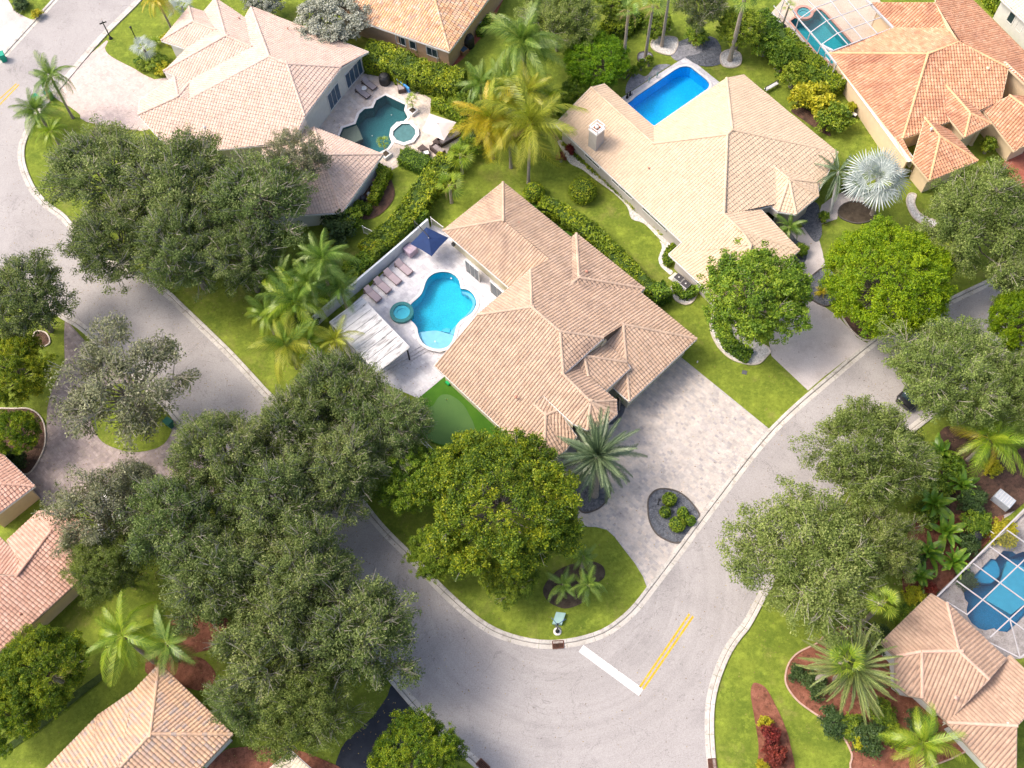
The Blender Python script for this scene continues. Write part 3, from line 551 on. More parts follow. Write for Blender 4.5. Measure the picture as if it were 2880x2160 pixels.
RM = {
 'main': roofmat('salmon', [(.50, .35, .245), (.54, .38, .27), (.47, .325, .23), (.525, .375, .275), (.49, .35, .255)], stain=(.15, .10, .09), s_sc=.20, s_lo=.53, s_hi=.78, grime=.22),
 'h1': roofmat('pale_pink', [(.62, .465, .375), (.67, .51, .42), (.59, .43, .35), (.645, .49, .405), (.625, .465, .36)], grime=.12),
 'h3': roofmat('sand', [(.62, .465, .32), (.655, .495, .35), (.60, .445, .31), (.635, .48, .335)], grime=.10),
 'h4': roofmat('orange', [(.56, .285, .16), (.62, .335, .20), (.52, .25, .14), (.66, .38, .24), (.58, .305, .18)], stain=(.30, .12, .08), s_sc=.25, grime=.2),
 'h2': roofmat('mixed_clay', [(.66, .40, .22), (.74, .50, .32), (.56, .30, .17), (.66, .48, .36), (.74, .44, .22), (.50, .34, .28)], grime=.15),
 'h5': roofmat('rose', [(.56, .33, .24), (.62, .39, .30), (.51, .29, .21), (.58, .36, .27)], grime=.15),
 'h6': roofmat('buff_mixed', [(.58, .38, .25), (.64, .43, .28), (.42, .33, .29), (.62, .40, .26), (.57, .37, .25), (.50, .35, .27)], grime=.12),
 'h7': roofmat('brown_clay', [(.46, .31, .22), (.50, .34, .245), (.42, .28, .20), (.48, .32, .23)], stain=(.30, .19, .14), s_sc=.3, grime=.15),
 'h9': roofmat('cream', [(.66, .56, .42), (.70, .60, .46)], grime=.1),
 'cap_main': roofmat('salmon_cap', [(.52, .375, .275), (.55, .40, .29), (.49, .35, .26)], grime=.15),
 'cap_h4': roofmat('orange_cap', [(.78, .46, .25), (.74, .42, .22)], grime=.15),
 'cap_h7': roofmat('pale_cap', [(.66, .44, .34), (.62, .40, .30)], grime=.15),
}
def tile_profile(bumpy):
    if bumpy > .04: return [(0, 0), (.045, -.004), (.10, bumpy * .75), (.165, bumpy), (.23, bumpy * .75), (.285, -.002)]
    return [(0, 0), (.02, bumpy * .6), (.10, bumpy), (.20, bumpy), (.27, bumpy * .6), (.285, -.015)]
TW, TL = .30, .40
def tile_mesh_raw(prof):
    """one tile: u across, v up the slope, w off the roof; its lower edge stands proud of the tile below"""
    P = len(prof); V = []
    for (x, hh) in prof: V.append((x + .0075, -.03, hh + .062))
    for (x, hh) in prof: V.append((x + .0075, TL, hh + .008))
    for (x, hh) in prof: V.append((x + .0075, -.03, max(-.01, hh - .02)))
    F = [(i, i + 1, P + i + 1, P + i) for i in range(P - 1)] + [(2 * P + i, 2 * P + i + 1, i + 1, i) for i in range(P - 1)]
    F += [(0, P, 2 * P, 2 * P), (P - 1, 3 * P - 1, 2 * P - 1, 2 * P - 1)]
    return np.array(V), np.array(F)
def build_roof(house, rv, rf, mat, capm, bumpy, n_obj=300, caps=True, roofname='roof', trim=None):
    root = bpy.data.objects.new(roofname, None); COL.objects.link(root); root.parent = house; root.matrix_parent_inverse = parent_inv(house)
    P = {k: Vector(v) for k, v in rv.items()}
    prof = tile_profile(bumpy); tV, tF = tile_mesh_raw(prof); rnd = random.Random(len(rv))
    tF4 = [tuple(f) if f[2] != f[3] else tuple(f[:3]) for f in tF]
    allV = []; allF = []; allv = []; singles = []; base = MB(); edges = {}
    for fn, names in rf.items():
        pts = [P[n] for n in names]; c = sum(pts, Vector()) / len(pts)
        Q = np.array([tuple(p - c) for p in pts]); n = np.linalg.svd(Q)[2][2]; n = Vector(n)
        if n.z < 0: n = -n
        up = (Vector((0, 0, 1)) - n * n.z)
        up = up.normalized() if up.length > 1e-4 else Vector((0, 1, 0))
        u = up.cross(n).normalized()
        pl = [((p - c).dot(u), (p - c).dot(up)) for p in pts]
        ar = sum(pl[i][0] * pl[(i + 1) % len(pl)][1] - pl[(i + 1) % len(pl)][0] * pl[i][1] for i in range(len(pl)))
        order = list(range(len(pts))) if ar > 0 else list(range(len(pts)))[::-1]
        names2 = [names[i] for i in order]; pl2 = [pl[i] for i in order]
        for i in range(len(names2)): edges.setdefault(frozenset((names2[i], names2[(i + 1) % len(names2)])), []).append((fn, n, c, names2[i], names2[(i + 1) % len(names2)]))
        tri = tessellate_polygon([[Vector((a, b, 0)) for a, b in pl2]])
        base.add([P[nm] - n * (P[nm] - c).dot(n) - n * .03 for nm in names2], [t if (Vector((*pl2[t[1]], 0)) - Vector((*pl2[t[0]], 0))).cross(Vector((*pl2[t[2]], 0)) - Vector((*pl2[t[0]], 0))).z > 0 else t[::-1] for t in tri])
        M = Matrix(((u.x, up.x, n.x, c.x), (u.y, up.y, n.y, c.y), (u.z, up.z, n.z, c.z), (0, 0, 0, 1)))
        v0 = min(p[1] for p in pl2); u0 = min(p[0] for p in pl2); u1 = max(p[0] for p in pl2); v1 = max(p[1] for p in pl2)
        cells = {}
        for i in range(int((u1 - u0) / TW) + 2):
            for j in range(int((v1 - v0) / TL) + 2):
                x, y = u0 - .1 + i * TW, v0 - .03 + j * TL
                cor = [(x, y), (x + TW, y), (x + TW, y + TL), (x, y + TL)]
                k = [inside(a, b, pl2) for a, b in cor]
                if all(k) and inside(x + TW / 2, y + TL / 2, pl2): cells[(i, j)] = (x, y, 2)
                else: cells[(i, j)] = (x, y, 1)
        for (x, y, kk) in cells.values():
            if kk == 2: singles.append((M, x, y, (M @ Vector((x + .15, y + .2, 0)) - Vector(CP)).length))
        edge_cells = [(x, y) for (x, y, kk) in cells.values() if kk == 1]
        for t in tri:
            T = [Vector((*pl2[i], 0)) for i in t]
            if (T[1] - T[0]).cross(T[2] - T[0]).z < 0: T = T[::-1]
            if (T[1] - T[0]).cross(T[2] - T[0]).z < .02: continue
            bu0, bu1 = min(p.x for p in T), max(p.x for p in T); bv0, bv1 = min(p.y for p in T), max(p.y for p in T)
            def far(x, y):
                for k in range(3):
                    a, b = T[k], T[(k + 1) % 3]; d = (b - a).normalized(); nx, ny = -d.y, d.x
                    if max((px_ - a.x) * nx + (py_ - a.y) * ny for px_ in (x, x + TW) for py_ in (y - .03, y + TL)) < 0: return True
                return False
            L = [(x, y) for x, y in edge_cells if x + TW > bu0 and x < bu1 and y + TL > bv0 and y - .03 < bv1 and not far(x, y)]
            if not L: continue
            bm = bmesh.new(); la = bm.faces.layers.float.new('v')
            for x, y in L:
                vs = [bm.verts.new((x + a[0], y + a[1], a[2])) for a in tV]; r = rnd.random()
                for f in tF4:
                    ff = bm.faces.new([vs[i] for i in f]); ff[la] = r
            for k in range(3):
                a, b = T[k], T[(k + 1) % 3]; d = (b - a).normalized()
                bmesh.ops.bisect_plane(bm, geom=bm.verts[:] + bm.edges[:] + bm.faces[:], plane_co=a, plane_no=(d.y, -d.x, 0), clear_outer=True)
            n0 = len(allV); bm.verts.index_update()
            for v in bm.verts: allV.append(M @ v.co)
            for f in bm.faces: allF.append(tuple(v.index + n0 for v in f.verts)); allv.append(f[la])
            bm.free()
    singles.sort(key=lambda s: s[3])
    for (M, x, y, d) in singles[n_obj:]:
        n0 = len(allV); r = rnd.random()
        for a in tV: allV.append(M @ Vector((x + a[0], y + a[1], a[2])))
        for f in tF4: allF.append(tuple(i + n0 for i in f)); allv.append(r)
    tm = bpy.data.meshes.new('roof_tile'); tm.from_pydata([tuple(v) for v in tV], [], tF4); tm.materials.append(mat)
    inv = parent_inv(root)
    for (M, x, y, d) in singles[:n_obj]:
        o = bpy.data.objects.new('roof_tile', tm); COL.objects.link(o); o.parent = root; o.matrix_parent_inverse = inv
        o.matrix_basis = M @ Matrix.Translation((x, y, 0))
    me = bpy.data.meshes.new('roof_tiles'); me.from_pydata([tuple(v) for v in allV], [], allF)
    a = me.attributes.new('v', 'FLOAT', 'FACE'); a.data.foreach_set('value', np.array(allv, np.float32)); me.materials.append(mat); me.update()
    o = link('roof_tiles', me, root); o['kind'] = 'stuff'
    base.build('roof_underlay', m_sheath, root)
    # ridge and hip caps, fascia boards
    capV = []; k = 7
    for zz, r in ((0, .145), (.43, .125)):
        for i in range(k): a = math.pi * i / (k - 1); capV.append((zz, -math.cos(a) * r, math.sin(a) * r * .75))
    capF = [(i, i + 1, k + i + 1, k + i)[::-1] for i in range(k - 1)] + [tuple(range(k))]
    cm = bpy.data.meshes.new('ridge_cap'); cm.from_pydata(capV, [], capF); cm.materials.append(capm)
    fb = MB(); free = []
    for key, L in edges.items():
        if len(L) == 2:
            (f1, n1, c1, a, b), (f2, n2, c2, _, _) = L; A, B = P[a], P[b]
            if n1.dot(c2 - A) > .02 or n2.dot(c1 - A) > .02: continue      # a valley
            if abs(n1.dot(n2)) > .9995: continue
            if A.z > B.z: A, B = B, A
            d = (B - A).normalized(); nn = (n1 + n2).normalized(); s = nn.cross(d).normalized(); nn = d.cross(s); L_ = (B - A).length; t = 0.0
            while t < L_ - .1:
                M = Matrix(((d.x, s.x, nn.x, 0), (d.y, s.y, nn.y, 0), (d.z, s.z, nn.z, 0), (0, 0, 0, 1))); M.translation = A + d * t + nn * .045
                if caps:
                    o = bpy.data.objects.new('ridge_cap', cm); COL.objects.link(o); o.parent = root; o.matrix_parent_inverse = inv; o.matrix_basis = M
                t += .38
        elif len(L) == 1:
            f1, n1, c1, a, b = L[0]; free.append((a, b, n1))
    out = {a: b for a, b, n in free}
    for a, b, n in free:
        A, B = P[a], P[b]; d = (B - A); h = Vector((d.x, d.y, 0)).normalized(); o_ = Vector((h.y, -h.x, 0))
        fb.beam(A + o_ * .03 - Vector((0, 0, .10)), B + o_ * .03 - Vector((0, 0, .10)), .05, .20)
    fb.build('fascia', trim or m_white, root)
    return root, P, free, out
def build_walls(house, P, free, mat, polys, inset=.55, drop=.06, name='wall'):
    """each wall its own panel set in from the eave, from the ground to the soffit"""
    E = [(a, b) for a, b, n in free]; st = {a: (a, b) for a, b in E}; en = {b: (a, b) for a, b in E}; sof = MB()
    def dr(e): d = P[e[1]] - P[e[0]]; d.z = 0; return d.normalized()
    def miter(p, d0, d1):
        n0 = Vector((-d0.y, d0.x, 0)); n1 = Vector((-d1.y, d1.x, 0)); m = n0 + n1
        return p + (m / max(.5, m.dot(m) / 2) if m.length > .3 else n1) * inset
    for a, b in E:
        d = dr((a, b)); L = (P[b] - P[a]).length; o_ = Vector((d.y, -d.x, 0)); mid = (P[a] + P[b]) / 2 + o_ * .35
        if any(inside(mid.x, mid.y, pl) for pl in polys):
            A_, B_ = P[a] - o_ * .05, P[b] - o_ * .05; w = MB(); w.beam(A_ - Vector((0, 0, .65)), B_ - Vector((0, 0, .65)), .04, .9); w.build(name, mat, house); continue
        A_ = miter(P[a], dr(en[a]), d) if a in en else P[a] - o_ * inset; B_ = miter(P[b], d, dr(st[b])) if b in st else P[b] - o_ * inset
        if (B_ - A_).dot(d) < .2: continue
        vv = _R @ (np.array(mid) - CP); sx, sy = 1440 + FPX * vv[0] / vv[2], 1080 + FPX * vv[1] / vv[2]
        if (sx < -20 or sx > 2900 or sy < -20 or sy > 2140) and max(P[a].z, P[b].z) > 3.4: continue
        q = -o_ * .10; w = MB(); za, zb = P[a].z, P[b].z
        V = [(A_.x, A_.y, 0), (B_.x, B_.y, 0), (B_.x, B_.y, zb - drop), (A_.x, A_.y, za - drop)]; V2 = [(p[0] + q.x, p[1] + q.y, p[2]) for p in V]
        w.add(V + V2, [(0, 1, 2, 3), (5, 4, 7, 6), (3, 2, 6, 7), (1, 0, 4, 5), (0, 3, 7, 4), (2, 1, 5, 6)]); w.build(name, mat, house)
        sof.add([(P[a].x, P[a].y, za - .10), (P[b].x, P[b].y, zb - .10), (B_.x, B_.y, zb - .10), (A_.x, A_.y, za - .10)], [(3, 2, 1, 0)])
    sof.build('soffit', m_white, house)
m_wcream = M_plain('cream_stucco', (.62, .56, .40), .85, .06, 2, bs=.1)
m_wwhite = M_plain('white_stucco', (.68, .66, .62), .85, .06, 2, bs=.1)
m_wtan = M_plain('tan_stucco', (.50, .33, .21), .85, .08, 2, bs=.1)
m_wgrey = M_plain('greige_stucco', (.46, .42, .38), .85, .06, 2, bs=.1)
m_wsand = M_plain('sand_stucco', (.72, .55, .36), .85, .05, 2, bs=.1)
m_glass = M_glass('dark_window_glass'); m_glassb = M_glass('bluish_glass', (.05, .10, .16))
HS = {}
m_ttrim = M_plain('tan_fascia', (.46, .34, .26), .7, .08)
def house(key, label, mat, bumpy, wallm, capm=None, trim=None, extra=(), n_obj=300):
    allp = [Vector(v) for v in ROOFS[key]['v'].values()]; c = sum(allp, Vector()) / len(allp); c.z = 0
    t = thing('house', c, label, 'house'); polys = [[ROOFS[k2]['v'][n_][:2] for n_ in fc] for k2 in (key,) + tuple(extra) for fc in ROOFS[k2]['f'].values()]
    for kk in (key,) + tuple(extra):
        r, P, free, out = build_roof(t, ROOFS[kk]['v'], ROOFS[kk]['f'], RM[mat], RM.get(capm or mat, RM[mat]), bumpy, n_obj if kk == key else 60, trim=trim, roofname='roof' if kk == key else 'porch_roof')
        build_walls(t, P, free, wallm, polys)
        HS[kk] = (t, P)
    return t
H_MAIN = house('main', 'house with stained salmon tile roof beside the turquoise free-form pool and paver forecourt', 'main', .06, m_wcream, 'cap_main')
H_1 = house('h1', 'large house with pale pink tile roof beside the dark blue pool with octagonal spa', 'h1', .035, m_wwhite, extra=('h1b',))
H_3 = house('h3', 'house with sand coloured tile roof and grey chimney wrapped round the bright blue rectangular pool', 'h3', .03, m_wgrey, extra=('h3b',))
H_4 = house('h4', 'house with bright orange barrel tile roof next to the screened pool with round spa', 'h4', .065, m_wsand, 'cap_h4', trim=m_wsand, extra=('h4b', 'h4c', 'h4d'))
H_2 = house('h2', 'tan house with mottled orange tile roof and three white framed windows behind the long hedge', 'h2', .06, m_wtan)
H_5 = house('h5', 'house with rose tile roof half hidden under the oaks at the frame edge', 'h5', .05, m_wsand, trim=m_ttrim, extra=('h5b',))
H_5c = house('h5c', 'small rose tiled roof corner beside the brown mulch bed', 'h5', .05, m_wsand)
H_6 = house('h6', 'house with buff and grey mottled tile hip roof below the bright palm', 'h6', .065, m_wwhite, trim=m_ttrim)
H_7 = house('h7', 'house with brown clay tile roof beside the deep blue screened pool', 'h7', .05, m_wwhite, 'cap_h7', trim=m_ttrim, extra=('h7b',))
H_9 = house('h9', 'small cream roof tip rising from the red mulch at the frame edge', 'h9', .02, m_wcream)
H_8 = house('h8', 'pale building with two windows behind the clipped hedge in the far corner', 'h9', .02, m_wwhite)

def window(par, A, B, sill, head, out, nm='window', panes=1, frame=m_white, glass=m_glass, prj=.05):
    """window standing on the wall from ground line A to B, between sill and head heights"""
    A = Vector((A.x, A.y, 0)); B = Vector((B.x, B.y, 0)); d = (B - A).normalized(); f = MB(); fw = .09; o = Vector(out).normalized() * prj
    a0, a1, b0, b1 = [p + Vector((0, 0, z)) + o for p, z in ((A, sill), (A, head), (B, sill), (B, head))]
    for p, q in ((a0, b0), (a1, b1), (a0, a1), (b0, b1)): f.beam(p, q, .10, fw)
    for k in range(1, panes): m = a0.lerp(b0, k / panes); f.beam(m, m + Vector((0, 0, head - sill)), .06, .05)
    fr = f.build(nm, frame, par)
    for k in range(panes):
        p, q = a0.lerp(b0, k / panes), a0.lerp(b0, (k + 1) / panes); g = MB(); g.beam((p + q) / 2 + d * (-(q - p).length / 2 + .04) + Vector((0, 0, (head - sill) / 2)), (p + q) / 2 + d * ((q - p).length / 2 - .04) + Vector((0, 0, (head - sill) / 2)), .03, head - sill - .08)
        g.build('pane', glass, fr)
    return fr
def wall_line(hk, a, b, inset=.55):
    P = HS[hk][1]; A, B = P[a].copy(), P[b].copy(); A.z = B.z = 0; d = (B - A).normalized(); n = Vector((-d.y, d.x, 0)); return A + n * inset, B + n * inset, d, -n
def windows_on(hk, a, b, spans, sill, head, **k):
    A, B, d, o = wall_line(hk, a, b)
    P = HS[hk][1]; cc = sum(P.values(), Vector()) / len(P)
    if (cc - (A + B) / 2).dot(o) > 0:
        o = -o; n = o; A -= 0 * n
        P0, P1 = P[a].copy(), P[b].copy(); P0.z = P1.z = 0; A, B = P0 - o * .55, P1 - o * .55
    for s, e, pn in spans: window(HS[hk][0], A + (B - A) * s, A + (B - A) * e, sill, head, o, panes=pn, **k)
windows_on('h2', 'Wc', 'S', [(.52, .60, 2), (.635, .69, 1), (.78, .87, 2)], 1.0, 2.2, glass=m_glass)
windows_on('h3', 't1', 'p1', [(.22, .34, 2), (.44, .60, 3), (.68, .86, 3)], 1.5, 2.5)
windows_on('h3', 'u1', 'u3', [(.32, .50, 1), (.55, .95, 3)], 1.2, 2.5)
windows_on('h4', 'W', 'S0', [(.60, .70, 3), (.92, .98, 2)], .9, 2.3, glass=M_plain('glass_block', (.55, .60, .60), .2, .2, 8))
windows_on('h1', 'v15', 'v14', [(.62, .92, 3)], .3, 2.6, glass=m_glassb)
windows_on('h1', 'v14', 'E', [(.15, .8, 4)], .3, 2.4, glass=m_glassb)
windows_on('main', 'a5', 'a2', [(.02, .22, 2), (.4, .6, 3)], .2, 2.3)
windows_on('main', 'l1', 'S', [(.12, .2, 2), (.35, .43, 2)], 1.0, 2.2)
windows_on('h8', 'a', 'b', [(.3, .42, 1), (.5, .62, 1)], 1.2, 2.5)
# roof vents
def vent(hk, k, x, y, z, mat, r=.10, hgt=.28):
    p = at(k, x, y, z); b = MB(); b.lathe(p - Vector((0, 0, .15)), [(r * .7, 0), (r * .7, hgt), (r * 1.25, hgt), (r * 1.25, hgt + .06), (r * .5, hgt + .14)], 10); b.build('roof_vent', mat, HS[hk][0])
m_vent = M_plain('terracotta_vent', (.50, .24, .17), .8, .2)
for a in (('A', 1195, 690, 3.9), ('A', 1630, 1080, 3.9), ('B', 415, 580, 4.2), ('5', 1170, 300, 5.4), ('5', 1395, 378, 5.2), ('5', 1132, 915, 4.4)): vent('main', *a, m_vent, .12)
vent('main', 'B', 575, 1155, 4.6, m_dirtyw, .12)
for a in (('1', 1865, 185, 3.8), ('1', 1712, 430, 4.8), ('1', 1550, 120, 3.6), ('1', 2130, 560, 4.0)): vent('h1', *a, m_vent, .07, .2)
vent('h1', '1', 1328, 830, 4.2, m_dirtyw, .12)
for a in (('F', 1910, 1545, 4.9), ('F', 1035, 1630, 4.0), ('3', 320, 1295, 4.2)): vent('h3', *a, m_vent, .07, .2)
vent('h4', '3', 1975, 448, 4.4, m_wsand, .16); vent('h4', '3', 1610, 840, 4.3, m_dirtyw, .12)
vent('h5', '7', 138, 662, 4.0, m_vent, .1); vent('h7', '9', 1768, 1205, 4.0, m_edge, .14)
# house three chimney
ch = bpy.data.objects.new('chimney', None); COL.objects.link(ch); ch.parent = H_3; ch.matrix_parent_inverse = parent_inv(H_3)
cx = (at('F', 260, 1130, 5.6) + at('F', 465, 1130, 5.6)) / 2; ca = ANG
wx = 1.15
b = MB(); b.box((cx.x, cx.y, 4.1), (wx * .9, wx, 3.2), ca); b.build('stack', m_wgrey, ch)
b = MB(); b.box((cx.x, cx.y, 5.72), (wx * .9 + .14, wx + .14, .18), ca); b.build('cornice', m_white, ch)
Rz = Matrix.Rotation(ca, 3, 'Z'); b = MB(); c5 = Vector((cx.x, cx.y, 0))
for sx in (-1, 1):
    for sy in (-1, 1): p = c5 + Rz @ Vector((sx * wx * .45, sy * wx * .48, 5.8)); b.beam(p, p + Vector((0, 0, .45)), .09)
for a_, b_ in (((-1, -1), (1, -1)), ((1, -1), (1, 1)), ((1, 1), (-1, 1)), ((-1, 1), (-1, -1))):
    p, q = [c5 + Rz @ Vector((s[0] * wx * .45, s[1] * wx * .48, 6.25)) for s in (a_, b_)]; b.beam(p, q, .09)
b.build('cap_frame', m_white, ch)
b = MB(); b.box((cx.x, cx.y, 5.83), (wx * .6, wx * .7, .04), ca); b.build('rusty_tray', M_plain('rust', (.38, .11, .03), .9, .3, 6), ch)
b = MB(); b.lathe((cx.x, cx.y, 5.85), [(.16, 0), (.16, .22), (.2, .22), (.12, .3)], 14); b.build('flue', m_dirtyw, ch)
b = MB(); q = at('D', 1195, 1018, 2.0); q2 = at('3', 580, 1450, 0)
for p in ((at('3', 590, 1440, .0), .16, 3.2), (at('3', 1880, 930, 0), .2, 3.2)):
    pass
b = MB(); b.lathe(at('3', 588, 1448, 0), [(.2, 0), (.16, .1), (.15, 3.1), (.2, 3.2)], 14); b.build('column', m_white, H_3)
b = MB(); b.lathe(at('3', 1868, 935, 0), [(.24, 0), (.19, .1), (.17, 3.1), (.24, 3.2)], 14); b.build('column', m_wsand, H_4)

# ---------------------------------------------------------------- vegetation
LF = {
 'oak': M_leaf('oak_leaves', [(0, (.065, .10, .025)), (.4, (.165, .215, .065)), (.75, (.275, .32, .105)), (1, (.41, .42, .19))], .3, .65, .2),
 'oakw': M_leaf('olive_oak_leaves', [(0, (.09, .13, .025)), (.4, (.20, .25, .06)), (.75, (.31, .36, .10)), (1, (.45, .46, .18))], .3, .65, .2),
 'oakg': M_leaf('grey_oak_leaves', [(0, (.11, .12, .06)), (.5, (.24, .245, .135)), (1, (.40, .39, .25))], .22, .65, .2),
 'bright': M_leaf('bright_leaves', [(0, (.035, .085, .006)), (.45, (.13, .21, .010)), (.8, (.28, .34, .015)), (1, (.48, .46, .02))], .28),
 'poin': M_leaf('poinciana_leaves', [(0, (.04, .11, .003)), (.5, (.16, .28, .005)), (1, (.38, .48, .008))], .28),
 'mid': M_leaf('mid_green_leaves', [(0, (.04, .09, .008)), (.5, (.15, .235, .016)), (1, (.36, .42, .03))], .22),
 'hedge': M_leaf('hedge_leaves', [(0, (.07, .12, .008)), (.5, (.21, .29, .016)), (.85, (.38, .43, .02)), (1, (.58, .52, .04))], .22),
 'yel': M_leaf('yellow_croton_leaves', [(0, (.16, .18, .01)), (.5, (.42, .40, .02)), (1, (.65, .50, .03))], .22),
 'red': M_leaf('crimson_leaves', [(0, (.08, .012, .012)), (.6, (.22, .035, .03)), (1, (.45, .07, .05))], .15),
 'silver': M_leaf('silver_leaves', [(0, (.14, .15, .11)), (.5, (.32, .33, .26)), (1, (.52, .52, .44))], .12),
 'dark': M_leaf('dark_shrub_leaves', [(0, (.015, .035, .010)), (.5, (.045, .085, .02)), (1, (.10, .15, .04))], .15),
}
m_bark = M_plain('grey_bark', (.26, .23, .19), .9, .25, 3, bs=.5)
m_twig = M_plain('pale_twigs', (.40, .36, .29), .85, .2, 4)
m_palmbark = M_plain('palm_bark', (.33, .28, .23), .9, .2, 6, bs=.4)
m_core = M_plain('shrub_core', (.04, .075, .012), 1.0, .2, 4)
def quads(C_, size, rng, up=.35, asp=.5, N=None):
    """leaf rhombs around centres C_ with random directions, leaning along N if given"""
    n = len(C_); a = rng.normal(size=(n, 3)); a /= np.linalg.norm(a, axis=1)[:, None]
    nn = rng.normal(size=(n, 3)) + (N * 1.2 if N is not None else 0); nn[:, 2] += up * 2; nn /= np.linalg.norm(nn, axis=1)[:, None]
    a -= nn * (a * nn).sum(1)[:, None]; a /= np.linalg.norm(a, axis=1)[:, None]; b = np.cross(nn, a)
    s = size * (.65 + .7 * rng.random((n, 1))); a = a * s; b = b * s * asp
    V = np.stack([C_ - a, C_ - b, C_ + a, C_ + b], 1).reshape(-1, 3); return V, np.arange(4 * n).reshape(-1, 4)
def fbm_dir(d, seed):
    return sum(noise.noise(Vector(d) * f + Vector((seed * 7.3, seed, 0))) / f for f in (1.6, 3.2)) 
def crown_mesh(name, mat, seed, R=5.0, H=3.3, nclump=420, leaves=48, lsize=.15, cr=.6, lobes=26, lobe_r=.34, rough=.35, vs=(.5, .22), fill=.3, low=-.25, asp=.5):
    """leaf clumps spread over lobes of an uneven dome; returns mesh and clump centres"""
    rng = np.random.default_rng(seed); rnd = random.Random(seed); L = []
    ga = math.pi * (3 - math.sqrt(5)); lb = []
    for i in range(lobes):
        z = 1 - (i + .5) / lobes * (1 - low); r = math.sqrt(max(0, 1 - z * z)); t = ga * i + rnd.random() * .5
        d = Vector((r * math.cos(t), r * math.sin(t), z)); k = 1 - lobe_r + rough * fbm_dir(d, seed) + rnd.uniform(-.06, .06)
        L.append((d * k, lobe_r * rnd.uniform(.75, 1.25))); lb.append(rnd.uniform(-.5, .5))
    C_ = []; Nn = []; br = []
    for i in range(nclump):
        li = rnd.randrange(len(L)); c, lr = L[li]; d = Vector((rnd.gauss(0, 1), rnd.gauss(0, 1), rnd.gauss(.25, 1))).normalized()
        q = c + d * lr * (rnd.random() ** .35 if rnd.random() > fill else rnd.random())
        if q.z < low - .15: continue
        C_.append((q.x * R, q.y * R, q.z * H)); Nn.append(tuple((d * .7 + c.normalized() * .5))); br.append(.5 + lb[li] * .75 + rnd.uniform(-.3, .3))
    C_ = np.array(C_); Nn = np.array(Nn); br = np.array(br); n = len(C_)
    cc = np.repeat(C_, leaves, 0); nn = np.repeat(Nn, leaves, 0); off = rng.normal(size=cc.shape); off /= np.linalg.norm(off, axis=1)[:, None]
    off *= (rng.random((len(cc), 1)) ** .45) * cr * np.array([1, 1, .62]); off += nn * .1
    V, F = quads(cc + off, lsize, rng, .3, asp, nn * .5)
    vv = np.clip(vs[0] + vs[1] * rng.normal(size=len(cc)) * .7 + (np.repeat(br, leaves) - .5) * vs[1] * 1.6, 0, 1)
    return mesh_np(name, V, F, [mat], vv), C_, L
def branch_mesh(name, seed, C_, L, R, H, trunk_h, tr=.28, twigs=True, tip=1.0, mats=None, ntw=260, tw=.035):
    rnd = random.Random(seed); b = MB(); V0 = Vector((0, 0, -trunk_h)); fork = Vector((rnd.uniform(-.3, .3), rnd.uniform(-.3, .3), -trunk_h * .45 if trunk_h > 3 else -trunk_h * .5))
    b.tube([V0, V0.lerp(fork, .5) + Vector((.08, .05, 0)), fork], [tr * 1.25, tr, tr * .9], 8, False); S = MB()
    heads = []
    for c, lr in L:
        q = Vector((c.x * R, c.y * R, c.z * H)) * .82; m = fork.lerp(q, .5) + Vector((rnd.uniform(-.4, .4), rnd.uniform(-.4, .4), -.5)); b.tube([fork, m, q], [tr * .45, tr * .28, tr * .12], 5, False); heads.append(q)
    if twigs:
        idx = list(range(len(C_))); rnd.shuffle(idx)
        for i in idx[:ntw]:
            c = Vector(C_[i]); h = min(heads, key=lambda p: (p - c).length_squared); e = c + (c - h).normalized() * rnd.uniform(.1, .5) * tip + Vector((rnd.uniform(-.3, .3), rnd.uniform(-.3, .3), rnd.uniform(.2, .55)))
            m = h.lerp(e, .5) + Vector([rnd.uniform(-.25, .25) for _ in range(3)]); S.tube([h, m, e], [tw, tw * .65, tw * .3], 3, False)
            e2 = m + (e - m) * .7 + Vector([rnd.uniform(-.5, .5) for _ in range(3)]); S.tube([m, e2], [tw * .55, tw * .25], 3, False)
    n = len(b.V); V = b.V + S.V; F = b.F + [tuple(i + n for i in f) for f in S.F]
    me = bpy.data.meshes.new(name); me.from_pydata(V, [], F); me.materials.append(m_bark); me.materials.append(m_twig)
    for i in range(len(b.F), len(F)): me.polygons[i].material_index = 1
    me.update(); return me
KIND = {}
def make_kind(key, mat, n, trunk=5.0, br={}, **k):
    out = []
    for i in range(n):
        cm, C_, L = crown_mesh('crown', LF[mat], hash(key) % 1 + i * 13 + len(key) * 101 + ord(key[0]), **k)
        R, H = k.get('R', 5.0), k.get('H', 3.3)
        out.append((cm, branch_mesh('trunk', i + 5, C_, L, R, H, trunk, **br), R, H, trunk))
    KIND[key] = out
make_kind('oak', 'oak', 4, R=5, H=3.4, nclump=700, leaves=66, lsize=.092, cr=.56, lobes=30, lobe_r=.30, rough=.62, vs=(.47, .30), br=dict(ntw=460, tw=.05, tip=1.5))
make_kind('oaks', 'oakg', 2, R=5, H=3.2, nclump=330, leaves=50, lsize=.10, cr=.60, lobes=26, lobe_r=.30, rough=.5, vs=(.45, .28), fill=.6, br=dict(ntw=420, tw=.048))
make_kind('oakl', 'oakw', 2, R=6.5, H=3.8, nclump=1150, leaves=60, lsize=.10, cr=.58, lobes=40, lobe_r=.27, rough=.7, vs=(.44, .26), br=dict(ntw=460, tw=.04, tip=1.1))
make_kind('bright', 'bright', 2, R=7, H=4.2, nclump=1900, leaves=54, lsize=.10, cr=.42, lobes=60, lobe_r=.20, rough=.3, vs=(.52, .36), fill=.1, br=dict(twigs=True, ntw=60))
make_kind('medium', 'mid', 2, R=5, H=3.8, nclump=700, leaves=60, lsize=.115, cr=.44, lobes=30, lobe_r=.27, rough=.4, vs=(.55, .28), fill=.15, br=dict(twigs=True, ntw=60))
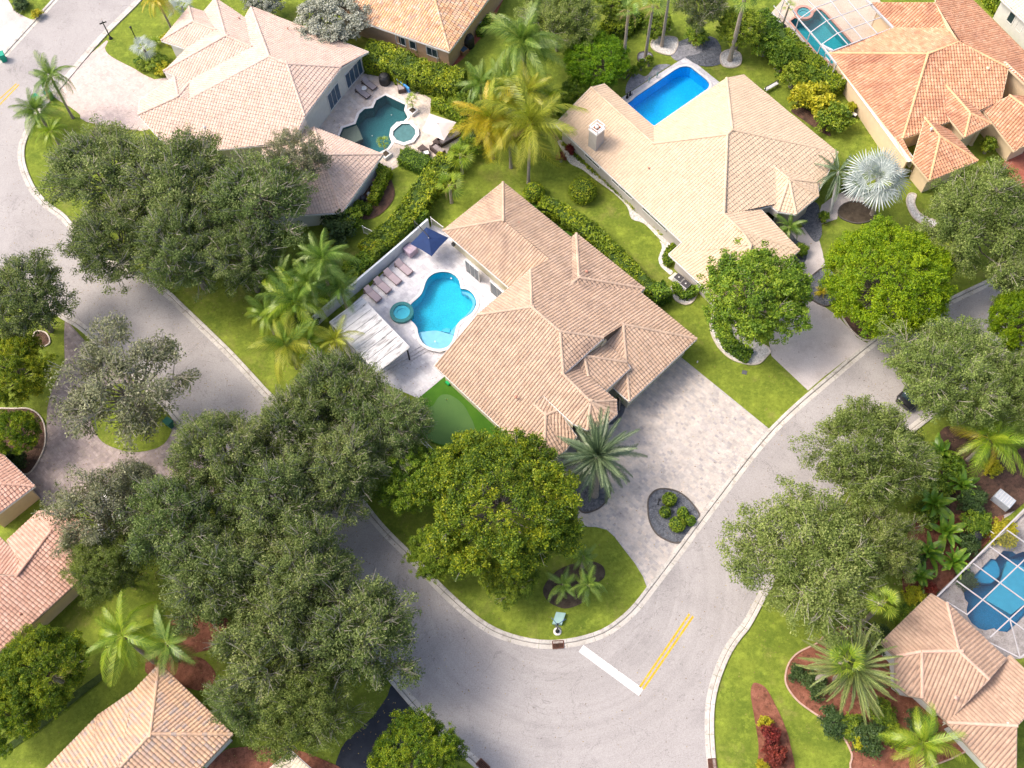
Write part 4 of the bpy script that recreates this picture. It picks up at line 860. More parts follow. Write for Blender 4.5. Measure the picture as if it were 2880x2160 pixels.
make_kind('poin', 'poin', 1, R=6, H=3.4, nclump=2600, leaves=40, lsize=.09, cr=.36, lobes=130, lobe_r=.16, rough=.12, vs=(.55, .24), fill=.3, br=dict(twigs=False))
make_kind('silv', 'silver', 1, R=5, H=3.0, nclump=360, leaves=44, lsize=.15, cr=.55, lobes=26, lobe_r=.30, rough=.4, vs=(.5, .3), br=dict(ntw=100))
make_kind('shrub', 'mid', 2, R=1.5, H=1.3, nclump=90, leaves=34, lsize=.12, cr=.34, lobes=16, lobe_r=.35, rough=.3, trunk=1.2, vs=(.55, .28), fill=.15, br=dict(twigs=False, tr=.09))
make_kind('shruby', 'yel', 1, R=1.5, H=1.2, nclump=80, leaves=30, lsize=.13, cr=.34, lobes=14, lobe_r=.35, rough=.3, trunk=1.1, fill=.15, br=dict(twigs=False, tr=.07))
make_kind('shrubr', 'red', 1, R=1.5, H=1.0, nclump=90, leaves=28, lsize=.12, cr=.34, lobes=14, lobe_r=.35, rough=.3, trunk=.9, fill=.15, br=dict(twigs=False, tr=.05))
make_kind('shrubd', 'dark', 1, R=1.5, H=1.2, nclump=90, leaves=34, lsize=.11, cr=.34, lobes=14, lobe_r=.35, rough=.3, trunk=1.1, fill=.2, br=dict(twigs=False, tr=.07))
def tree(kind, k, x, y, rpx, top, label, cat='tree', group=None, var=0, name='tree', sq=1.0, rot=None, ch=None):
    """crown centred where (k,x,y) shows it; rpx its radius there in survey pixels; top its height"""
    cm, bm_, R, H, trunk = KIND[kind][var % len(KIND[kind])]
    zc = top * (.62 if top > 3.5 else .5); c = at(k, x, y, zc); e = at('S', CR[str(k)][0] + x / CR[str(k)][2] + rpx, CR[str(k)][1] + y / CR[str(k)][2], zc); r = (e - c).length
    s = r / R; sz = (top - zc) / H if ch is None else ch
    t = thing(name, (c.x, c.y, 0), label, cat, group, rot if rot is not None else (x * 7.13 + y * 3.7) % 6.28)
    M = Matrix.Translation((0, 0, zc)) @ Matrix.Diagonal((s, s * sq, sz, 1)); loc_child('crown', cm, t, M)
    loc_child('trunk', bm_, t, M)
    if sz * trunk < zc:
        b = MB(); b.tube([(0, 0, -.1), (0, 0, zc - trunk * sz + .5)], [.34 * s + .02, .3 * s], 8); me = bpy.data.meshes.new('trunk_base'); me.from_pydata(b.V, [], b.F); me.materials.append(m_bark); loc_child('trunk_base', me, t)
    return t
GO = 'dark live oaks'; 
# (kind, crop, x, y, radius px, top, label, squash)
OAKS = [
 ('oak', 0, 222, 375, 165, 10, 'dark live oak whose crown reaches furthest over the curved kerb', .95),
 ('oak', 0, 245, 520, 150, 9, 'dark live oak overhanging the grey street below the curved kerb', .9),
 ('oak', 0, 385, 395, 175, 11, 'tall live oak crossing the pale pink roof, in the middle of its row', .95),
 ('oak', 0, 400, 545, 150, 10, 'live oak over the kerb start and shaded lawn, second from the palms', .9),
 ('oak', 0, 560, 440, 170, 11, 'live oak nearest the pale pink lower roof, dense at its foot', .9),
 ('oak', 0, 525, 560, 125, 9, 'live oak beside the feather palms above the shaded lawn', .9),
 ('oaks', 0, 640, 350, 105, 9, 'sparse live oak with the pale pink roof showing through', .9),
 ('oaks', 0, 268, 835, 215, 10, 'sparse grey oak over the brown paver loop drive', .95),
 ('oak', 0, 55, 650, 130, 9, 'olive live oak at the frame edge beside the street', 1.1),
 ('oak', 0, 735, 845, 150, 9, 'live oak touching the white pavilion roof', .9),
 ('oak', 0, 640, 930, 135, 10, 'live oak beside the kerb end on the shaded lawn', .95),
 ('oak', 0, 835, 930, 130, 9, 'live oak over the lower patio and putting green', 1.0),
 ('oak', 0, 740, 1010, 155, 10, 'live oak leaning over the street behind the rail fence', .95),
 ('oak', 0, 480, 980, 150, 11, 'live oak covering the street where it disappears', .95),
 ('oak', 0, 590, 1080, 160, 11, 'live oak in the thickest part of the street canopy', 1.0),
 ('oaks', 0, 215, 1110, 165, 10, 'airy oak above the white car and the rose tile roof', .9),
 ('oaks', 0, 300, 1065, 100, 9, 'airy small oak spreading over the dark car on the brown pavers', .9),
 ('oak', 0, 395, 1135, 160, 11, 'live oak between the white car and the street', 1.0),
 ('oak', 0, 470, 1250, 170, 11, 'live oak above the two feather palms by the buff roof', .95),
 ('oak', 0, 650, 1230, 165, 11, 'live oak edging the street opposite the yellow green tree', .95),
 ('oak', 0, 775, 1370, 185, 11, 'big dark live oak bulging over the junction asphalt', .95),
 ('oak', 0, 600, 1400, 175, 11, 'live oak over red mulch beside the buff roof corner', 1.0),
 ('oakl', 0, 655, 1535, 158, 10, 'live oak beside the dark asphalt drive', .85),
 ('oak', 0, 545, 1510, 120, 9, 'small live oak touching the right corner of the buff hip roof', .9),
 ('oakl', 0, 235, 1225, 118, 9, 'oak over the eave of the rose tile house', .9),
 ('oakl', 0, 2120, 480, 195, 10, 'grey green oak below the orange roof and silver palm', .95),
 ('oakl', 0, 2195, 590, 90, 9, 'grey green oak at the frame edge over the shaded street', 1.0),
 ('oakl', 0, 2055, 810, 190, 10, 'oak over the black car beside the street', .95),
 ('oakl', 0, 2190, 850, 130, 10, 'oak at the frame edge behind the black car', 1.0),
 ('oakl', 0, 1885, 985, 185, 10, 'oak with pale bare twigs, middle one along the street', .95),
 ('oakl', 0, 1750, 1200, 245, 10, 'large feathery oak overhanging the road above the fan palm', .9),
 ('oakl', 0, 1905, 1180, 110, 9, 'feathery oak beside the broad leaved banana plants', 1.0),
]
for i, (kd, k, x, y, r, tp, lb, sq) in enumerate(OAKS): tree(kd, k, x, y, r * .97, tp, lb, 'tree', 'live oaks', i, 'oak_tree', sq)
tree('bright', 0, 1078, 1085, 235, 10, 'large yellow green tree in front of the salmon roofed house', 'tree', var=0, name='shade_tree')
tree('medium', 0, 940, 1195, 80, 5, 'small dark green tree at the kerb beside the yellow green one', 'tree', var=1, name='shade_tree')
tree('medium', 0, 1100, 1245, 85, 4.5, 'bushy low tree on the corner lawn below the yellow green one', 'tree', var=0, name='shade_tree')
tree('medium', 0, 885, 1035, 105, 7, 'deep green tree behind the putting green', 'tree', var=0, name='shade_tree')
tree('medium', 0, 1632, 640, 160, 9, 'glossy green tree in the white gravel ring by the concrete driveway', 'tree', var=1, name='shade_tree')
tree('poin', 0, 1915, 605, 183, 9, 'dense rounded bright green tree between path and street', 'tree', name='poinciana_tree')
tree('poin', 0, 2215, 700, 105, 8, 'bright green rounded tree cut by the frame edge', 'tree', name='poinciana_tree')
tree('bright', 0, 900, 1645, 138, 7, 'yellow green tree beside the dark asphalt drive', 'tree', var=1, name='shade_tree')
tree('bright', 0, 85, 1450, 135, 7, 'yellow green tree below the rose roof, the fuller of two', 'tree', var=1, name='shade_tree')
tree('bright', 0, 15, 1530, 120, 6, 'yellow green tree cut by the frame edge beside the dark grass strip', 'tree', var=0, name='shade_tree')
tree('bright', 0, 25, 800, 115, 7, 'airy yellow green tree beside the round edged bed', 'tree', var=0, name='shade_tree')
tree('bright', 0, 35, 935, 70, 5, 'small yellow green tree above the brown mulch bed', 'tree', var=1, name='shade_tree')
tree('silv', 0, 715, 45, 115, 5, 'silvery grey bushy tree behind the pale pink roof', 'tree', name='silver_tree')
tree('silv', 0, 570, 0, 60, 4, 'small silvery shrub tree at the top beside the pink roof', 'tree', name='silver_tree')
tree('oakl', 0, 1205, 35, 120, 8, 'olive green tree on the far lawn beside the orange mottled roof', 'tree', name='olive_tree')
tree('poin', 0, 1290, 130, 95, 5, 'smooth domed green tree beside the far pool garden', 'tree', name='domed_tree')
tree('medium', 0, 1250, 205, 55, 3.5, 'low green tree between the coconut palms and the sand roof', 'tree', name='domed_tree')
tree('oak', 0, 1515, 15, 75, 8, 'tree with thick pale trunk at the top edge', 'tree', name='shade_tree')
tree('medium', 0, 1600, 60, 70, 5, 'leafy green tree behind the white gravel disc palm', 'tree', var=1, name='shade_tree')
tree('medium', 0, 1320, 0, 55, 4, 'small green tree on the far lawn near the tall fan palms', 'tree', var=0, name='shade_tree')
tree('medium', 0, 1420, 55, 45, 2.6, 'yellowish hedge shrub at the foot of the tall fan palms', 'shrub', var=0, name='shrub')
SH = [
 ('shrub', 0, 1012, 228, 42, 2.6, 'leafy shrub behind the cream parasol, close to the golden palm'), ('shrubd', 0, 1040, 290, 36, 2.2, 'dark shrub under the golden palm beside the sofa'), ('shrub', 0, 1010, 320, 34, 2.0, 'green shrub between sofa and fan palm'),
 ('shrub', 0, 985, 345, 32, 2.0, 'green shrub just below the yellow green fan palm'), ('shrubd', 0, 1075, 240, 40, 2.4, 'dark shrub beneath the two coconut palms'), ('shrub', 0, 1130, 260, 36, 2.0, 'shrub at the far side of the coconut palms'),
 ('shrubd', 0, 1170, 215, 40, 2.2, 'dark shrub beneath the tall deep green palm'), ('shrub', 0, 1215, 235, 30, 1.6, 'small shrub touching the sand roof gable'), ('shrub', 0, 905, 425, 34, 1.8, 'green shrub in the tall hedge line near the pump hedge'),
 ('shrub', 0, 2050, 1010, 50, 1.8, 'green understory shrub below the yellow feather palm'), ('shrubd', 0, 2100, 1080, 46, 1.8, 'dark shrub between banana leaves and side path'), ('shrub', 0, 2110, 1130, 44, 1.6, 'shrub at the lower end of the side path'),
 ('shrubd', 0, 1965, 1215, 44, 1.5, 'dark shrub at the oak side of the banana bed'), ('shruby', 0, 2140, 1010, 30, 1.4, 'gold leaved shrub beside the yellow feather palm trunk'), ('shrub', 0, 2020, 1060, 44, 1.7, 'understory shrub amid the upper banana leaves'),
 ('shrubr', 0, 2045, 1135, 26, 1.2, 'reddish bromeliad like shrub amid the banana leaves'), ('shrub', 0, 2000, 1110, 40, 1.5, 'understory shrub at the oak side of the upper bananas'), ('shrubd', 0, 2085, 1250, 34, 1.2, 'dark shrub against the low deck wall'),
 ('shrub', 0, 1955, 1330, 36, 1.5, 'green shrub between croton and brown roof'), ('shrubd', 0, 1720, 1455, 28, 1.0, 'dark tufted shrub inside the pink edging curve'), ('shrub', 0, 1840, 1570, 38, 1.2, 'green shrub under the stiff olive fronds'), ('shrub', 0, 1905, 1540, 40, 1.3, 'green shrub under the right side of the big date palm'),
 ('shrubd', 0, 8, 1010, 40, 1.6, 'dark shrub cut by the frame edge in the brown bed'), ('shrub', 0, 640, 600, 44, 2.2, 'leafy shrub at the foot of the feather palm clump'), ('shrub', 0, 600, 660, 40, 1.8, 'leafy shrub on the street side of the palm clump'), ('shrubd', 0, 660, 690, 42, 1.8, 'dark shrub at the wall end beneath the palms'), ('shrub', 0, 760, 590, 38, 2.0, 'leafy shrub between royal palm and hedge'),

 ('shrub', 0, 1652, 95, 48, 3, 'green shrub behind the white disc palm'), ('shrub', 0, 1690, 130, 45, 3, 'green shrub at the top of the hedge by the orange roof house'),
 ('shrub', 0, 1716, 165, 42, 3, 'green shrub second down the hedge by the orange roof house'), ('shruby', 0, 1770, 220, 62, 2.6, 'gold tinged shrub in the hedge by the orange roof house'),
 ('shruby', 0, 1735, 205, 48, 2.6, 'gold tinged shrub nearest the black bench'), ('shrub', 0, 1800, 255, 50, 2.5, 'rounded green shrub at the foot of the hedge by the orange roof house'),
 ('shrub', 0, 1740, 170, 45, 2.5, 'lime green shrub beside the pool cage'), ('shruby', 0, 1838, 232, 20, 1.2, 'small shrub against the sand stucco wall'),
 ('shrub', 0, 2135, 315, 24, 2.2, 'dark small tree beside the orange roofed entrance'), ('shrub', 0, 2138, 350, 15, 1, 'round clipped shrub beside the red driveway'),
 ('shrubr', 0, 1212, 340, 16, 1.3, 'crimson cordyline beside the white gravel, lower one'), ('shrubr', 0, 1232, 325, 15, 1.3, 'crimson cordyline beside the white gravel, upper one'),
 ('shrubr', 0, 1665, 1590, 34, 1.6, 'deep red shrub in the tapered mulch bed, upper one'), ('shrubr', 0, 1672, 1632, 36, 1.6, 'deep red shrub in the tapered mulch bed, lower one'),
 ('shruby', 0, 1655, 1562, 24, 1.1, 'yellow croton at the top of the red shrubs'), ('shruby', 0, 1645, 1655, 20, .9, 'yellow croton at the bottom of the red shrubs'),
 ('shrubd', 0, 1760, 1480, 44, 1.6, 'dark strappy shrub left of the big date palm'), ('shrubd', 0, 1800, 1560, 48, 1.2, 'grey green low shrub along the pink edging'),
 ('shrubd', 0, 1810, 1400, 44, 1.6, 'dark shrub above the big date palm'), ('shrubd', 0, 1875, 1590, 55, 1.4, 'dark leafy shrub below the big date palm'),
 ('shruby', 0, 1860, 1600, 28, 1.2, 'yellow green croton below the big date palm'), ('shrub', 0, 1935, 1590, 36, 1.1, 'rounded olive shrub beside the pebble patch'),
 ('shrubd', 0, 1985, 1565, 45, 1.3, 'dark shrub against the white wall of the brown roofed house'), ('shrubd', 0, 1900, 1380, 46, 1.6, 'dark shrub between the fan palm and the brown roof'),
 ('shruby', 0, 1975, 1285, 34, 1.6, 'bright yellow croton beside the wall of the pool deck'), ('shrubr', 0, 2010, 1275, 24, 1.3, 'rusty shrub beside the yellow croton'),
 ('shruby', 0, 2165, 1150, 46, 1.6, 'yellow green shrub at the corner of the screened deck'), ('shrubd', 0, 2090, 1180, 40, 1.6, 'dark shrub under the banana leaves'),
 ('shrub', 0, 340, 135, 34, 1.4, 'yellow green shrub against the pale pink roof, left of the silver palm'), ('shruby', 0, 352, 150, 26, 1.2, 'lime shrub beside the pink driveway'),
 ('shrub', 0, 310, 140, 22, .8, 'low clipped shrub in the curved entrance bed'), ('shruby', 0, 365, 88, 22, 1.4, 'golden shrub under the tall palm by the pink roof'),
 ('shruby', 0, 80, 30, 18, 1.0, 'yellow shrub on the verge island across the street'), ('shrubd', 0, 45, 12, 26, 1.0, 'dark shrub on the verge island across the street'),
 ('shrub', 0, 985, 220, 26, 1.3, 'clipped green shrub behind the cream parasol'), ('shrub', 0, 1780, 468, 16, 1.2, 'round shrub at the entrance path of the sand roofed house'),
 ('shrub', 0, 1368, 155, 15, 1.5, 'dark column shrub beside the grey disc, upper one'), ('shrub', 0, 1385, 140, 13, 1.5, 'dark column shrub beside the grey disc, middle one'), ('shrub', 0, 1402, 132, 13, 1.5, 'dark column shrub nearest the pool terrace corner'),
 ('shrub', 0, 1345, 160, 14, 1.1, 'low shrub beside the dark gravel disc'),
 ('shrubd', 0, 30, 1000, 44, 1.8, 'dark palm like shrub in the brown mulch bed'), ('shrubd', 0, 735, 490, 58, 2.4, 'dark green shrub mass above the small white fence'),
 ('shrub', 0, 755, 475, 40, 2.2, 'clipped domed shrub above the small white fence'), ('shrub', 0, 1710, 590, 16, 1, 'low shrub beside the entrance path'), ('shrub', 0, 1730, 540, 22, 1.2, 'small shrub under the sand roof entrance'),
 ('shrubd', 0, 1835, 405, 26, 1.2, 'dark shrub in the round bed under the silver palm'), ('shrub', 0, 1505, 78, 34, 1.4, 'flowering shrub beside the grey gravel garden'),
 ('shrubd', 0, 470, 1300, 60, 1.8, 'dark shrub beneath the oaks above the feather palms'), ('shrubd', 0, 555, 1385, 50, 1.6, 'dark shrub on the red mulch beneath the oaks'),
]
for i, (kd, k, x, y, r, tp, lb) in enumerate(SH): tree(kd, k, x, y, r, tp, lb, 'shrub', None, i, 'shrub')
# clipped hedges and balls
def leafy(name, label, pts, wd, ht, mat='hedge', closed=False, cat='hedge', group=None, dens=135, ls=.115, seed=1, bumpy=.16, cut=0.0):
    rng = np.random.default_rng(seed); pts = smooth(pts, False, 3) if len(pts) > 2 else pts
    c = sum(pts, Vector()) / len(pts); c.z = 0; t = thing(name, c, label, cat, group)
    C_ = []; N = []; L = sum((pts[i + 1] - pts[i]).length for i in range(len(pts) - 1))
    for i in range(len(pts) - 1):
        a, b = pts[i], pts[i + 1]; d = b - a; l = d.length
        if l < 1e-4: continue
        d.normalize(); nx = Vector((-d.y, d.x, 0)); m = int(dens * l * (wd + 2 * ht))
        s = rng.random(m) * l; q = rng.random(m) * (wd + 2 * ht)
        for k in range(m):
            if q[k] < ht: o, z, n = -wd / 2, q[k], -nx
            elif q[k] < ht + wd: o, z, n = q[k] - ht - wd / 2, ht, Vector((0, 0, 1))
            else: o, z, n = wd / 2, ht - (q[k] - ht - wd), nx
            p = a + d * s[k] + nx * o; bl = bumpy * (noise.noise(Vector((p.x * .9, p.y * .9, z * .9 + seed))) * 1.6 + noise.noise(p * 2.6) * .8)
            p = p + n * bl; C_.append((p.x - c.x, p.y - c.y, z + n.z * bl)); N.append(tuple(n))
    for end, sg in ((0, -1), (len(pts) - 1, 1)):
        d = (pts[1] - pts[0]).normalized() if end == 0 else (pts[-1] - pts[-2]).normalized(); nx = Vector((-d.y, d.x, 0))
        for k in range(int(dens * wd * ht)):
            p = pts[end] + d * sg * .02 + nx * rng.uniform(-wd / 2, wd / 2); C_.append((p.x - c.x, p.y - c.y, rng.random() * ht)); N.append(tuple(d * sg))
    C_ = np.array(C_) + rng.normal(size=(len(C_), 3)) * .05; N = np.array(N); V, F = quads(C_, ls, rng, .1, .6, N)
    f = np.array([noise.noise(Vector(p) * .7) for p in C_]); vv = np.clip(.5 + f * .5 + rng.normal(size=len(C_)) * .2, 0, 1)
    loc_child('foliage', mesh_np('foliage', V, F, [LF[mat]], vv), t)
    b = MB(); hw = wd / 2 - .12  # solid dark core filling the hedge behind its leaves
    for i in range(len(pts) - 1):
        a, q = pts[i] - c, pts[i + 1] - c; a.z = q.z = (ht - .12) / 2; b.beam(a, q, hw * 2, ht - .12)
    me = bpy.data.meshes.new('dark_core'); me.from_pydata(b.V, [], b.F); me.materials.append(m_core); loc_child('dark_core', me, t); return t
def ball(name, label, p, r, mat='hedge', group=None, dens=170, flat=.85, cat='shrub', ls=.085, seed=2):
    rng = np.random.default_rng(seed); n = int(dens * 4 * math.pi * r * r * .8); d = rng.normal(size=(n, 3)); d /= np.linalg.norm(d, axis=1)[:, None]; d = d[d[:, 2] > -.6]
    q = d * r * (1 + .05 * rng.normal(size=(len(d), 1))); q[:, 2] *= flat; q[:, 2] += r * flat * .8
    V, F = quads(q, ls, rng, .1, .6, d); t = thing(name, (p.x, p.y, 0), label, cat, group)
    f = np.array([noise.noise(Vector(x) * 1.5) for x in q]); loc_child('foliage', mesh_np('foliage', V, F, [LF[mat]], np.clip(.55 + f * .4 + rng.normal(size=len(q)) * .2, 0, 1)), t)
    b = MB(); b.lathe((0, 0, 0), [(r * .5, 0), (r * .85, r * .4), (r * .9, r * .8), (r * .6, r * 1.35), (.05, r * 1.5)], 12); me = bpy.data.meshes.new('dark_core'); me.from_pydata(b.V, [], b.F); me.materials.append(m_core); loc_child('dark_core', me, t); return t  # solid dark core inside the ball, behind its leaves
leafy('hedge', 'long tall hedge between the tan house and the dark blue pool', px('2:170,400 330,440 480,520 640,560 780,600', 0), 3.2, 1.9, seed=3, bumpy=.22)
leafy('hedge', 'tall leafy hedge along the lawn behind the white boundary wall, beside the garden gate', px('2:180,1690 330,1560 480,1400 560,1260 640,1160 700,1090', 0), 2.2, 2.0, 'hedge', seed=4, bumpy=.25)
leafy('hedge', 'hedge running right against the white boundary wall behind the loungers', px('E:120,1420 330,1190 560,1000 800,800 1050,590 1300,360 1450,240', 0), 1.5, 1.7, 'mid', seed=5, bumpy=.22)
leafy('hedge', 'long bushy hedge between the salmon roof and the open lawn', px('2:1290,1360 1400,1400; B:180,-50 500,180 800,470 1050,740 1260,900', 0), 1.7, 1.5, seed=6, bumpy=.22)
leafy('hedge', 'short dark hedge end beside the salmon roof corner', px('B:1290,850 1400,1010', 0), 1.8, 1.7, 'mid', seed=7, bumpy=.3)
ball('shrub', 'round lime shrub at the top end of the long bushy hedge', at('2', 1250, 1275), 1.05, 'hedge')
leafy('hedge', 'neatly clipped box hedge below the outdoor sofa', px('2:400,1035 560,1110', 0), 1.9, 1.3, 'poin' if 0 else 'mid', seed=8, bumpy=.06, dens=130, ls=.07)
leafy('hedge', 'clipped hedge screening the pool pumps', px('2:305,1130 260,1210 210,1330', 0), .9, 1.2, seed=9, bumpy=.08)
leafy('hedge', 'clipped short hedge nearest the pale roof by the pool pumps', px('2:230,1110 290,1150', 0), .9, 1.1, 'mid', seed=10, bumpy=.08)
leafy('hedge', 'low clipped hedge beside the end of the white stucco wall', px('2:100,1350 190,1380', 0), .9, .9, 'mid', seed=11, bumpy=.08)
leafy('hedge', 'low clipped hedge along the sand stucco house on the gravel path side', px('2:1440,930 1560,1040 1700,1160 1850,1300 1990,1420 2100,1530', 0), .55, .5, seed=12, bumpy=.08)
leafy('hedge', 'curved clipped hedge at the corner of the sand roofed house', px('B:1590,250 1500,300 1450,370 1450,460 1480,500', 0), .55, .7, 'mid', seed=13, bumpy=.08)
leafy('hedge', 'U shaped clipped hedge below the two air conditioners', px('B:1560,760 1600,860 1690,920 1790,860 1810,800', 0), .6, .7, 'mid', seed=14, bumpy=.08)
leafy('hedge', 'clipped hedge along the tan wall under the three windows', px('2:410,315 640,395', 0), .7, .9, 'mid', seed=15, bumpy=.06)
leafy('hedge', 'clipped hedge beside the red brick path near the tan house corner', px('2:955,130 895,240', 0), .7, .9, 'mid', seed=16, bumpy=.06)
leafy('hedge', 'tall bright hedge behind the orange roof in the far corner', px('3:1950,-40 2100,120 2280,300', 0), 2.0, 2.2, seed=17, bumpy=.15)
leafy('hedge', 'lime hedge along the screened pool cage', px('3:620,270 760,400 900,520 1000,620', 0), 1.8, 1.6, seed=18, bumpy=.22)
leafy('hedge', 'green hedge beside the lawn of the far pool garden', px('3:480,160 560,250 640,360 700,430', 0), 1.8, 2.0, 'mid', seed=19, bumpy=.25)
leafy('hedge', 'clipped green hedge behind the cream parasol', px('2:600,700 700,740 800,830', 0), 1.0, 1.1, 'hedge', seed=20, bumpy=.12)
leafy('hedge', 'hedge behind the tall fan palms at the far lawn', px('2:1700,180 1830,230 1930,130', 0), 1.2, 1.2, seed=21, bumpy=.3)
leafy('hedge', 'low ground cover hedge in the white gravel ring under the glossy tree', px('6:240,420 270,540 350,620 430,660', 0), 1.3, .6, 'mid', seed=22, bumpy=.1)
leafy('hedge', 'round edged low hedge in the curved entrance bed by the pink driveway', px('1:895,400 930,440 990,400', 0), .8, .5, 'mid', seed=23, bumpy=.06)
leafy('hedge', 'olive clipped hedge beside the white wall of the brown roofed house', px('9:1340,1380 1320,1470', 0), 1.1, .8, 'hedge', seed=24, bumpy=.08)
ball('shrub', 'large round clipped bush standing alone on the lawn', at('2', 1562, 1270), 1.38, 'hedge', seed=3)
for i, (x, y, r, w_) in enumerate([(1446, 1079, 16, 'nearest the lamp post'), (1437, 1106, 13, 'furthest towards the forecourt'), (1475, 1107, 13, 'second largest in the middle of the cluster'), (1491, 1124, 12, 'nearest the street kerb'), (1463, 1133, 18, 'largest, at the bottom of the cluster')]):
    p = at(0, x, y, .4); q = at(0, x + r, y, .4); ball('topiary_ball', 'topiary ball on the dark gravel oval, ' + w_, p, (q - p).length * .95, 'mid', 'topiary balls in the gravel oval', seed=30 + i, flat=.9)

# fallen leaves under and around the trees
_rng = np.random.default_rng(77); _c = []
for (kd, k, x, y, r, tp, lb, sq) in OAKS:
    g0 = at(k, x, y, 0); rr = (at('S', CR[str(k)][0] + x / CR[str(k)][2] + r, CR[str(k)][1] + y / CR[str(k)][2], 0) - g0).length * 1.5
    q = _rng.normal(size=(330, 2)) * rr * .55; _c += [(g0.x + a, g0.y + b, .068) for a, b in q]
for i in range(2600): g0 = at('S', _rng.uniform(0, 2880), _rng.uniform(0, 2160), .068); _c.append(tuple(g0))
_c = [p for p in _c if not any(inside(p[0], p[1], pl) for pl in (pool1, pool2, pool3, pool4, pool5))]
_V, _F = quads(np.array(_c), .055, _rng, 1.5, .6); _V[:, 2] = np.maximum(_V[:, 2], .06)
_o = link('fallen_leaves', mesh_np('fallen_leaves', _V, _F, [M_leaf('dry_leaf_litter', [(0, (.12, .07, .03)), (.5, (.28, .18, .07)), (1, (.42, .36, .12))], 0)], _rng.random(len(_F)))); _o['kind'] = 'stuff'

# ---------------------------------------------------------------- palms
PM = {
 'green': M_leaf('palm_green', [(0, (.05, .12, .015)), (.5, (.15, .25, .035)), (1, (.38, .46, .09))], .25, .4, .5),
 'lime': M_leaf('palm_lime', [(0, (.10, .19, .01)), (.5, (.24, .35, .02)), (1, (.46, .50, .05))], .3, .4, .5),
 'gold': M_leaf('palm_gold', [(0, (.28, .26, .02)), (.5, (.52, .42, .02)), (1, (.66, .46, .04))], .3, .4, .5),
 'cocos': M_leaf('coconut_green', [(0, (.10, .15, .015)), (.5, (.32, .35, .03)), (1, (.60, .55, .08))], .28, .4, .5),
 'date': M_leaf('date_palm_green', [(0, (.05, .085, .04)), (.5, (.12, .175, .085)), (1, (.27, .33, .18))], .15, .4, .5),
 'dateg': M_leaf('date_palm_olive', [(0, (.10, .14, .04)), (.5, (.22, .27, .08)), (1, (.38, .38, .14))], .2, .4, .5),
 'bism': M_leaf('silver_blue_palm', [(0, (.20, .25, .24)), (.5, (.38, .43, .41)), (1, (.58, .61, .58))], .12, .45, .5),
 'banana': M_leaf('banana_leaf', [(0, (.05, .12, .012)), (.5, (.14, .27, .02)), (1, (.34, .44, .05))], .3, .35, .6),
 'old': M_leaf('dry_frond', [(0, (.26, .18, .08)), (1, (.46, .34, .16))], .15, .7, .2),
}
def frond_mesh(name, mat, droop=1.2, n=30, wl=.26, lw=.03, ang=.9, vdroop=.5, seed=0, stiff=0.0):
    """one feather frond of unit length along +x: arched rib with a row of leaflets down each side"""
    rnd = random.Random(seed); V = []; F = []; vv = []
    def rib(t): return Vector((t * (1 - .12 * droop * t), 0, .12 * math.sin(t * 2.2) * (1 - stiff) - droop * .42 * t * t))
    def quad(a, b, c, d, v): k = len(V); V.extend([tuple(a), tuple(b), tuple(c), tuple(d)]); F.append((k, k + 1, k + 2, k + 3)); vv.append(v)
    for i in range(8):
        a, b = rib(i / 8), rib((i + 1) / 8); w_ = .012 * (1 - i / 9); quad(a + Vector((0, -w_, .004)), b + Vector((0, -w_ * .8, .004)), b + Vector((0, w_ * .8, .004)), a + Vector((0, w_, .004)), .75)
    for i in range(n):
        t = .12 + .88 * (i + .5) / n; p = rib(t); q = rib(min(1, t + .02)); d = (q - p).normalized(); L = wl * (math.sin(math.pi * (t * .86 + .10)) ** .6) * rnd.uniform(.88, 1.1)
        for s in (-1, 1):
            a = ang * (1 - .45 * t) + rnd.uniform(-.08, .08); o = (d * math.cos(a) + Vector((0, s * math.sin(a), 0))); o.z += rnd.uniform(.0, .25) - vdroop * .35
            m = p + o * L * .55 + Vector((0, 0, .02)); e = p + o * L + Vector((0, 0, -vdroop * L * .55)); w_ = lw * (1 - .4 * t) * .5; dx = d * w_; v = min(1, max(0, .45 + rnd.uniform(-.3, .3) + .15 * t))
            quad(p - dx, p + dx, m + dx, m - dx, v); quad(m - dx, m + dx, e + dx * .2, e - dx * .2, v)
    return mesh_np(name, V, F, [mat], vv)
def fan_mesh(name, mat, n=26, seed=0, spread=2.5, pet=.35, fold=.22):
    """one fan leaf on its stalk, along +x"""
    rnd = random.Random(seed); V = []; F = []; vv = []
    def quad(a, b, c, d, v): k = len(V); V.extend([tuple(a), tuple(b), tuple(c), tuple(d)]); F.append((k, k + 1, k + 2, k + 3)); vv.append(v)
    h = Vector((pet, 0, .06)); quad((0, -.014, 0), h + Vector((0, -.01, 0)), h + Vector((0, .01, 0)), (0, .014, 0), .9)
    for i in range(n):
        a = -spread / 2 * 1.05 + spread * 1.05 * i / (n - 1); L = (1 - pet) * (1 - .22 * abs(a) / spread) * rnd.uniform(.92, 1.05); up = fold * (1 if i % 2 else -1) * .18
        d = Vector((math.cos(a), math.sin(a), .08)); s = Vector((-math.sin(a), math.cos(a), 0)); w_ = spread / n * .5; m = h + d * L * .62 + Vector((0, 0, up * .15)); e = h + d * L + Vector((0, 0, -.14 * L)); v = .5 + (.22 if i % 2 else -.22) + rnd.uniform(-.15, .15)
        quad(h - s * .004, h + s * .004, m + s * w_ * L * .42 + Vector((0, 0, up * .1)), m - s * w_ * L * .42, v); quad(m - s * w_ * L * .42, m + s * w_ * L * .42 + Vector((0, 0, up * .1)), e + s * .004, e - s * .004, v)
    return mesh_np(name, V, F, [mat], vv)
FR = {}
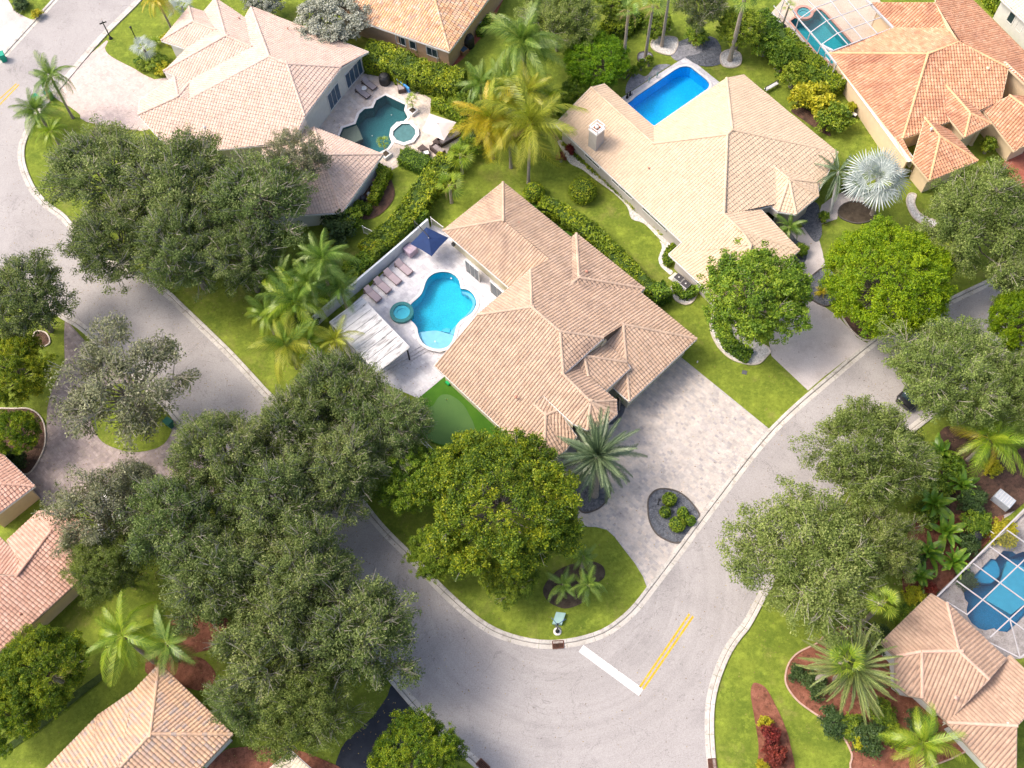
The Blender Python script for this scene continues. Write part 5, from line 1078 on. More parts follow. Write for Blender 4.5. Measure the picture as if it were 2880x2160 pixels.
for key, mat in (('green', 'green'), ('lime', 'lime'), ('gold', 'gold'), ('cocos', 'cocos')):
    FR[key] = [frond_mesh('frond', PM[mat], d, 40, .25, .019, .95, .8, s) for s, d in ((1, .25), (2, .7), (3, 1.2), (4, 1.7))]
FR['date'] = [frond_mesh('frond', PM['date'], d, 50, .14, .020, .75, .1, s, .6) for s, d in ((1, .1), (2, .25), (3, .5), (4, .8))]
FR['dateg'] = [frond_mesh('frond', PM['dateg'], d, 48, .11, .026, .6, .0, s, .6) for s, d in ((1, .1), (2, .2), (3, .35), (4, .6))]
FR['bism'] = [fan_mesh('fan_leaf', PM['bism'], 18, s, 2.6, .38) for s in (1, 2, 3, 4)]
FR['fan'] = [fan_mesh('fan_leaf', PM['lime'], 13, s, 2.3, .42) for s in (1, 2, 3, 4)]
FR['fang'] = [fan_mesh('fan_leaf', PM['green'], 13, s, 2.3, .42) for s in (1, 2, 3, 4)]
FR['old'] = [frond_mesh('frond', PM['old'], 1.5, 24, .18, .02, .8, 1.0, 9)] * 4
def blade(seed):
    rnd = random.Random(seed); V = []; F = []; vv = []; n = 9
    for i in range(n + 1):
        t = i / n; w_ = .15 * math.sin(math.pi * min(1, t * .9 + .06)) ** .6 if t > .22 else .012; z = .35 * t - .55 * t * t; x = t * .95
        V += [(x, -w_, z + .03), (x, 0, z - .01), (x, w_, z + .03)]
    for i in range(n):
        for k in range(2): F.append((i * 3 + k, i * 3 + k + 1, i * 3 + k + 4, i * 3 + k + 3)); vv.append(.5 + rnd.uniform(-.2, .2) + (.15 if k else -.1))
    return mesh_np('banana_leaf', V, F, [PM['banana']], vv)
FR['banana'] = [blade(s) for s in (1, 2, 3, 4)]
def palm(key, crown, base, h, rpx, label, n=18, group=None, lean=None, elev=(75, -30), trunk_r=.16, name='palm_tree', bulge=1.0, shaft=None, tip=None, seed=1, bark=None, mixk=None, mixn=0, leafname=None):
    """crown: where its heart shows; base: where the trunk meets the ground (None = straight below)"""
    rnd = random.Random(seed); c = at(*crown, h); b0 = at(*base, 0) if base else Vector((c.x, c.y, 0)); e = at('S', CR[str(crown[0])][0] + crown[1] / CR[str(crown[0])][2] + rpx, CR[str(crown[0])][1] + crown[2] / CR[str(crown[0])][2], h); L = (e - c).length * (1.22 if key in ('green', 'lime', 'gold', 'cocos', 'date') and name != 'agave_plant' else 1.1)
    t = thing(name, (b0.x, b0.y, 0), label, 'palm tree' if 'palm' in name else 'plant', group); o = c - b0
    if key != 'banana':
        tb = MB(); k = 8; P_ = [Vector((o.x * (i / k) ** 1.3, o.y * (i / k) ** 1.3, h * i / k - (.15 if i == 0 else 0))) for i in range(k + 1)]
        tb.tube(P_, [trunk_r * (1.35 if i == 0 else 1.08 - .25 * i / k) * (bulge if 2 <= i <= 5 else 1) for i in range(k + 1)], 10)
        me = bpy.data.meshes.new('trunk'); me.from_pydata(tb.V, [], tb.F); me.materials.append(bark or m_palmbark); loc_child('trunk', me, t)
        if shaft:
            tb = MB(); d = (P_[-1] - P_[-2]).normalized(); tb.tube([P_[-1] - d * .3, P_[-1] + d * .5, P_[-1] + d * 1.0], [trunk_r * .95, trunk_r * .8, trunk_r * .3], 10); me = bpy.data.meshes.new('crown_shaft'); me.from_pydata(tb.V, [], tb.F); me.materials.append(PM['lime']); loc_child('crown_shaft', me, t)
    if key in ('green', 'lime', 'gold', 'cocos') and name == 'palm_tree' and n < 24: n = int(n * 1.45)
    ga = math.pi * (3 - math.sqrt(5)); top = Vector((o.x, o.y, h + (.5 if shaft else 0)))
    for i in range(n):
        f = (i + .5) / n; el = math.radians(elev[0] + (elev[1] - elev[0]) * f ** .85 + rnd.uniform(-13, 13)); az = ga * i + rnd.uniform(-.35, .35) + seed
        kk = key if i >= mixn else (mixk or key)
        if mixk and mixn < 0 and i >= n + mixn: kk = mixk
        elif mixn < 0: kk = key
        vi = min(3, int(f * 4)) if kk != 'bism' else i % 4; s = L * (1.0 + .12 * (f - .5)) * rnd.uniform(.80, 1.12)
        if f < .15: s *= .75
        if kk == 'bism': s *= .5 + .5 * min(1, f * 1.8)
        M = Matrix.Translation(top) @ Matrix.Rotation(az, 4, 'Z') @ Matrix.Rotation(-el, 4, 'Y') @ Matrix.Rotation(rnd.uniform(-.8, .8), 4, 'X') @ Matrix.Diagonal((s, s, s, 1))
        loc_child(leafname or ('frond' if kk not in ('bism', 'fan', 'fang') else 'fan_leaf') if key != 'banana' else 'leaf', FR[kk][vi], t, M)
    return t
palm('green', ('2', 1185, 300), None, 8, 108, 'tall deep green feather palm beside the far lawn, its heart lit yellow', 20, shaft=True, trunk_r=.2, seed=2)
palm('green', ('2', 900, 545), None, 4.5, 60, 'small green feather palm between long hedge and coconut palms', 14, seed=3)
palm('gold', ('2', 965, 775), None, 6, 100, 'golden yellow coconut palm left of the larger green one', 20, seed=4, mixk='cocos', mixn=7)
palm('cocos', ('2', 1225, 800), ('2', 1212, 1185), 7, 128, 'large coconut palm rising over the lawn between two pools', 26, seed=5, mixk='old', mixn=-3)
palm('cocos', ('2', 1215, 600), None, 7, 80, 'coconut palm directly behind the large coconut palm', 18, seed=6)
palm('green', ('2', 1060, 560), None, 5.5, 70, 'green feather palm tucked behind the two coconut palms', 15, seed=45)
palm('lime', ('2', 1330, 640), None, 4.5, 60, 'pale feather palm between the coconut palms and the sand roof', 14, seed=46)
palm('cocos', ('2', 1090, 880), None, 5, 76, 'younger coconut palm between the golden and the large one', 16, seed=47, mixk='gold', mixn=6)
palm('fan', ('2', 770, 1000), None, 3.0, 44, 'yellow green fan palm behind the outdoor sofa', 16, seed=7)
palm('fan', ('2', 700, 1195), None, 3.0, 46, 'pale fan palm beside the tall hedge near the salmon roof', 16, seed=8, mixk='old', mixn=-2)
palm('fang', ('2', 1860, 70), ('2', 1822, 465), 9.5, 40, 'slender fan palm standing in the dark gravel disc', 18, seed=9, trunk_r=.17, mixk='old', mixn=-5)
palm('fang', ('2', 2020, 40), ('2', 1970, 372), 9, 42, 'slender fan palm standing in the pale grey disc', 18, seed=10, trunk_r=.17, mixk='old', mixn=-5)
palm('fang', ('2', 2130, -60), ('2', 2076, 300), 9.5, 42, 'slender fan palm standing in the white gravel bed', 18, seed=11, trunk_r=.17)
palm('fang', ('3', 402, -10), ('3', 305, 392), 10, 44, 'tall pale trunked palm in the round white gravel disc', 18, seed=12, trunk_r=.24)
palm('fan', ('3', 690, 40), ('3', 640, 185), 3.6, 18, 'small fan palm growing from a black pot beside the pool cage', 10, seed=13, trunk_r=.12)
palm('green', ('1', 330, 500), ('1', 472, 765), 6.0, 62, 'lone leaning palm between street and pink driveway', 16, seed=14, trunk_r=.14, mixk='old', mixn=-2)
palm('green', ('1', 240, 720), None, 2.6, 64, 'low feathery palm clump on the verge by the green bins', 16, seed=15)
palm('lime', ('1', 330, 850), None, 2.0, 40, 'short pale palm below the leaning palm', 12, seed=16)
palm('gold', ('1', 1010, -10), ('1', 1108, 180), 5.0, 50, 'golden palm leaning up from the pink house corner', 14, seed=17, trunk_r=.13)
palm('bism', ('1', 925, 300), None, 2.0, 38, 'small silvery fan palm in the curved entrance bed', 14, seed=18)
palm('bism', ('1', 1175, 40), None, 2.6, 44, 'small silvery fan palm at the top beside the pink roof', 14, seed=19)
palm('bism', ('3', 1265, 1150), ('3', 1230, 1390), 5.0, 88, 'large silver blue fan palm beside the orange roof', 36, seed=20, trunk_r=.24, elev=(86, -35))
palm('date', ('3', 1010, 1110), ('3', 952, 1385), 4.2, 68, 'green palm with white trunk left of the silver blue one', 15, seed=21, trunk_r=.15, elev=(60, -35), bark=m_dirtyw)
palm('green', ('3', 690, 1470), None, 2.2, 44, 'small feather palm under the sand roof entrance', 13, seed=22)
palm('green', ('0', 700, 565), ('E', 245, 1360), 7, 80, 'royal palm standing against the white boundary wall', 16, seed=23, shaft=True, trunk_r=.18)
palm('lime', ('0', 640, 655), ('E', 30, 1545), 5.5, 92, 'feather palm beside the end of the white boundary wall', 18, seed=24, mixk='green', mixn=9)
palm('green', ('0', 605, 600), None, 5, 60, 'feather palm touching the oaks above the shaded lawn', 14, seed=25)
palm('cocos', ('0', 618, 745), None, 4.5, 90, 'yellow tinged coconut palm on the verge lawn', 18, seed=26, mixk='green', mixn=6)
palm('green', ('0', 665, 610), None, 6, 78, 'feather palm rising in the middle of the clump left of the boundary wall', 18, seed=41)
palm('lime', ('0', 575, 680), None, 3.5, 62, 'lower feather palm at the street side of the clump', 15, seed=42, mixk='green', mixn=8)
palm('green', ('0', 735, 620), None, 4.5, 60, 'feather palm leaning on the hedge behind the boundary wall', 15, seed=43)
palm('lime', ('0', 665, 740), None, 4, 66, 'feather palm between the coconut palms below the wall end', 15, seed=44, mixk='green', mixn=6)
palm('cocos', ('0', 725, 735), None, 4.0, 62, 'coconut palm reaching over the white pavilion roof', 13, seed=27)
palm('date', ('0', 1290, 985), ('0', 1285, 1070), 4.5, 118, 'grey green date palm in front of the octagonal salmon roof end', 52, seed=28, trunk_r=.3, elev=(85, -30), name='date_palm')
palm('date', ('5', 1805, 895), ('5', 1800, 1000), 2.2, 20, 'small bushy palm by the front entrance', 18, seed=29, trunk_r=.08, elev=(80, 5))
palm('green', ('8', 1570, 290), None, 3.2, 44, 'short palm in the dark edged bed, top of three', 12, seed=30)
palm('green', ('8', 1440, 470), None, 3.0, 48, 'short palm in the dark edged bed, left of three', 12, seed=31)
palm('green', ('8', 1600, 470), None, 3.2, 54, 'short palm in the dark edged bed, right of three', 14, seed=32)
palm('dateg', ('9', 1110, 1010), None, 5.0, 132, 'very large olive date palm with stiff radiating fronds', 80, seed=33, trunk_r=.34, elev=(60, -25), name='date_palm')
palm('fan', ('9', 1065, 960), ('9', 830, 1105), 6.5, 58, 'lime fan palm standing over the large olive date palm', 15, seed=34, trunk_r=.18, elev=(85, -20))
palm('fan', ('9', 1305, 580), ('9', 1125, 755), 7.5, 50, 'yellow green fan palm with a leaning grey trunk', 14, seed=35, trunk_r=.2)
palm('lime', ('6', 1985, 1180), None, 5, 105, 'yellow feather palm over the banana plants by the side path', 13, seed=36, mixk='gold', mixn=-4)
palm('lime', ('9', 1560, 1500), None, 3.5, 100, 'bright lime palm beside the brown clay roof', 13, seed=37, elev=(60, -25))
palm('lime', ('7', 795, 800), ('7', 1002, 970), 6.0, 108, 'bright lime feather palm over the lawn left of the buff roof', 12, seed=38, trunk_r=.2, elev=(50, -35))
palm('green', ('7', 1080, 850), ('7', 1150, 960), 5.5, 92, 'darker feather palm above the apex corner of the buff roof', 13, seed=39, trunk_r=.17, elev=(50, -35))
palm('green', ('4', 2000, 440), None, 1, 6, 'seedling palm on the verge lawn', 6, seed=40) if 0 else None
for i, (x, y, r, lb) in enumerate([(2015, 1090, 62, 'clump of broad banana leaves at the top, below the yellow feather palm'), (2075, 1050, 50, 'clump of broad banana leaves beside the side path'), (2040, 1150, 62, 'clump of broad banana leaves in the middle of the bed'),
    (2000, 1195, 58, 'clump of glossy dark banana leaves nearest the oaks'), (2055, 1215, 55, 'clump of upright banana leaves nearest the deck wall'), (1985, 1245, 45, 'clump of low banana leaves above the yellow croton'), (2030, 980, 50, 'clump of banana leaves under the oaks above the feather palm')]):
    palm('banana', ('0', x, y), None, .8, r, lb, 15, 'banana plants in the mulch bed', elev=(84, 18), seed=50 + i, name='banana_plant')
palm('gold', ('0', 1774, 630), None, .35, 22, 'yellow striped agave on the dark gravel by the driveway', 22, seed=60, elev=(70, 5), trunk_r=.08, name='agave_plant', leafname='leaf')
palm('gold', ('3', 100, 270), None, .5, 18, 'golden spiky plant in the grey gravel garden', 16, seed=61, elev=(70, 5), trunk_r=.08, name='agave_plant', leafname='leaf')
palm('lime', ('1', 1010, 270), None, .5, 22, 'lime spiky plant beside the pink roof eave', 16, seed=62, elev=(70, 5), trunk_r=.08, name='agave_plant', leafname='leaf')
for i, (k, x, y, lb) in enumerate([('2', 455, 645, 'potted palm in the square planter at the dark pool edge'), ('2', 272, 920, 'potted palm in the planter beside the octagonal spa')]):
    palm('fan', (k, x, y), None, 1.5, 20, lb, 16, seed=63 + i, trunk_r=.06)

# ---------------------------------------------------------------- pools
def pool(name, label, outline, depth, floor_c, wall_c, zw, coping=None, cw=.3, tint=(.8, .95, .98)):
    c = sum(outline, Vector()) / len(outline); c.z = 0; t = thing(name, c, label, 'pool'); zt = outline[0].z
    mf = M_two(name + '_finish', tuple(x * .92 for x in floor_c), tuple(min(1, x * 1.06) for x in floor_c), .5, rough=.8, bs=.05)
    sheet('pool_floor', outline, zt - depth, mf, kind=None, parent=t)
    b = MB(); n = len(outline)
    ar = sum(outline[i].x * outline[(i + 1) % n].y - outline[(i + 1) % n].x * outline[i].y for i in range(n))
    for i in range(n):
        a, q = outline[i], outline[(i + 1) % n]; f = (0, 1, 2, 3) if ar < 0 else (3, 2, 1, 0)
        b.add([(a.x, a.y, zt - depth), (q.x, q.y, zt - depth), (q.x, q.y, zt - .16), (a.x, a.y, zt - .16)], [f])
    b.build('pool_wall', mf, t); b = MB()
    for i in range(n):
        a, q = outline[i], outline[(i + 1) % n]; f = (0, 1, 2, 3) if ar < 0 else (3, 2, 1, 0)
        b.add([(a.x, a.y, zt - .16), (q.x, q.y, zt - .16), (q.x, q.y, zt + .02), (a.x, a.y, zt + .02)], [f])
    b.build('waterline_tiles', M_plain(name + '_line', wall_c, .3, .2, 8), t)
    sheet('water', outline, zt - zw, M_water(name + '_water', tint), kind=None, parent=t)
    if coping:
        o2 = offset_line(outline, cw if ar > 0 else -cw, True); b = MB()
        for i in range(n):
            j = (i + 1) % n; V = [(outline[i].x, outline[i].y, zt + .035), (outline[j].x, outline[j].y, zt + .035), (o2[j].x, o2[j].y, zt + .035), (o2[i].x, o2[i].y, zt + .035)]
            f = (3, 2, 1, 0) if ar > 0 else (0, 1, 2, 3); b.add(V, [f]); b.add([(outline[i].x, outline[i].y, zt - .02), (outline[j].x, outline[j].y, zt - .02), V[1], V[0]], [(0, 1, 2, 3) if ar < 0 else (3, 2, 1, 0)])
        b.build('coping', coping, t)
    return t
def shelf(t, s, z, c, nm='shelf', n=3, side=.4):
    p = smooth(px(s, z), True, n) if n > 1 else px(s, z); b = MB(); b.prism(p, z - side, z); return b.build(nm, M_plain(nm + '_finish', c, .8, .06, 2), t)
m_cop = M_plain('pale_coping_stone', (.70, .66, .64), .8, .06, 3)
p1_ = pool('free_form_pool', 'turquoise free form swimming pool between the loungers and the salmon roof', pool1, 1.3, (.035, .56, .72), (.04, .20, .26), .14, m_cop)
shelf(p1_, 'P:812,1282 900,1262 1000,1247 1090,1243 1180,1255 1290,1290 1388,1322 1368,1420 1308,1498 1220,1538 1120,1547 1000,1520 902,1460 842,1380', -.06, (.34, .60, .72), 'sun_shelf', 2)
shelf(p1_, 'P:1532,568 1560,560 1610,568 1680,610 1740,690 1765,780 1742,865 1685,945 1600,1015 1520,1068 1490,1100 1500,1065 1600,990 1680,900 1722,800 1700,720 1640,660 1560,625 1530,600', -.20, (.26, .56, .70), 'bench', 1)
shelf(p1_, 'P:1330,1285 1400,1190 1470,1120 1430,1200 1405,1300 1385,1318', -.20, (.26, .56, .70), 'bench', 1)
shelf(p1_, 'P:1190,1245 1225,1215 1280,1200 1345,1212 1325,1280 1230,1262', -.35, (.12, .56, .72), 'entry_step', 1)
def spa(label, c, r, z, mats, floor_c, tile):
    t = thing('spa', (c.x, c.y, 0), label, 'spa'); b = MB(); b.lathe(c, [(r * .8, 0), (r, 0), (r, z), (r * .70, z), (r * .70, z - .12)], 40); b.F.pop(); b.v.pop(); b.build('rim', tile, t, False)
    b = MB(); b.lathe(c, [(r * .70, z - .02), (r * .70, z - .14), (r * .42, z - .15), (r * .42, z - .23), (.01, z - .24)], 40); b.F = [f[::-1] for f in b.F]; b.build('basin', M_plain('spa_finish', floor_c, .8, .05), t)
    b = MB(); k = 40; b.add([(c.x + r * .70 * math.cos(2 * math.pi * i / k), c.y + r * .70 * math.sin(2 * math.pi * i / k), z - .05) for i in range(k)], [tuple(range(k))]); b.build('water', M_water('spa_water'), t); return t
c = at('P', 530, 930, .62); r1 = (at('P', 728, 930, .62) - c).length; c.z = 0
m_teal = M_plain('teal_mosaic_tile', (.035, .20, .20), .25, .35, 14)
sp_ = spa('round raised spa tiled in teal mosaic at the edge of the free form pool', c, r1, .62, None, (.10, .55, .66), m_teal)
b = MB(); b.beam(c + Vector((.05, -.3, -.24)), c + Vector((.12, .35, -.24)), .07, .05); b.build('step_rail', m_white, sp_)
p2_ = pool('dark_pool', 'dark blue angular swimming pool beside the pale pink roof', pool2, 1.4, (.06, .20, .22), (.05, .16, .18), .1, m_cop, .3, (.75, .9, .9))
shelf(p2_, '2:0,850 30,810 95,800 120,850 140,900 60,935 -30,905', -.18, (.20, .18, .15), 'step', 1, .5)
oc = px('2:345,818 385,785 450,783 500,830 505,870 470,920 405,942 345,922 313,880 315,845', .25)
cc = sum(oc, Vector()) / len(oc); t = thing('spa', (cc.x, cc.y, 0), 'octagonal spa with pale stone rim set into the dark pool', 'spa')
inn = [cc + (p - cc) * .76 for p in oc]; b = MB(); n = len(oc)
for i in range(n):
    j = (i + 1) % n; A_, B_, C2, D_ = oc[i], oc[j], inn[j], inn[i]; b.add([A_, B_, C2, D_], [(0, 1, 2, 3)]); b.add([(A_.x, A_.y, -.9), (B_.x, B_.y, -.9), B_, A_], [(0, 1, 2, 3)]); 
b.build('rim', m_cop, t); b = MB()
for i in range(n):
    j = (i + 1) % n; b.add([inn[i], inn[j], (inn[j].x, inn[j].y, .09), (inn[i].x, inn[i].y, .09)], [(0, 1, 2, 3)])
b.add([(p.x, p.y, .09) for p in inn], [tuple(range(n))]); b.build('basin', M_plain('octagon_finish', (.16, .26, .25), .8), t)
b = MB(); b.add([(p.x, p.y, .19) for p in inn], [tuple(range(n)) if (inn[1] - inn[0]).cross(inn[2] - inn[1]).z > 0 else tuple(range(n))[::-1]]); b.build('water', M_water('octagon_water'), t)
pool('rectangular_pool', 'bright blue rectangular swimming pool enclosed by the sand coloured roofs', pool3, 1.5, (.010, .50, .88), (.05, .25, .45), .1, m_cop, .28)
p4_ = pool('caged_pool', 'teal swimming pool under the screen cage next to the orange roof', pool4, 1.4, (.04, .36, .40), (.25, .14, .12), .1, M_plain('brick_coping', (.48, .26, .20), .8), .22)
c = at('T', 465, 155, .3); r1 = (at('T', 590, 155, .3) - c).length; c.z = 0
spa('round spa with brick rim beneath the screen cage', c, r1, .3, None, (.10, .36, .40), M_plain('brick_rim', (.46, .24, .19), .8, .2, 6))
p5_ = pool('cobalt_pool', 'deep blue swimming pool with scalloped edge under the cage at the right frame edge', pool5, 1.4, (.006, .17, .34), (.02, .12, .22), .08, None)
shelf(p5_, 'G:1395,472 1450,500 1485,580 1480,650 1400,720 1320,725 1235,700 1210,660', -.25, (.02, .26, .44), 'bench', 1)
shelf(p5_, 'G:1560,500 1900,620 1900,1000 1740,930 1600,1040 1340,890 1480,720', -.9, (.06, .36, .52), 'shallow_floor', 1)

def floor_bits(t, pts, z):
    for (k, x, y) in pts:
        p = at(k, x, y, z); b = MB(); b.lathe((p.x, p.y, z), [(.08, 0), (.08, .02), (.05, .03)], 14); b.build('floor_drain', m_dirtyw, t)
floor_bits(p1_, [('P', 1355, 372), ('P', 1085, 1425)], .0 + .24); floor_bits(p2_, [('2', 325, 745), ('2', 200, 880)], -1.3)
# ---------------------------------------------------------------- walls and fences
m_wall = M_plain('greyish_white_render', (.56, .60, .64), .85, .08, 1.5)
wl_ = px('E:48,1655 310,1432 560,1230 830,1000 1190,690 1520,395', 0)
t = thing('boundary_wall', wl_[0], 'long white rendered boundary wall behind the four loungers', 'wall')
for i in range(len(wl_) - 1):
    d = (wl_[i + 1] - wl_[i]); L = d.length; d.normalize(); n_ = max(1, round(L / 3.0)); nx = Vector((-d.y, d.x, 0)) * .12
    for k in range(n_):
        b = MB(); a, q = wl_[i] + d * (L * k / n_), wl_[i] + d * (L * (k + 1) / n_ - .006); b.beam(a + nx + Vector((0, 0, .86)), q + nx + Vector((0, 0, .86)), .2, 1.72); b.build('wall_panel', m_wall, t)
b = MB(); a, q = wl_[0], wl_[-1]
b.build('wall_cap', m_white, t) if 0 else None
def picket(name, label, pts, h, mat, post=.09, gap=.14, rails=2, group=None, cat='fence', slat=.03, pn='picket'):
    t = thing(name, pts[0], label, cat, group)
    for i in range(len(pts) - 1):
        a, q = pts[i], pts[i + 1]; L = (q - a).length; n_ = max(1, round(L / 1.9))
        for k in range(n_ + (1 if i == len(pts) - 2 else 0)):
            p = a.lerp(q, k / n_); b = MB(); b.beam(p, p + Vector((0, 0, h + .06)), post); b.build('post', mat, t)
        for z in ([.12, h - .05] if rails == 2 else [h - .03]):
            b = MB(); b.beam(a + Vector((0, 0, z)), q + Vector((0, 0, z)), .05, .07); b.build('rail', mat, t)
        m = int(L / gap)
        for k in range(m): p = a.lerp(q, (k + .5) / m); b = MB(); b.beam(p + Vector((0, 0, .1)), p + Vector((0, 0, h - .06)), slat); b.build(pn, mat, t)
    return t
picket('fence', 'white picket fence between the wall end and the salmon roof corner', px('E:1545,350 1700,470', 0), 1.5, m_white)
picket('fence', 'short white garden fence between dark shrubs and the tall hedge', px('E:665,440 815,515', 0), 1.2, m_white)
picket('fence', 'white rail fence along the verge, half hidden under the oaks', px('5:5,680 90,740 250,915 440,1120 560,1250 680,1370 800,1500', 0), 1.5, m_white, gap=.5, rails=2)
picket('fence', 'small white gate fence at the tan house corner', px('2:625,425 690,405', 0), 1.1, m_white)
picket('fence', 'white rail fence posts beside the black grill on the side path', px('G:1245,150 1380,255', 0), 1.0, m_white, gap=.4)
t = thing('bench', at('3', 570, 585), 'dark low bench gate by the far pool lawn', 'bench'); a, q = at('3', 530, 600), at('3', 610, 555)
b = MB(); b.beam(a + Vector((0, 0, .45)), q + Vector((0, 0, .45)), .4, .06); b.build('seat', m_dirtyw, t)
mblk = M_plain('black_metal', (.02, .02, .022), .5, .1)
for p in (a, q): b = MB(); b.beam(p, p + Vector((0, 0, .9)), .08); b.build('leg', mblk, t)
b = MB(); b.beam(a + Vector((0, 0, .85)), q + Vector((0, 0, .85)), .06); b.build('backrest', mblk, t)
# low deck wall of the lower right cage
a, q = at('G', 850, 850), at('G', 1800, -75); t = thing('low_wall', a, 'low concrete wall along the mulch side of the screened deck', 'wall'); b = MB(); b.beam(a + Vector((0, 0, .15)), q + Vector((0, 0, .15)), .22, .3); b.build('wall_body', M_plain('stained_wall', (.36, .32, .28), .9, .2), t)

# ---------------------------------------------------------------- screen cages
m_cage = M_plain('white_aluminium', (.52, .51, .52), .4, .04)
m_cageb = M_plain('bronze_white_aluminium', (.48, .45, .45), .4, .06)
def M_screen():
    m, nt, b = new_mat('screen_mesh'); tr = nt.nodes.new('ShaderNodeBsdfTransparent'); mx = nt.nodes.new('ShaderNodeMixShader'); mx.inputs[0].default_value = .91; b.inputs['Base Color'].default_value = (.22, .22, .22, 1)
    nt.links.new(b.outputs[0], mx.inputs[1]); nt.links.new(tr.outputs[0], mx.inputs[2]); nt.links.new(mx.outputs[0], nt.nodes['Material Output'].inputs[0]); return m
m_scr = M_screen()
def screen(t, polys_):
    for pl in polys_: b = MB(); b.add(pl, [tuple(range(len(pl)))]); b.build('screen_panel', m_scr, t)
def cage(label, beams, loc, mat, w_=.08):
    t = thing('screen_cage', loc, label, 'screen cage')
    for nm, a, q, ww in beams: b = MB(); b.beam(a, q, ww or w_, (ww or w_)); b.build(nm, mat, t)
    return t
def T(x, y, z): return at('T', x, y, z)
Z1, Z2 = 2.8, 3.6; E_ = [(215, -15), (400, 250), (550, 420), (688, 582)]; R_ = [(455, -60), (612, 98), (762, 268), (902, 430), (1035, 577)]
bl = []
for i in range(len(E_) - 1): bl.append(('eave_beam', T(*E_[i], Z1), T(*E_[i + 1], Z1), .12))
bl.append(('eave_beam', T(688, 582, Z1), T(885, 830, 2.7), .16))
for i in range(len(R_) - 1): bl.append(('roof_beam', T(*R_[i], Z2), T(*R_[i + 1], Z2), None))
for e, r in zip(E_[1:], R_[1:4]): bl.append(('rafter', T(*e, Z1), T(*r, Z2), None))
bl.append(('rafter', T(*E_[0], Z1), T(*R_[0], Z2), None)); bl.append(('rafter', T(688, 582, Z1), T(835, 660, 3.0), .22))
for r, e in ((R_[1], (1000, -40)), (R_[2], (1400, 30)), (R_[3], (1470, 222))): bl.append(('roof_beam', T(*r, Z2), T(*e, 3.2), None))
bl.append(('roof_beam', T(455, -60, Z2), T(800, -200, 3.2), None))
for pts in (((790, -20), (960, 205), (1095, 362), (1225, 508)), ((1010, -30), (1143, 130), (1283, 290), (1412, 432))):
    for i in range(3): bl.append(('purlin', T(*pts[i], 3.45), T(*pts[i + 1], 3.45), .09))
bl.append(('gutter_beam', T(1262, -15, 3.1), T(1620, 362, 3.0), .2)); bl.append(('gutter_beam', T(1620, 362, 3.0), T(820, 668, 3.0), .12))
for e, g in (((400, 250), (322, 485)), ((550, 420), (462, 655)), ((688, 582), (600, 808)), ((748, 690), (678, 885)), ((820, 765), (735, 972)), ((885, 835), (792, 1055)), ((215, -15), (130, 240))):
    bl.append(('post', T(*e, 2.75), T(*g, 0), .10))
bl.append(('chair_rail', T(75, 75, .9), T(850, 985, .9), .08)); bl.append(('sill_beam', T(55, 160, .06), T(790, 1065, .06), .10)); bl.append(('end_rail', T(790, 1065, .06), T(930, 1095, .06), .08)); bl.append(('end_rail', T(835, 985, .9), T(960, 1000, 1.2), .07)); bl.append(('post', T(965, 1010, 2.3), T(925, 1090, 0), .09))
bl.append(('door_rail', T(735, 725, 2.2), T(790, 790, 2.2), .09))
cg = cage('white framed pool screen cage beside the orange roof', bl, T(400, 400, 0), m_cage)
screen(cg, [[T(*E_[i], Z1), T(*E_[i + 1], Z1), T(*R_[i + 1], Z2), T(*R_[i], Z2)] for i in range(3)] + [[T(455, -60, Z2), T(612, 98, Z2), T(1262, -15, 3.15), T(1150, -150, 3.15)], [T(612, 98, Z2), T(762, 268, Z2), T(1400, 100, 3.2), T(1262, -15, 3.15)], [T(762, 268, Z2), T(902, 430, Z2), T(1500, 225, 3.2), T(1400, 100, 3.2)], [T(902, 430, Z2), T(1035, 577, Z2), T(1610, 365, 3.05), T(1500, 225, 3.2)]])
def G(x, y, z=3.0): return at('G', x, y, z)
bl = [('eave_beam', G(850, 858), G(1760, -55), .12)]
for a, q in (((1560, 185), (2000, 490)), ((1390, 355), (2000, 790)), ((1220, 525), (2000, 1090)), ((1050, 700), (2000, 1390))): bl.append(('roof_beam', G(*a), G(*q), .085))
for a, q in (((1150, 1045), (2000, 230)), ((1385, 1272), (2000, 700))): bl.append(('purlin', G(*a), G(*q), .09))
bl += [('roof_beam', G(1590, 1100), G(1690, 1475, 2.6), .08), ('gutter_beam', G(1360, 1315, 2.8), G(1690, 1480, 2.8), .1), ('gutter_beam', G(1690, 1480, 2.8), G(1800, 1390, 2.8), .1), ('gutter_beam', G(950, 910), G(1160, 1045), .08)]
for x, y in ((850, 858), (1050, 700), (1220, 525), (1390, 355), (1560, 185)): p = G(x, y); bl.append(('post', p, Vector((p.x, p.y, .1)), .08))
cg = cage('pale framed pool screen cage over the deep blue pool', bl, G(1300, 800, 0), m_cageb, .08)
screen(cg, [[G(1050, 700), G(1220, 525), G(2000, 1090), G(2000, 1390)], [G(1220, 525), G(1390, 355), G(2000, 790), G(2000, 1090)], [G(1390, 355), G(1560, 185), G(2000, 490), G(2000, 790)], [G(870, 870), G(1050, 700), G(2000, 1390), G(1900, 1440), G(1380, 1290), G(1000, 950)]])

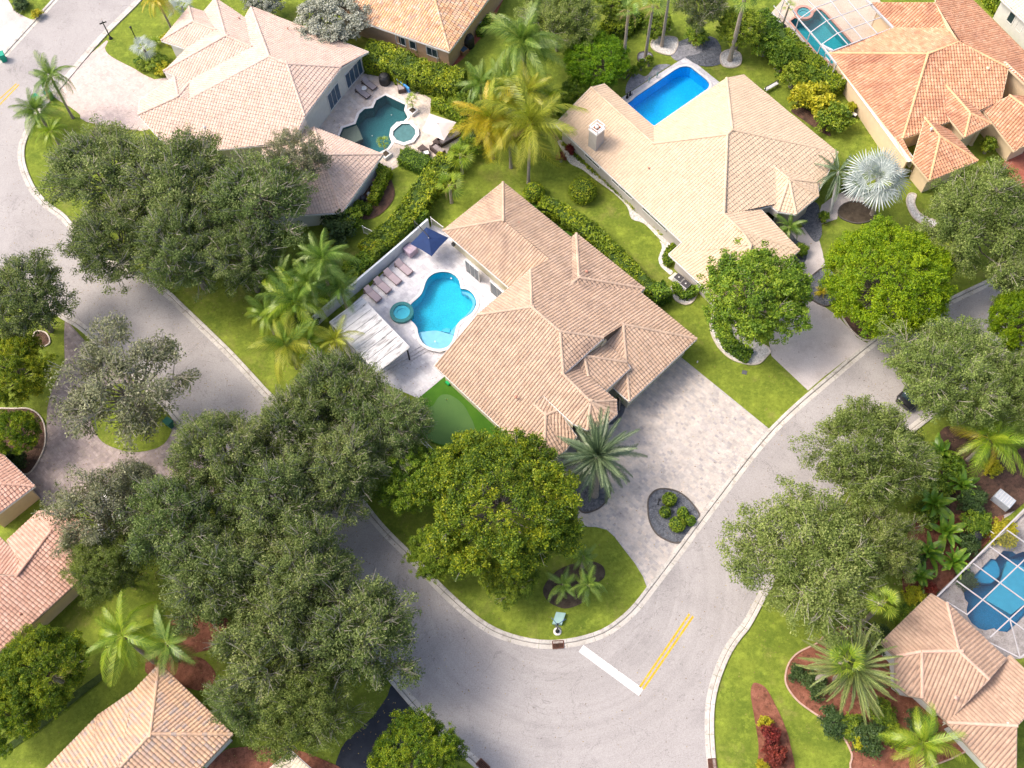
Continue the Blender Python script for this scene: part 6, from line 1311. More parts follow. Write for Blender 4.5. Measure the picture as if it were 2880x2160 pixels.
# ---------------------------------------------------------------- pavilion, parasols, furniture
m_pan = M_two('algae_stained_panel', (.60, .58, .57), (.80, .79, .79), .9, (.26, .25, .25), .9, rough=.7, bs=.1)
cs = [at('5', 133, 272, 2.75), at('5', 440, 590, 2.75), at('5', 225, 748, 2.75), at('E', 222, 1592, 2.75)]
cs[2] = cs[1] + (cs[3] - cs[0])
t = thing('pavilion', ((cs[0] + cs[2]) / 2).xy.to_3d(), 'white flat roofed pavilion with dark algae streaks beside the loungers', 'pavilion')
m, nt, bs_ = new_mat('streaked_panel'); v_ = (cs[3] - cs[0]).normalized(); u_ = (cs[1] - cs[0]).normalized(); cb = nt.nodes.new('ShaderNodeCombineXYZ')
for ax, (vec_, sc_) in enumerate(((u_, 4.0), (v_, .7))):
    dp = nt.nodes.new('ShaderNodeVectorMath'); dp.operation = 'DOT_PRODUCT'; nt.links.new(pos(nt), dp.inputs[0]); dp.inputs[1].default_value = vec_ * sc_; nt.links.new(dp.outputs['Value'], cb.inputs[ax])
f_ = ramp(nt, tnoise(nt, 1.0, 6, .7, cb.outputs[0], .3), [(.45, (0, 0, 0)), (.64, (1, 1, 1))]); f2 = ramp(nt, tnoise(nt, .45, 3), [(.35, (.1, .1, .1)), (.55, (1, 1, 1))])
nt.links.new(mixc(nt, mathn(nt, 'MULTIPLY', f_, f2), (.68, .66, .65), (.24, .225, .215)), bs_.inputs['Base Color']); bs_.inputs['Roughness'].default_value = .6
W_ = (cs[1] - cs[0]).length; npn = 9
for k in range(npn):
    a = cs[0].lerp(cs[1], (k + .02) / npn); q = cs[0].lerp(cs[1], (k + .98) / npn); a2, q2 = cs[3].lerp(cs[2], (k + .02) / npn), cs[3].lerp(cs[2], (k + .98) / npn); b = MB(); up = Vector((0, 0, .05)); r_ = q.lerp(a, .86); r2_ = q2.lerp(a2, .86)
    b.add([a, r_, r2_, a2, r_ + up, r2_ + up, q + up, q2 + up, q, q2], [(0, 3, 2, 1), (1, 2, 5, 4), (4, 5, 7, 6), (6, 7, 9, 8), (1, 8, 9, 2)]); b.build('roof_panel', m, t)
for i in range(4): b = MB(); b.beam(cs[i] - Vector((0, 0, .08)), cs[(i + 1) % 4] - Vector((0, 0, .08)), .1, .2); b.build('beam', m_white, t)
ctr = (cs[0] + cs[2]) / 2
for p in cs: q = p.lerp(ctr, .07); b = MB(); b.beam(Vector((q.x, q.y, .0)), Vector((q.x, q.y, 2.66)), .14); b.build('post', mblk, t)
def parasol(name, label, cn, peak, zr, zp, mat, offset_post=None, nr=8, ribs=4):
    P4 = [at(*c_, zr) for c_ in cn]; pk = at(*peak, zp); m_ = sum(P4, Vector()) / len(P4); pk = Vector((m_.x, m_.y, zp)); t = thing(name, (m_.x, m_.y, 0), label, 'parasol'); b = MB(); N_ = len(P4)
    for i in range(N_):
        a, q = P4[i], P4[(i + 1) % N_]; mid = (a + q) / 2 + (m_ - (a + q) / 2) * .03; mid.z = zr + .03
        for x, y in ((a, mid), (mid, q)): 
            n_ = len(b.V); s1, s2 = x.lerp(pk, .5), y.lerp(pk, .5); s1.z += .04; s2.z += .04
            for tri in ([x, y, s2, s1], [s1, s2, pk]):
                nn = (tri[1] - tri[0]).cross(tri[2] - tri[0]); tri = tri if nn.z > 0 else tri[::-1]; b.add(tri, [tuple(range(len(tri)))])
    b.build('canopy', mat, t); b = MB(); b.lathe(pk, [(.05, -.1), (.05, .06), (.02, .12)], 8); b.build('finial', m_white, t)
    for p in P4: b = MB(); b.beam(p - Vector((0, 0, .05)), pk - Vector((0, 0, .2)), .03); b.build('rib', mblk, t)
    if offset_post: q = at(*offset_post, 0); b = MB(); b.tube([q, q + Vector((0, 0, 2.9)), pk + Vector((0, 0, .25)), pk], .045, 8); b.build('pole', mblk, t); b = MB(); b.box(q + Vector((0, 0, .34)), (.8, .8, .12), ANG); b.build('base', mblk, t)
    else: b = MB(); b.beam(Vector((m_.x, m_.y, .05)), pk, .05); b.build('pole', m_dirtyw, t); b = MB(); b.lathe((m_.x, m_.y, 0), [(.35, 0), (.35, .1), (.05, .14)], 16); b.build('base', mblk, t)
    return t
parasol('parasol', 'navy blue square cantilever parasol by the salmon roof corner', [('E', 1472, 362), ('E', 1760, 500), ('E', 1540, 742), ('E', 1262, 580)], ('E', 1505, 510), 2.4, 2.95, M_plain('navy_canvas', (.012, .035, .12), .8, .1, 3), ('E', 1352, 500))
parasol('parasol', 'cream square parasol beside the dark angular pool', [('2', 572, 735), ('2', 745, 792), ('2', 665, 912), ('2', 522, 850)], ('2', 630, 805), 2.4, 2.9, M_plain('cream_canvas', (.70, .60, .56), .8, .05, 3))
p = at('E', 1270, 690, .3); t = thing('covered_table', p.xy.to_3d(), 'square table under a lilac cover beside the navy parasol', 'covered furniture'); b = MB(); b.box((p.x, p.y, .68), (1.1, 1.05, .8), ANG)
o = b.build('cover', M_plain('lilac_cover', (.42, .33, .40), .8, .15, 4), t); bev = o.modifiers.new('soft', 'BEVEL'); bev.width = .09; bev.segments = 3
b = MB(); b.box((p.x, p.y, 1.1), (.5, .12, .03), ANG + .5); b.build('cover_fold', M_plain('lilac_fold', (.55, .42, .46), .8, .1, 4), t)
# sun loungers: head towards the wall
m_lf = M_plain('mauve_frame', (.17, .115, .115), .5, .1); m_lc = M_plain('mauve_sling', (.40, .32, .34), .8, .06, 6)
def lounger(loc, rz, label, group, mf=m_lf, mc=m_lc, s=1.0):
    t = thing('sun_lounger', loc, label, 'sun lounger', group, rz)
    def part(nm, boxes, mat):
        b = MB(); [b.box(*x) for x in boxes]; me = bpy.data.meshes.new(nm); me.from_pydata([(p[0] * s, p[1] * s, p[2] * s) for p in b.V], [], b.F); me.materials.append(mat); loc_child(nm, me, t)
    part('side_rail', [((0, .36, .30), (2.0, .05, .09))], mf); part('side_rail', [((0, -.36, .30), (2.0, .05, .09))], mf); part('end_rail', [((.98, 0, .30), (.05, .7, .09))], mf); part('end_rail', [((-.98, 0, .30), (.05, .7, .09))], mf)
    part('seat', [((.33, 0, .345), (1.25, .66, .03))], mc)
    M = Matrix.Rotation(math.radians(33), 3, 'Y'); part('backrest', [((-.60, 0, .55), (.76, .64, .04), 0, 0, M)], mc)
    for x, y in ((.8, .34), (.8, -.34), (-.8, .34), (-.8, -.34)): part('leg', [((x, y, .14), (.06, .05, .28))], mf)
    for sgn in (-1, 1): b = MB(); part('wheel', [((-.85, sgn * .40, .08), (.16, .04, .16))], mf)
    part('towel_roll', [((-.93, .0, .40), (.14, .5, .1))], mc) if False else None
    return t
def copy_thing(o, loc, rz, label):
    r = o.copy(); COL.objects.link(r); r.location = loc; r.rotation_euler = (0, 0, rz); r['label'] = label
    for c_ in list(o.children):
        d_ = c_.copy(); COL.objects.link(d_); d_.parent = r
        for g_ in list(c_.children): e_ = g_.copy(); COL.objects.link(e_); e_.parent = d_
    return r
LP = [('E', 1175, 890, 'mauve sun lounger nearest the navy parasol'), ('E', 1030, 1010, 'mauve sun lounger second from the navy parasol'), ('E', 900, 1122, 'mauve sun lounger second from the white pavilion'), ('E', 775, 1235, 'mauve sun lounger nearest the white pavilion')]
a, q = at('E', 1040, 850, .3), at('E', 1215, 1000, .3); rz = math.atan2(q.y - a.y, q.x - a.x); L0 = None
for k, x, y, lb in LP:
    p = at(k, x, y, .58); p.z = PATZ
    if L0 is None: L0 = lounger(p, rz, lb, 'mauve sun loungers in a row by the wall')
    else: copy_thing(L0, p, rz, lb)
m_wk = M_plain('brown_wicker', (.085, .06, .055), .7, .2, 10); m_cu = M_plain('grey_cushion', (.34, .29, .29), .9, .1, 5)
a, q = at('2', 150, 520, .3), at('2', 230, 580, .3); rz2 = math.atan2(q.y - a.y, q.x - a.x)
L1 = lounger(at('2', 180, 545, .3).xy.to_3d(), rz2, 'brown wicker lounger furthest from the dark pool', 'brown loungers by the bay window', m_wk, m_cu, .95)
copy_thing(L1, at('2', 140, 600, .3).xy.to_3d(), rz2, 'brown wicker lounger nearest the dark pool steps')
def sofa(loc, L_, rz, label, cush=3, D=.85, mf=m_wk, mc=m_cu, cat='sofa', name='outdoor_sofa'):
    t = thing(name, loc, label, cat, None, rz)
    def part(nm, bx, mat): b = MB(); b.box(*bx); me = bpy.data.meshes.new(nm); me.from_pydata(b.V, [], b.F); me.materials.append(mat); o = loc_child(nm, me, t); m_ = o.modifiers.new('soft', 'BEVEL'); m_.width = .02; m_.segments = 2
    part('base', ((0, 0, .19), (L_, D, .34)), mf); part('backrest', ((0, D / 2 - .06, .5), (L_, .12, .5)), mf)
    for s_ in (-1, 1): part('armrest', ((s_ * (L_ / 2 - .06), 0, .42), (.12, D, .34)), mf)
    for k in range(cush): part('cushion', ((-L_ / 2 + .12 + (L_ - .24) * (k + .5) / cush, -.04, .42), ((L_ - .28) / cush, D - .22, .14)), mc)
    return t
sofa(at('2', 700, 905).xy.to_3d(), 2.6, ANG + math.radians(82), 'long wicker sofa under the cream parasol', 3)
sofa(at('2', 625, 985).xy.to_3d(), 1.6, ANG + math.radians(180), 'short wicker sofa by the clipped box hedge', 2)
sofa(at('2', 548, 1008).xy.to_3d(), .8, ANG + math.radians(150), 'wicker armchair with pale cushion by the clipped box hedge', 1, mc=m_white, cat='armchair', name='outdoor_armchair')
sofa(at('2', 392, 578).xy.to_3d(), 1.3, ANG + math.radians(-35), 'dark wicker storage bench in front of the blue pool float', 1)
def table(loc, w_, d_, h_, rz, label, mt, name='side_table', round_=False):
    t = thing(name, loc, label, 'table', None, rz); b = MB()
    if round_: b.lathe((0, 0, h_ - .05), [(w_ / 2, 0), (w_ / 2, .05)], 18)
    else: b.box((0, 0, h_ - .03), (w_, d_, .06))
    me = bpy.data.meshes.new('tabletop'); me.from_pydata(b.V, [], b.F); me.materials.append(mt); loc_child('tabletop', me, t)
    for sx, sy in ((-1, -1), (-1, 1), (1, -1), (1, 1)):
        b = MB(); b.box((sx * (w_ / 2 - .06) * (.7 if round_ else 1), sy * (d_ / 2 - .06) * (.7 if round_ else 1), h_ / 2 - .03), (.05, .05, h_ - .06)); me = bpy.data.meshes.new('leg'); me.from_pydata(b.V, [], b.F); me.materials.append(mt); loc_child('leg', me, t)
table(at('2', 530, 965, .4).xy.to_3d(), 1.0, .75, .45, ANG, 'dark square coffee table between armchair and sofa', m_wk)
table(at('2', 620, 918, .4).xy.to_3d(), .7, .7, .45, ANG, 'small dark table at the parasol edge', m_wk)
table(at('2', 147, 572, .4).xy.to_3d(), .6, .6, .45, 0, 'small round cream table between the two brown loungers', m_white, round_=True)
b = MB(); p = at('2', 402, 555, .45); b.box((p.x, p.y, .45), (2.1, .22, .85), ANG + math.radians(0)); o = b.build('pool_float', M_two('blue_white_float', (.02, .16, .55), (.10, .40, .80), 1.2, (.75, .78, .80), 1.8, rough=.3), None); tag(o, 'blue and white inflatable pool float leaning by the long hedge', 'pool float'); m_ = o.modifiers.new('soft', 'BEVEL'); m_.width = .1; m_.segments = 3
def grill(p, label, s=1.0, body=mblk):
    t = thing('grill', p.xy.to_3d(), label, 'grill'); b = MB(); b.lathe((p.x, p.y, 0), [(.62 * s, 0), (.66 * s, .5), (.6 * s, .95), (.4 * s, 1.15), (.1, 1.2)], 18); b.build('cover', body, t); b = MB(); b.box((p.x + .3 * s, p.y, .8), (.5, .5, .1)); b.build('side_shelf', body, t)
grill(at('2', 280, 510, .6), 'black covered kettle grill at the end of the long hedge'); grill(at('G', 1240, 250, .6), 'black covered grill on the side path by the deck wall', .8)
def bin_(p, rz, label, mat):
    t = thing('wheelie_bin', p.xy.to_3d(), label, 'bin', 'green wheelie bins at the kerb', rz)
    for nm, V, mt in (('body', [(-.26, -.3, .05), (.26, -.3, .05), (.26, .3, .05), (-.26, .3, .05), (-.32, -.36, 1.0), (.32, -.36, 1.0), (.32, .36, 1.0), (-.32, .36, 1.0)], mat), ('lid', [(-.34, -.40, 1.0), (.34, -.40, 1.0), (.34, .40, 1.02), (-.34, .40, 1.02), (-.32, -.36, 1.07), (.32, -.36, 1.07), (.32, .38, 1.10), (-.32, .38, 1.10)], mat)):
        me = bpy.data.meshes.new(nm); me.from_pydata(V, [], [(4, 5, 6, 7), (0, 1, 5, 4), (1, 2, 6, 5), (2, 3, 7, 6), (3, 0, 4, 7), (3, 2, 1, 0)]); me.materials.append(mt); loc_child(nm, me, t)
    for s_ in (-1, 1): b = MB(); b.lathe((0, 0, 0), [(.1, -.03), (.1, .03)], 12); M = Matrix.Translation((s_ * .28, .34, .1)) @ Matrix.Rotation(math.pi / 2, 4, 'Y'); me = bpy.data.meshes.new('wheel'); me.from_pydata(b.V, [], b.F); me.materials.append(mblk); loc_child('wheel', me, t, M)
m_bin = M_plain('bin_green', (.0, .30, .19), .5, .08); m_bind = M_plain('bin_dark_green', (.02, .14, .09), .5, .1)
bin_(at('1', 18, 372, .5), .4, 'bright green bin across the street at the frame edge', m_bin); bin_(at('1', 243, 648, .5), .9, 'bright green bin behind the low palm clump', m_bin); bin_(at('1', 318, 618, .5), .9, 'darker green bin by the pink driveway kerb', m_bind); bin_(at('4', 1098, 1085, .5), .9, 'green bin under the sparse oak by the street', m_bind)
p = at('1', 298, 600, .5); t = thing('mailbox', p.xy.to_3d(), 'pale mailbox beside the darker green bin', 'mailbox'); b = MB(); b.beam(p.xy.to_3d(), p.xy.to_3d() + Vector((0, 0, 1.0)), .1); b.build('post', m_dirtyw, t); b = MB(); b.box((p.x, p.y, 1.1), (.25, .5, .25), .6); b.build('box', m_dirtyw, t)
def rbox(nm, par, c_, sz, rz_, mat, bv=.04): b = MB(); b.box(c_, sz, rz_); o = b.build(nm, mat, par); m_ = o.modifiers.new('soft', 'BEVEL'); m_.width = bv; m_.segments = 2; return o
# air conditioners and pool pumps
m_ac = M_plain('dark_grille', (.06, .055, .06), .6, .4, 30); m_slab = M_plain('equipment_slab', (.62, .54, .47), .9, .08)
sp = px('B:1468,660 1560,585 1780,760 1700,810', .0); b = MB(); b.prism(sp, 0, .1); o = b.build('equipment_pad', m_slab); o['kind'] = 'structure'
for x, y, lb in ((1610, 648, 'square air conditioner nearer the sand roof corner'), (1697, 730, 'square air conditioner nearer the glossy tree')):
    p = at('B', x, y, .8); t = thing('air_conditioner', p.xy.to_3d(), lb, 'air conditioner', 'air conditioners on the pad'); rbox('case', t, (p.x, p.y, .45), (.85, .8, .75), ANG, m_dirtyw, .03); b = MB(); b.box((p.x, p.y, .84), (.78, .72, .02), ANG); b.build('top_grille', m_ac, t); b = MB(); b.lathe((p.x, p.y, .86), [(.08, 0), (.08, .04)], 12); b.build('fan_hub', m_dirtyw, t)
for x, y, r_, lb, mt in ((180, 1265, .22, 'pale pool filter tank beside the white stucco wall', m_dirtyw), (140, 1290, .3, 'dark round pool filter nearest the low hedge', m_ac), (205, 1215, .16, 'small white pool pump behind the clipped hedge', m_white), (215, 1180, .2, 'brown pump motor behind the clipped hedge', m_vent)):
    p = at('2', x, y, .4); t = thing('pool_pump', p.xy.to_3d(), lb, 'pump'); b = MB(); b.lathe((p.x, p.y, 0), [(r_, 0), (r_, .6), (r_ * .8, .75), (r_ * .3, .82)], 14); b.build('tank', mt, t); b = MB(); b.tube([(p.x, p.y, .3), (p.x + .5, p.y + .1, .3), (p.x + .5, p.y + .1, .05)], .04, 6); b.build('pipe', m_white, t)
p = at('2', 820, 260, .8); t = thing('water_tank', p.xy.to_3d(), 'black round water tank beside the tan house', 'tank'); b = MB(); b.lathe((p.x, p.y, 0), [(.7, 0), (.72, 1.0), (.6, 1.35), (.25, 1.5)], 20); b.build('tank_body', mblk, t); b = MB(); b.lathe((p.x, p.y, 1.5), [(.2, 0), (.2, .08)], 12); b.build('lid', m_ac, t)
t = thing('storage_box', at('2', 785, 320).xy.to_3d(), 'wooden framed box with glass lid beside the black tank', 'box'); p = at('2', 785, 325, .3); rbox('case', t, (p.x, p.y, .3), (1.2, .9, .6), ANG, M_plain('teak', (.30, .16, .08), .7, .2)); b = MB(); b.box((p.x, p.y, .62), (1.0, .7, .03), ANG); b.build('lid', m_glassb, t)
p = at('2', 880, 165, .6); t = thing('air_conditioner', p.xy.to_3d(), 'white equipment unit beside the tan house', 'air conditioner'); rbox('case', t, (p.x, p.y, .5), (.5, 1.0, 1.0), ANG, m_dirtyw); b = MB(); b.box((p.x, p.y, 1.02), (.4, .8, .03), ANG); b.build('grille', m_ac, t)
# planters, pots, statues
def planter(p, label, w_=.95, rz=ANG):
    t = thing('planter', p.xy.to_3d(), label, 'planter'); rbox('box', t, (p.x, p.y, .22), (w_, w_, .4), rz, m_cop, .03); b = MB(); b.box((p.x, p.y, .43), (w_ * .6, w_ * .6, .04), rz); b.build('soil', m_soil, t)
planter(at('2', 462, 718, .3), 'square stone planter at the dark pool corner'); planter(at('2', 288, 1000, .3), 'square stone planter beside the octagonal spa, near the roof')
for i, (x, y, lb) in enumerate(((793, 665, 'black cat shaped garden figure nearest the pool corner'), (755, 700, 'black cat shaped garden figure nearest the sand roof'))):
    p = at('F', x, y + 10, .1); t = thing('garden_figure', p.xy.to_3d(), lb, 'figurine', 'two black figures on the coping'); b = MB(); b.lathe((p.x, p.y, .03), [(.13, 0), (.15, .15), (.10, .32), (.06, .4), (.10, .48), (.08, .58), (.02, .62)], 12); b.build('body', mblk, t); b = MB(); b.tube([(p.x + .1, p.y, .1), (p.x + .22, p.y - .05, .2), (p.x + .2, p.y, .42)], .03, 6); b.build('tail', mblk, t)
for i, (x, y, lb) in enumerate(((1035, 515, 'slim verdigris heron figure on the coping, lower one'), (1140, 450, 'slim verdigris heron figure on the coping, upper one'))):
    p = at('F', x, y, .05); t = thing('heron_figure', p.xy.to_3d(), lb, 'figurine', 'two heron figures on the coping'); mm = M_plain('verdigris', (.20, .30, .27), .6, .2); b = MB(); b.lathe((p.x, p.y, .03), [(.05, 0), (.03, .3), (.13, .42), (.12, .55), (.05, .66), (.04, .85), (.01, .9)], 10); b.build('body', mm, t); b = MB(); b.beam((p.x, p.y, .86), (p.x + .18, p.y - .05, .8), .03); b.build('beak', mm, t)
p = at('3', 640, 195); t = thing('plant_pot', p.xy.to_3d(), 'black pot standing at the cage corner', 'pot'); b = MB(); b.lathe((p.x, p.y, 0), [(.3, 0), (.45, .5), (.48, .55), (.4, .5)], 16); b.build('pot_body', mblk, t)
p = at('3', 1100, 745, .2)
for x, y, mt, lb in ((1085, 725, m_ac, 'dark box beside the sand stucco wall'), (1110, 748, m_white, 'white topped box beside the sand stucco wall')):
    p = at('3', x, y, .3); t = thing('utility_box', p.xy.to_3d(), lb, 'box'); rbox('case', t, (p.x, p.y, .25), (.6, .45, .5), ANG, mblk); b = MB(); b.box((p.x, p.y, .52), (.5, .35, .03), ANG); b.build('lid', mt, t)
# golf flags and chipping mat
for i, (x, y, lb) in enumerate(((442, 968, 'short golf flag near the top of the putting green'), (145, 1215, 'short golf flag at the left of the putting green'), (596, 1368, 'short golf flag at the bottom of the putting green'))):
    p = at('C', x, y, .05); t = thing('golf_flag', p, lb, 'flag', 'flags on the putting green'); b = MB(); b.beam(p, p + Vector((0, 0, .55)), .02); b.build('pole', m_white, t); b = MB(); b.add([(p.x, p.y, .6), (p.x + .16, p.y, .53), (p.x, p.y, .46), (p.x, p.y + .01, .6), (p.x + .16, p.y + .01, .53), (p.x, p.y + .01, .46)], [(0, 1, 2), (5, 4, 3), (0, 3, 4, 1), (1, 4, 5, 2)]); b.build('pennant', M_plain('yellow_pennant', (.7, .5, .05), .7), t); b = MB(); b.lathe((p.x, p.y, .0), [(.07, .045), (.07, .055)], 14); b.build('cup', m_white, t)
p = at('C', 465, 735); b = MB(); b.box((p.x, p.y, .2), (.45, .35, .3), ANG); o = b.build('ball_tray', M_plain('vivid_green_plastic', (.0, .35, .10), .5)); tag(o, 'small vivid green box on the turf by the cream wall', 'box')
p = at('E', 1820, 570, 2.2); b = MB(); b.box((p.x, p.y, 2.0), (.3, .3, .35), ANG); o = b.build('wall_speaker', mblk, H_MAIN)
# street furniture
p = at('8', 1400, 775); t = thing('street_sign', p, 'black street name post with four white edged blades on the corner lawn', 'sign'); b = MB(); b.lathe(p, [(.34, 0), (.34, .06), (.2, .12)], 20); b.build('footing', m_cop, t)
b = MB(); b.lathe(p, [(.19, .1), (.16, .3), (.07, .42), (.06, 2.6), (.09, 2.66), (.03, 2.85)], 14); b.build('post', mblk, t)
for ang_, z, nm in ((.55, 2.45, 'blade'), (2.2, 2.25, 'blade')): b = MB(); M = Matrix.Rotation(ang_, 3, 'Z'); b.box(Vector((p.x, p.y, z)) + M @ Vector((.42, 0, 0)), (.75, .03, .2), M=M); b.build(nm, M_plain('sign_blue', (.03, .07, .22), .4), t)
b = MB(); M = Matrix.Rotation(-.6, 3, 'Z') @ Matrix.Rotation(math.radians(90), 3, 'X'); b.box(Vector((p.x + .02, p.y - .09, 1.95)), (.62, .62, .03), M=M); b.build('stop_plate', M_plain('plate_back', (.10, .11, .12), .4), t)
p2 = at('8', 1410, 690, .25); o_ = MB(); o_.prism([p2 + Vector((math.cos(a_) * r_, math.sin(a_) * r_, 0)) for a_, r_ in ((.6, .72), (1.9, .58), (3.75, .72), (5.05, .58))], 0, .35); o = o_.build('utility_cabinet', M_plain('pale_green_cabinet', (.32, .48, .44), .7, .06)); tag(o, 'pale green square utility box behind the street name post', 'utility box')
p = at('1', 718, 250); t = thing('street_sign', p, 'black post with small crossed blades at the pink driveway kerb', 'sign'); b = MB(); b.lathe(p, [(.25, 0), (.2, .1), (.07, .3), (.06, 2.3), (.1, 2.5)], 12); b.build('post', mblk, t)
for a_ in (.4, 1.9): b = MB(); M = Matrix.Rotation(a_, 3, 'Z'); b.box(p + Vector((0, 0, 2.35)), (.8, .03, .16), M=M); b.build('blade', mblk, t)
def lamp(p, h, label): t = thing('lamp_post', p, label, 'lamp post'); b = MB(); b.lathe(p, [(.12, 0), (.05, .1), (.045, h - .25)], 12); b.build('post', mblk, t); b = MB(); b.lathe(p, [(.1, h - .25), (.14, h - .05), (.06, h), (.02, h + .08)], 10); b.build('lantern', mblk, t)
lamp(at('0', 1421, 1090), 1.3, 'short black lamp post in the dark gravel oval'); lamp(at('1', 880, 250), 1.8, 'black lamp post on the lawn beside the silver palm')
p = at('4', 1717, 372, 1.6); t = thing('lamp_post', p.xy.to_3d(), 'lamp post with a white globe among the feather palms', 'lamp post'); b = MB(); b.beam(p.xy.to_3d(), p, .07); b.build('post', mblk, t); b = MB(); b.lathe(p, [(.05, 0), (.17, .1), (.2, .2), (.15, .33), (.03, .4)], 14); b.build('globe', m_white, t, True)
m_rust = M_plain('rusty_iron', (.13, .055, .035), .8, .35, 6); m_void = M_plain('drain_dark', (.012, .008, .006), 1)
def drain(pts, label, z=.115):
    c_ = sum(pts, Vector()) / 4; t = thing('storm_drain', c_.xy.to_3d(), label, 'storm drain'); b = MB(); b.prism(pts, 0.0, z - .02); b.build('pit', m_void, t); u = pts[1] - pts[0]; n_ = 9
    for k in range(n_): a_ = pts[0].lerp(pts[1], (k + .5) / n_); q_ = pts[3].lerp(pts[2], (k + .5) / n_); b = MB(); b.beam(a_.xy.to_3d() + Vector((0, 0, z)), q_.xy.to_3d() + Vector((0, 0, z)), .04, .04); b.build('bar', m_rust, t)
    for i in range(4): b = MB(); b.beam(pts[i].xy.to_3d() + Vector((0, 0, z)), pts[(i + 1) % 4].xy.to_3d() + Vector((0, 0, z)), .07, .05); b.build('frame', m_rust, t)
drain(px('8:1368,838 1440,834 1441,882 1370,888'), 'rusty storm drain grate in the curved kerb by the stop line'); drain(px('8:905,1597 965,1655 925,1690 872,1635'), 'dark storm drain grate in the kerb by the yellow green tree'); drain(px('9:163,1602 212,1598 222,1690 170,1690'), 'rusty storm drain grate at the bottom of the curved lawn kerb')
p = at('6', 400, 755); b = MB(); b.box((p.x, p.y, .03), (.45, .4, .04), ANG + .5); o = b.build('valve_cover', M_plain('valve_grey', (.10, .10, .11), .8)); tag(o, 'small dark valve cover in the lawn by the concrete driveway', 'valve cover')
for i, (k, x, y) in enumerate((('6', 95, 690), ('A', 1750, 690), ('6', 165, 362))): p = at(k, x, y); b = MB(); b.lathe(p, [(.06, 0), (.06, .25), (.02, .28)], 8); o = b.build('pipe_cap', m_white); tag(o, ['white sprinkler cap on the lawn edge by the paver forecourt', 'white sprinkler cap beside the narrow turf strip', 'white sprinkler cap above the white gravel ring'][i], 'pipe cap')
p = at('D', 1130, 1010, .3); t = thing('plant_pot', p.xy.to_3d(), 'dark pot holding the bushy palm by the front entrance', 'pot'); b = MB(); b.lathe((p.x, p.y, 0), [(.25, 0), (.38, .45), (.4, .5), (.33, .45)], 16); b.build('pot_body', mblk, t)
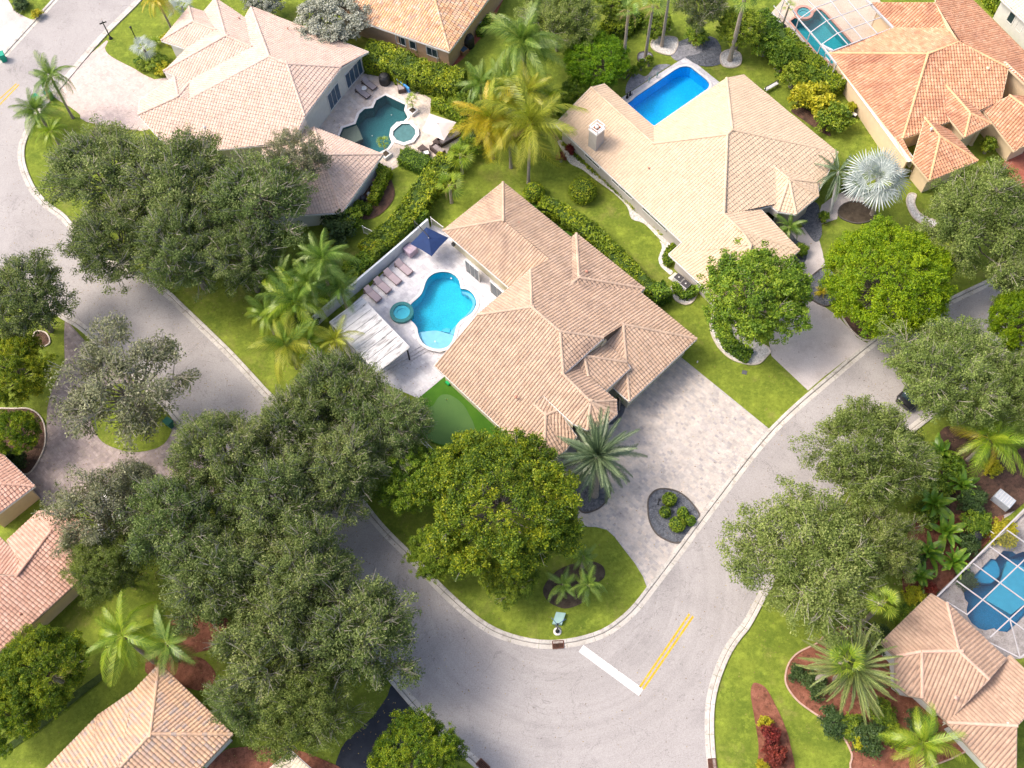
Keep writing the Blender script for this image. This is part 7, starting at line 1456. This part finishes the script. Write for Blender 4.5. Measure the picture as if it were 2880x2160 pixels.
# cars under the oaks
def car(p, rz, label, paint, L_=4.6, W2=1.82):
    t = thing('parked_car', p.xy.to_3d(), label, 'car', None, rz); hw = W2 / 2
    def lof(nm, secs, mat):
        V = []; F = []; k = len(secs[0])
        for s_ in secs: V += s_
        for i in range(len(secs) - 1):
            for j in range(k): F.append((i * k + j, i * k + (j + 1) % k, (i + 1) * k + (j + 1) % k, (i + 1) * k + j))
        F.append(tuple(range(k))); F.append(tuple((len(secs) - 1) * k + j for j in range(k))[::-1]); me = bpy.data.meshes.new(nm); me.from_pydata(V, [], [f[::-1] for f in F]); me.materials.append(mat); o = loc_child(nm, me, t); me.polygons.foreach_set('use_smooth', [len(f) == 4 for f in F]); m_ = o.modifiers.new('s', 'SUBSURF'); m_.levels = m_.render_levels = 1
    def sec(x, w_, z0, z1): return [(x, -w_, z0), (x, -w_, z1 - .1), (x, -w_ * .8, z1), (x, w_ * .8, z1), (x, w_, z1 - .1), (x, w_, z0)]
    h = L_ / 2; lof('body', [sec(-h, hw * .8, .35, .8), sec(-h + .25, hw, .25, .98), sec(-h + 1.1, hw, .22, 1.0), sec(0, hw, .22, 1.0), sec(h - 1.3, hw, .22, .96), sec(h - .3, hw * .95, .25, .82), sec(h, hw * .75, .35, .65)], paint)
    lof('cabin_glass', [sec(-h + .5, hw * .78, .9, 1.05), sec(-h + 1.0, hw * .82, .9, 1.46), sec(.35, hw * .82, .9, 1.47), sec(h - 1.15, hw * .86, .9, .98)], m_glass)
    lof('roof', [sec(-h + .85, hw * .70, 1.38, 1.47), sec(-h + 1.2, hw * .76, 1.38, 1.52), sec(.25, hw * .76, 1.38, 1.52), sec(.55, hw * .70, 1.36, 1.42)], paint)
    for sx in (-1, 1):
        for sy in (-1, 1):
            b = MB(); b.lathe((0, 0, 0), [(.18, -.12), (.33, -.11), (.33, .11), (.18, .12)], 18); me = bpy.data.meshes.new('wheel'); me.from_pydata(b.V, [], b.F); me.materials.append(mblk); loc_child('wheel', me, t, Matrix.Translation((sx * (h - .85), sy * (hw - .1), .33)) @ Matrix.Rotation(math.pi / 2, 4, 'X'))
        b = MB(); b.box((h - .12, sx * hw * .62, .62), (.12, .34, .12)); me = bpy.data.meshes.new('headlight'); me.from_pydata(b.V, [], b.F); me.materials.append(m_dirtyw); loc_child('headlight', me, t)
        b = MB(); b.box((.95, sx * (hw + .08), 1.0), (.12, .18, .12)); me = bpy.data.meshes.new('wing_mirror'); me.from_pydata(b.V, [], b.F); me.materials.append(paint); loc_child('wing_mirror', me, t)
    return t
def paint(n, c_): m, nt, b = new_mat(n); b.inputs['Base Color'].default_value = (*c_, 1); b.inputs['Roughness'].default_value = .3; b.inputs['Coat Weight'].default_value = .6; return m
car(at('7', 745, 95, .8), math.radians(-140), 'white car glimpsed through the oak leaves beside the rose roof', paint('white_car_paint', (.75, .77, .78)))
car(at('4', 790, 1470, .8), math.radians(-140), 'dark car under the oaks on the brown paver drive', paint('dark_car_paint', (.03, .03, .035)))
car(at('4', 1870, 1450, .8), math.radians(40 - 90), 'black car on the street hidden beneath the thick canopy', paint('black_street_paint', (.02, .02, .022)))
car(at('6', 1530, 860, .8), math.radians(40), 'black car beneath the oak beside the street on the far side', paint('black_car_paint', (.012, .012, .015)))
p = at('6', 2085, 1575, .8); t = thing('equipment_cabinet', p.xy.to_3d(), 'pale grey metal cabinet beside the side path', 'cabinet'); rbox('case', t, (p.x, p.y, .5), (1.6, 1.0, 1.0), ANG, M_plain('cool_grey_metal', (.45, .48, .52), .5)); 
for k in range(6): b = MB(); a_ = Matrix.Rotation(ANG, 3, 'Z') @ Vector((-.6 + .24 * k, 0, 0)); b.box((p.x + a_.x, p.y + a_.y, 1.02), (.05, .9, .04), ANG); b.build('rib', m_dirtyw, t)
p = at('8', 1660, 240, 0)
for i, (x, y) in enumerate(((150, 1052), (315, 1210), (455, 1440), (595, 1600))): pass
print('objects', len(bpy.data.objects))
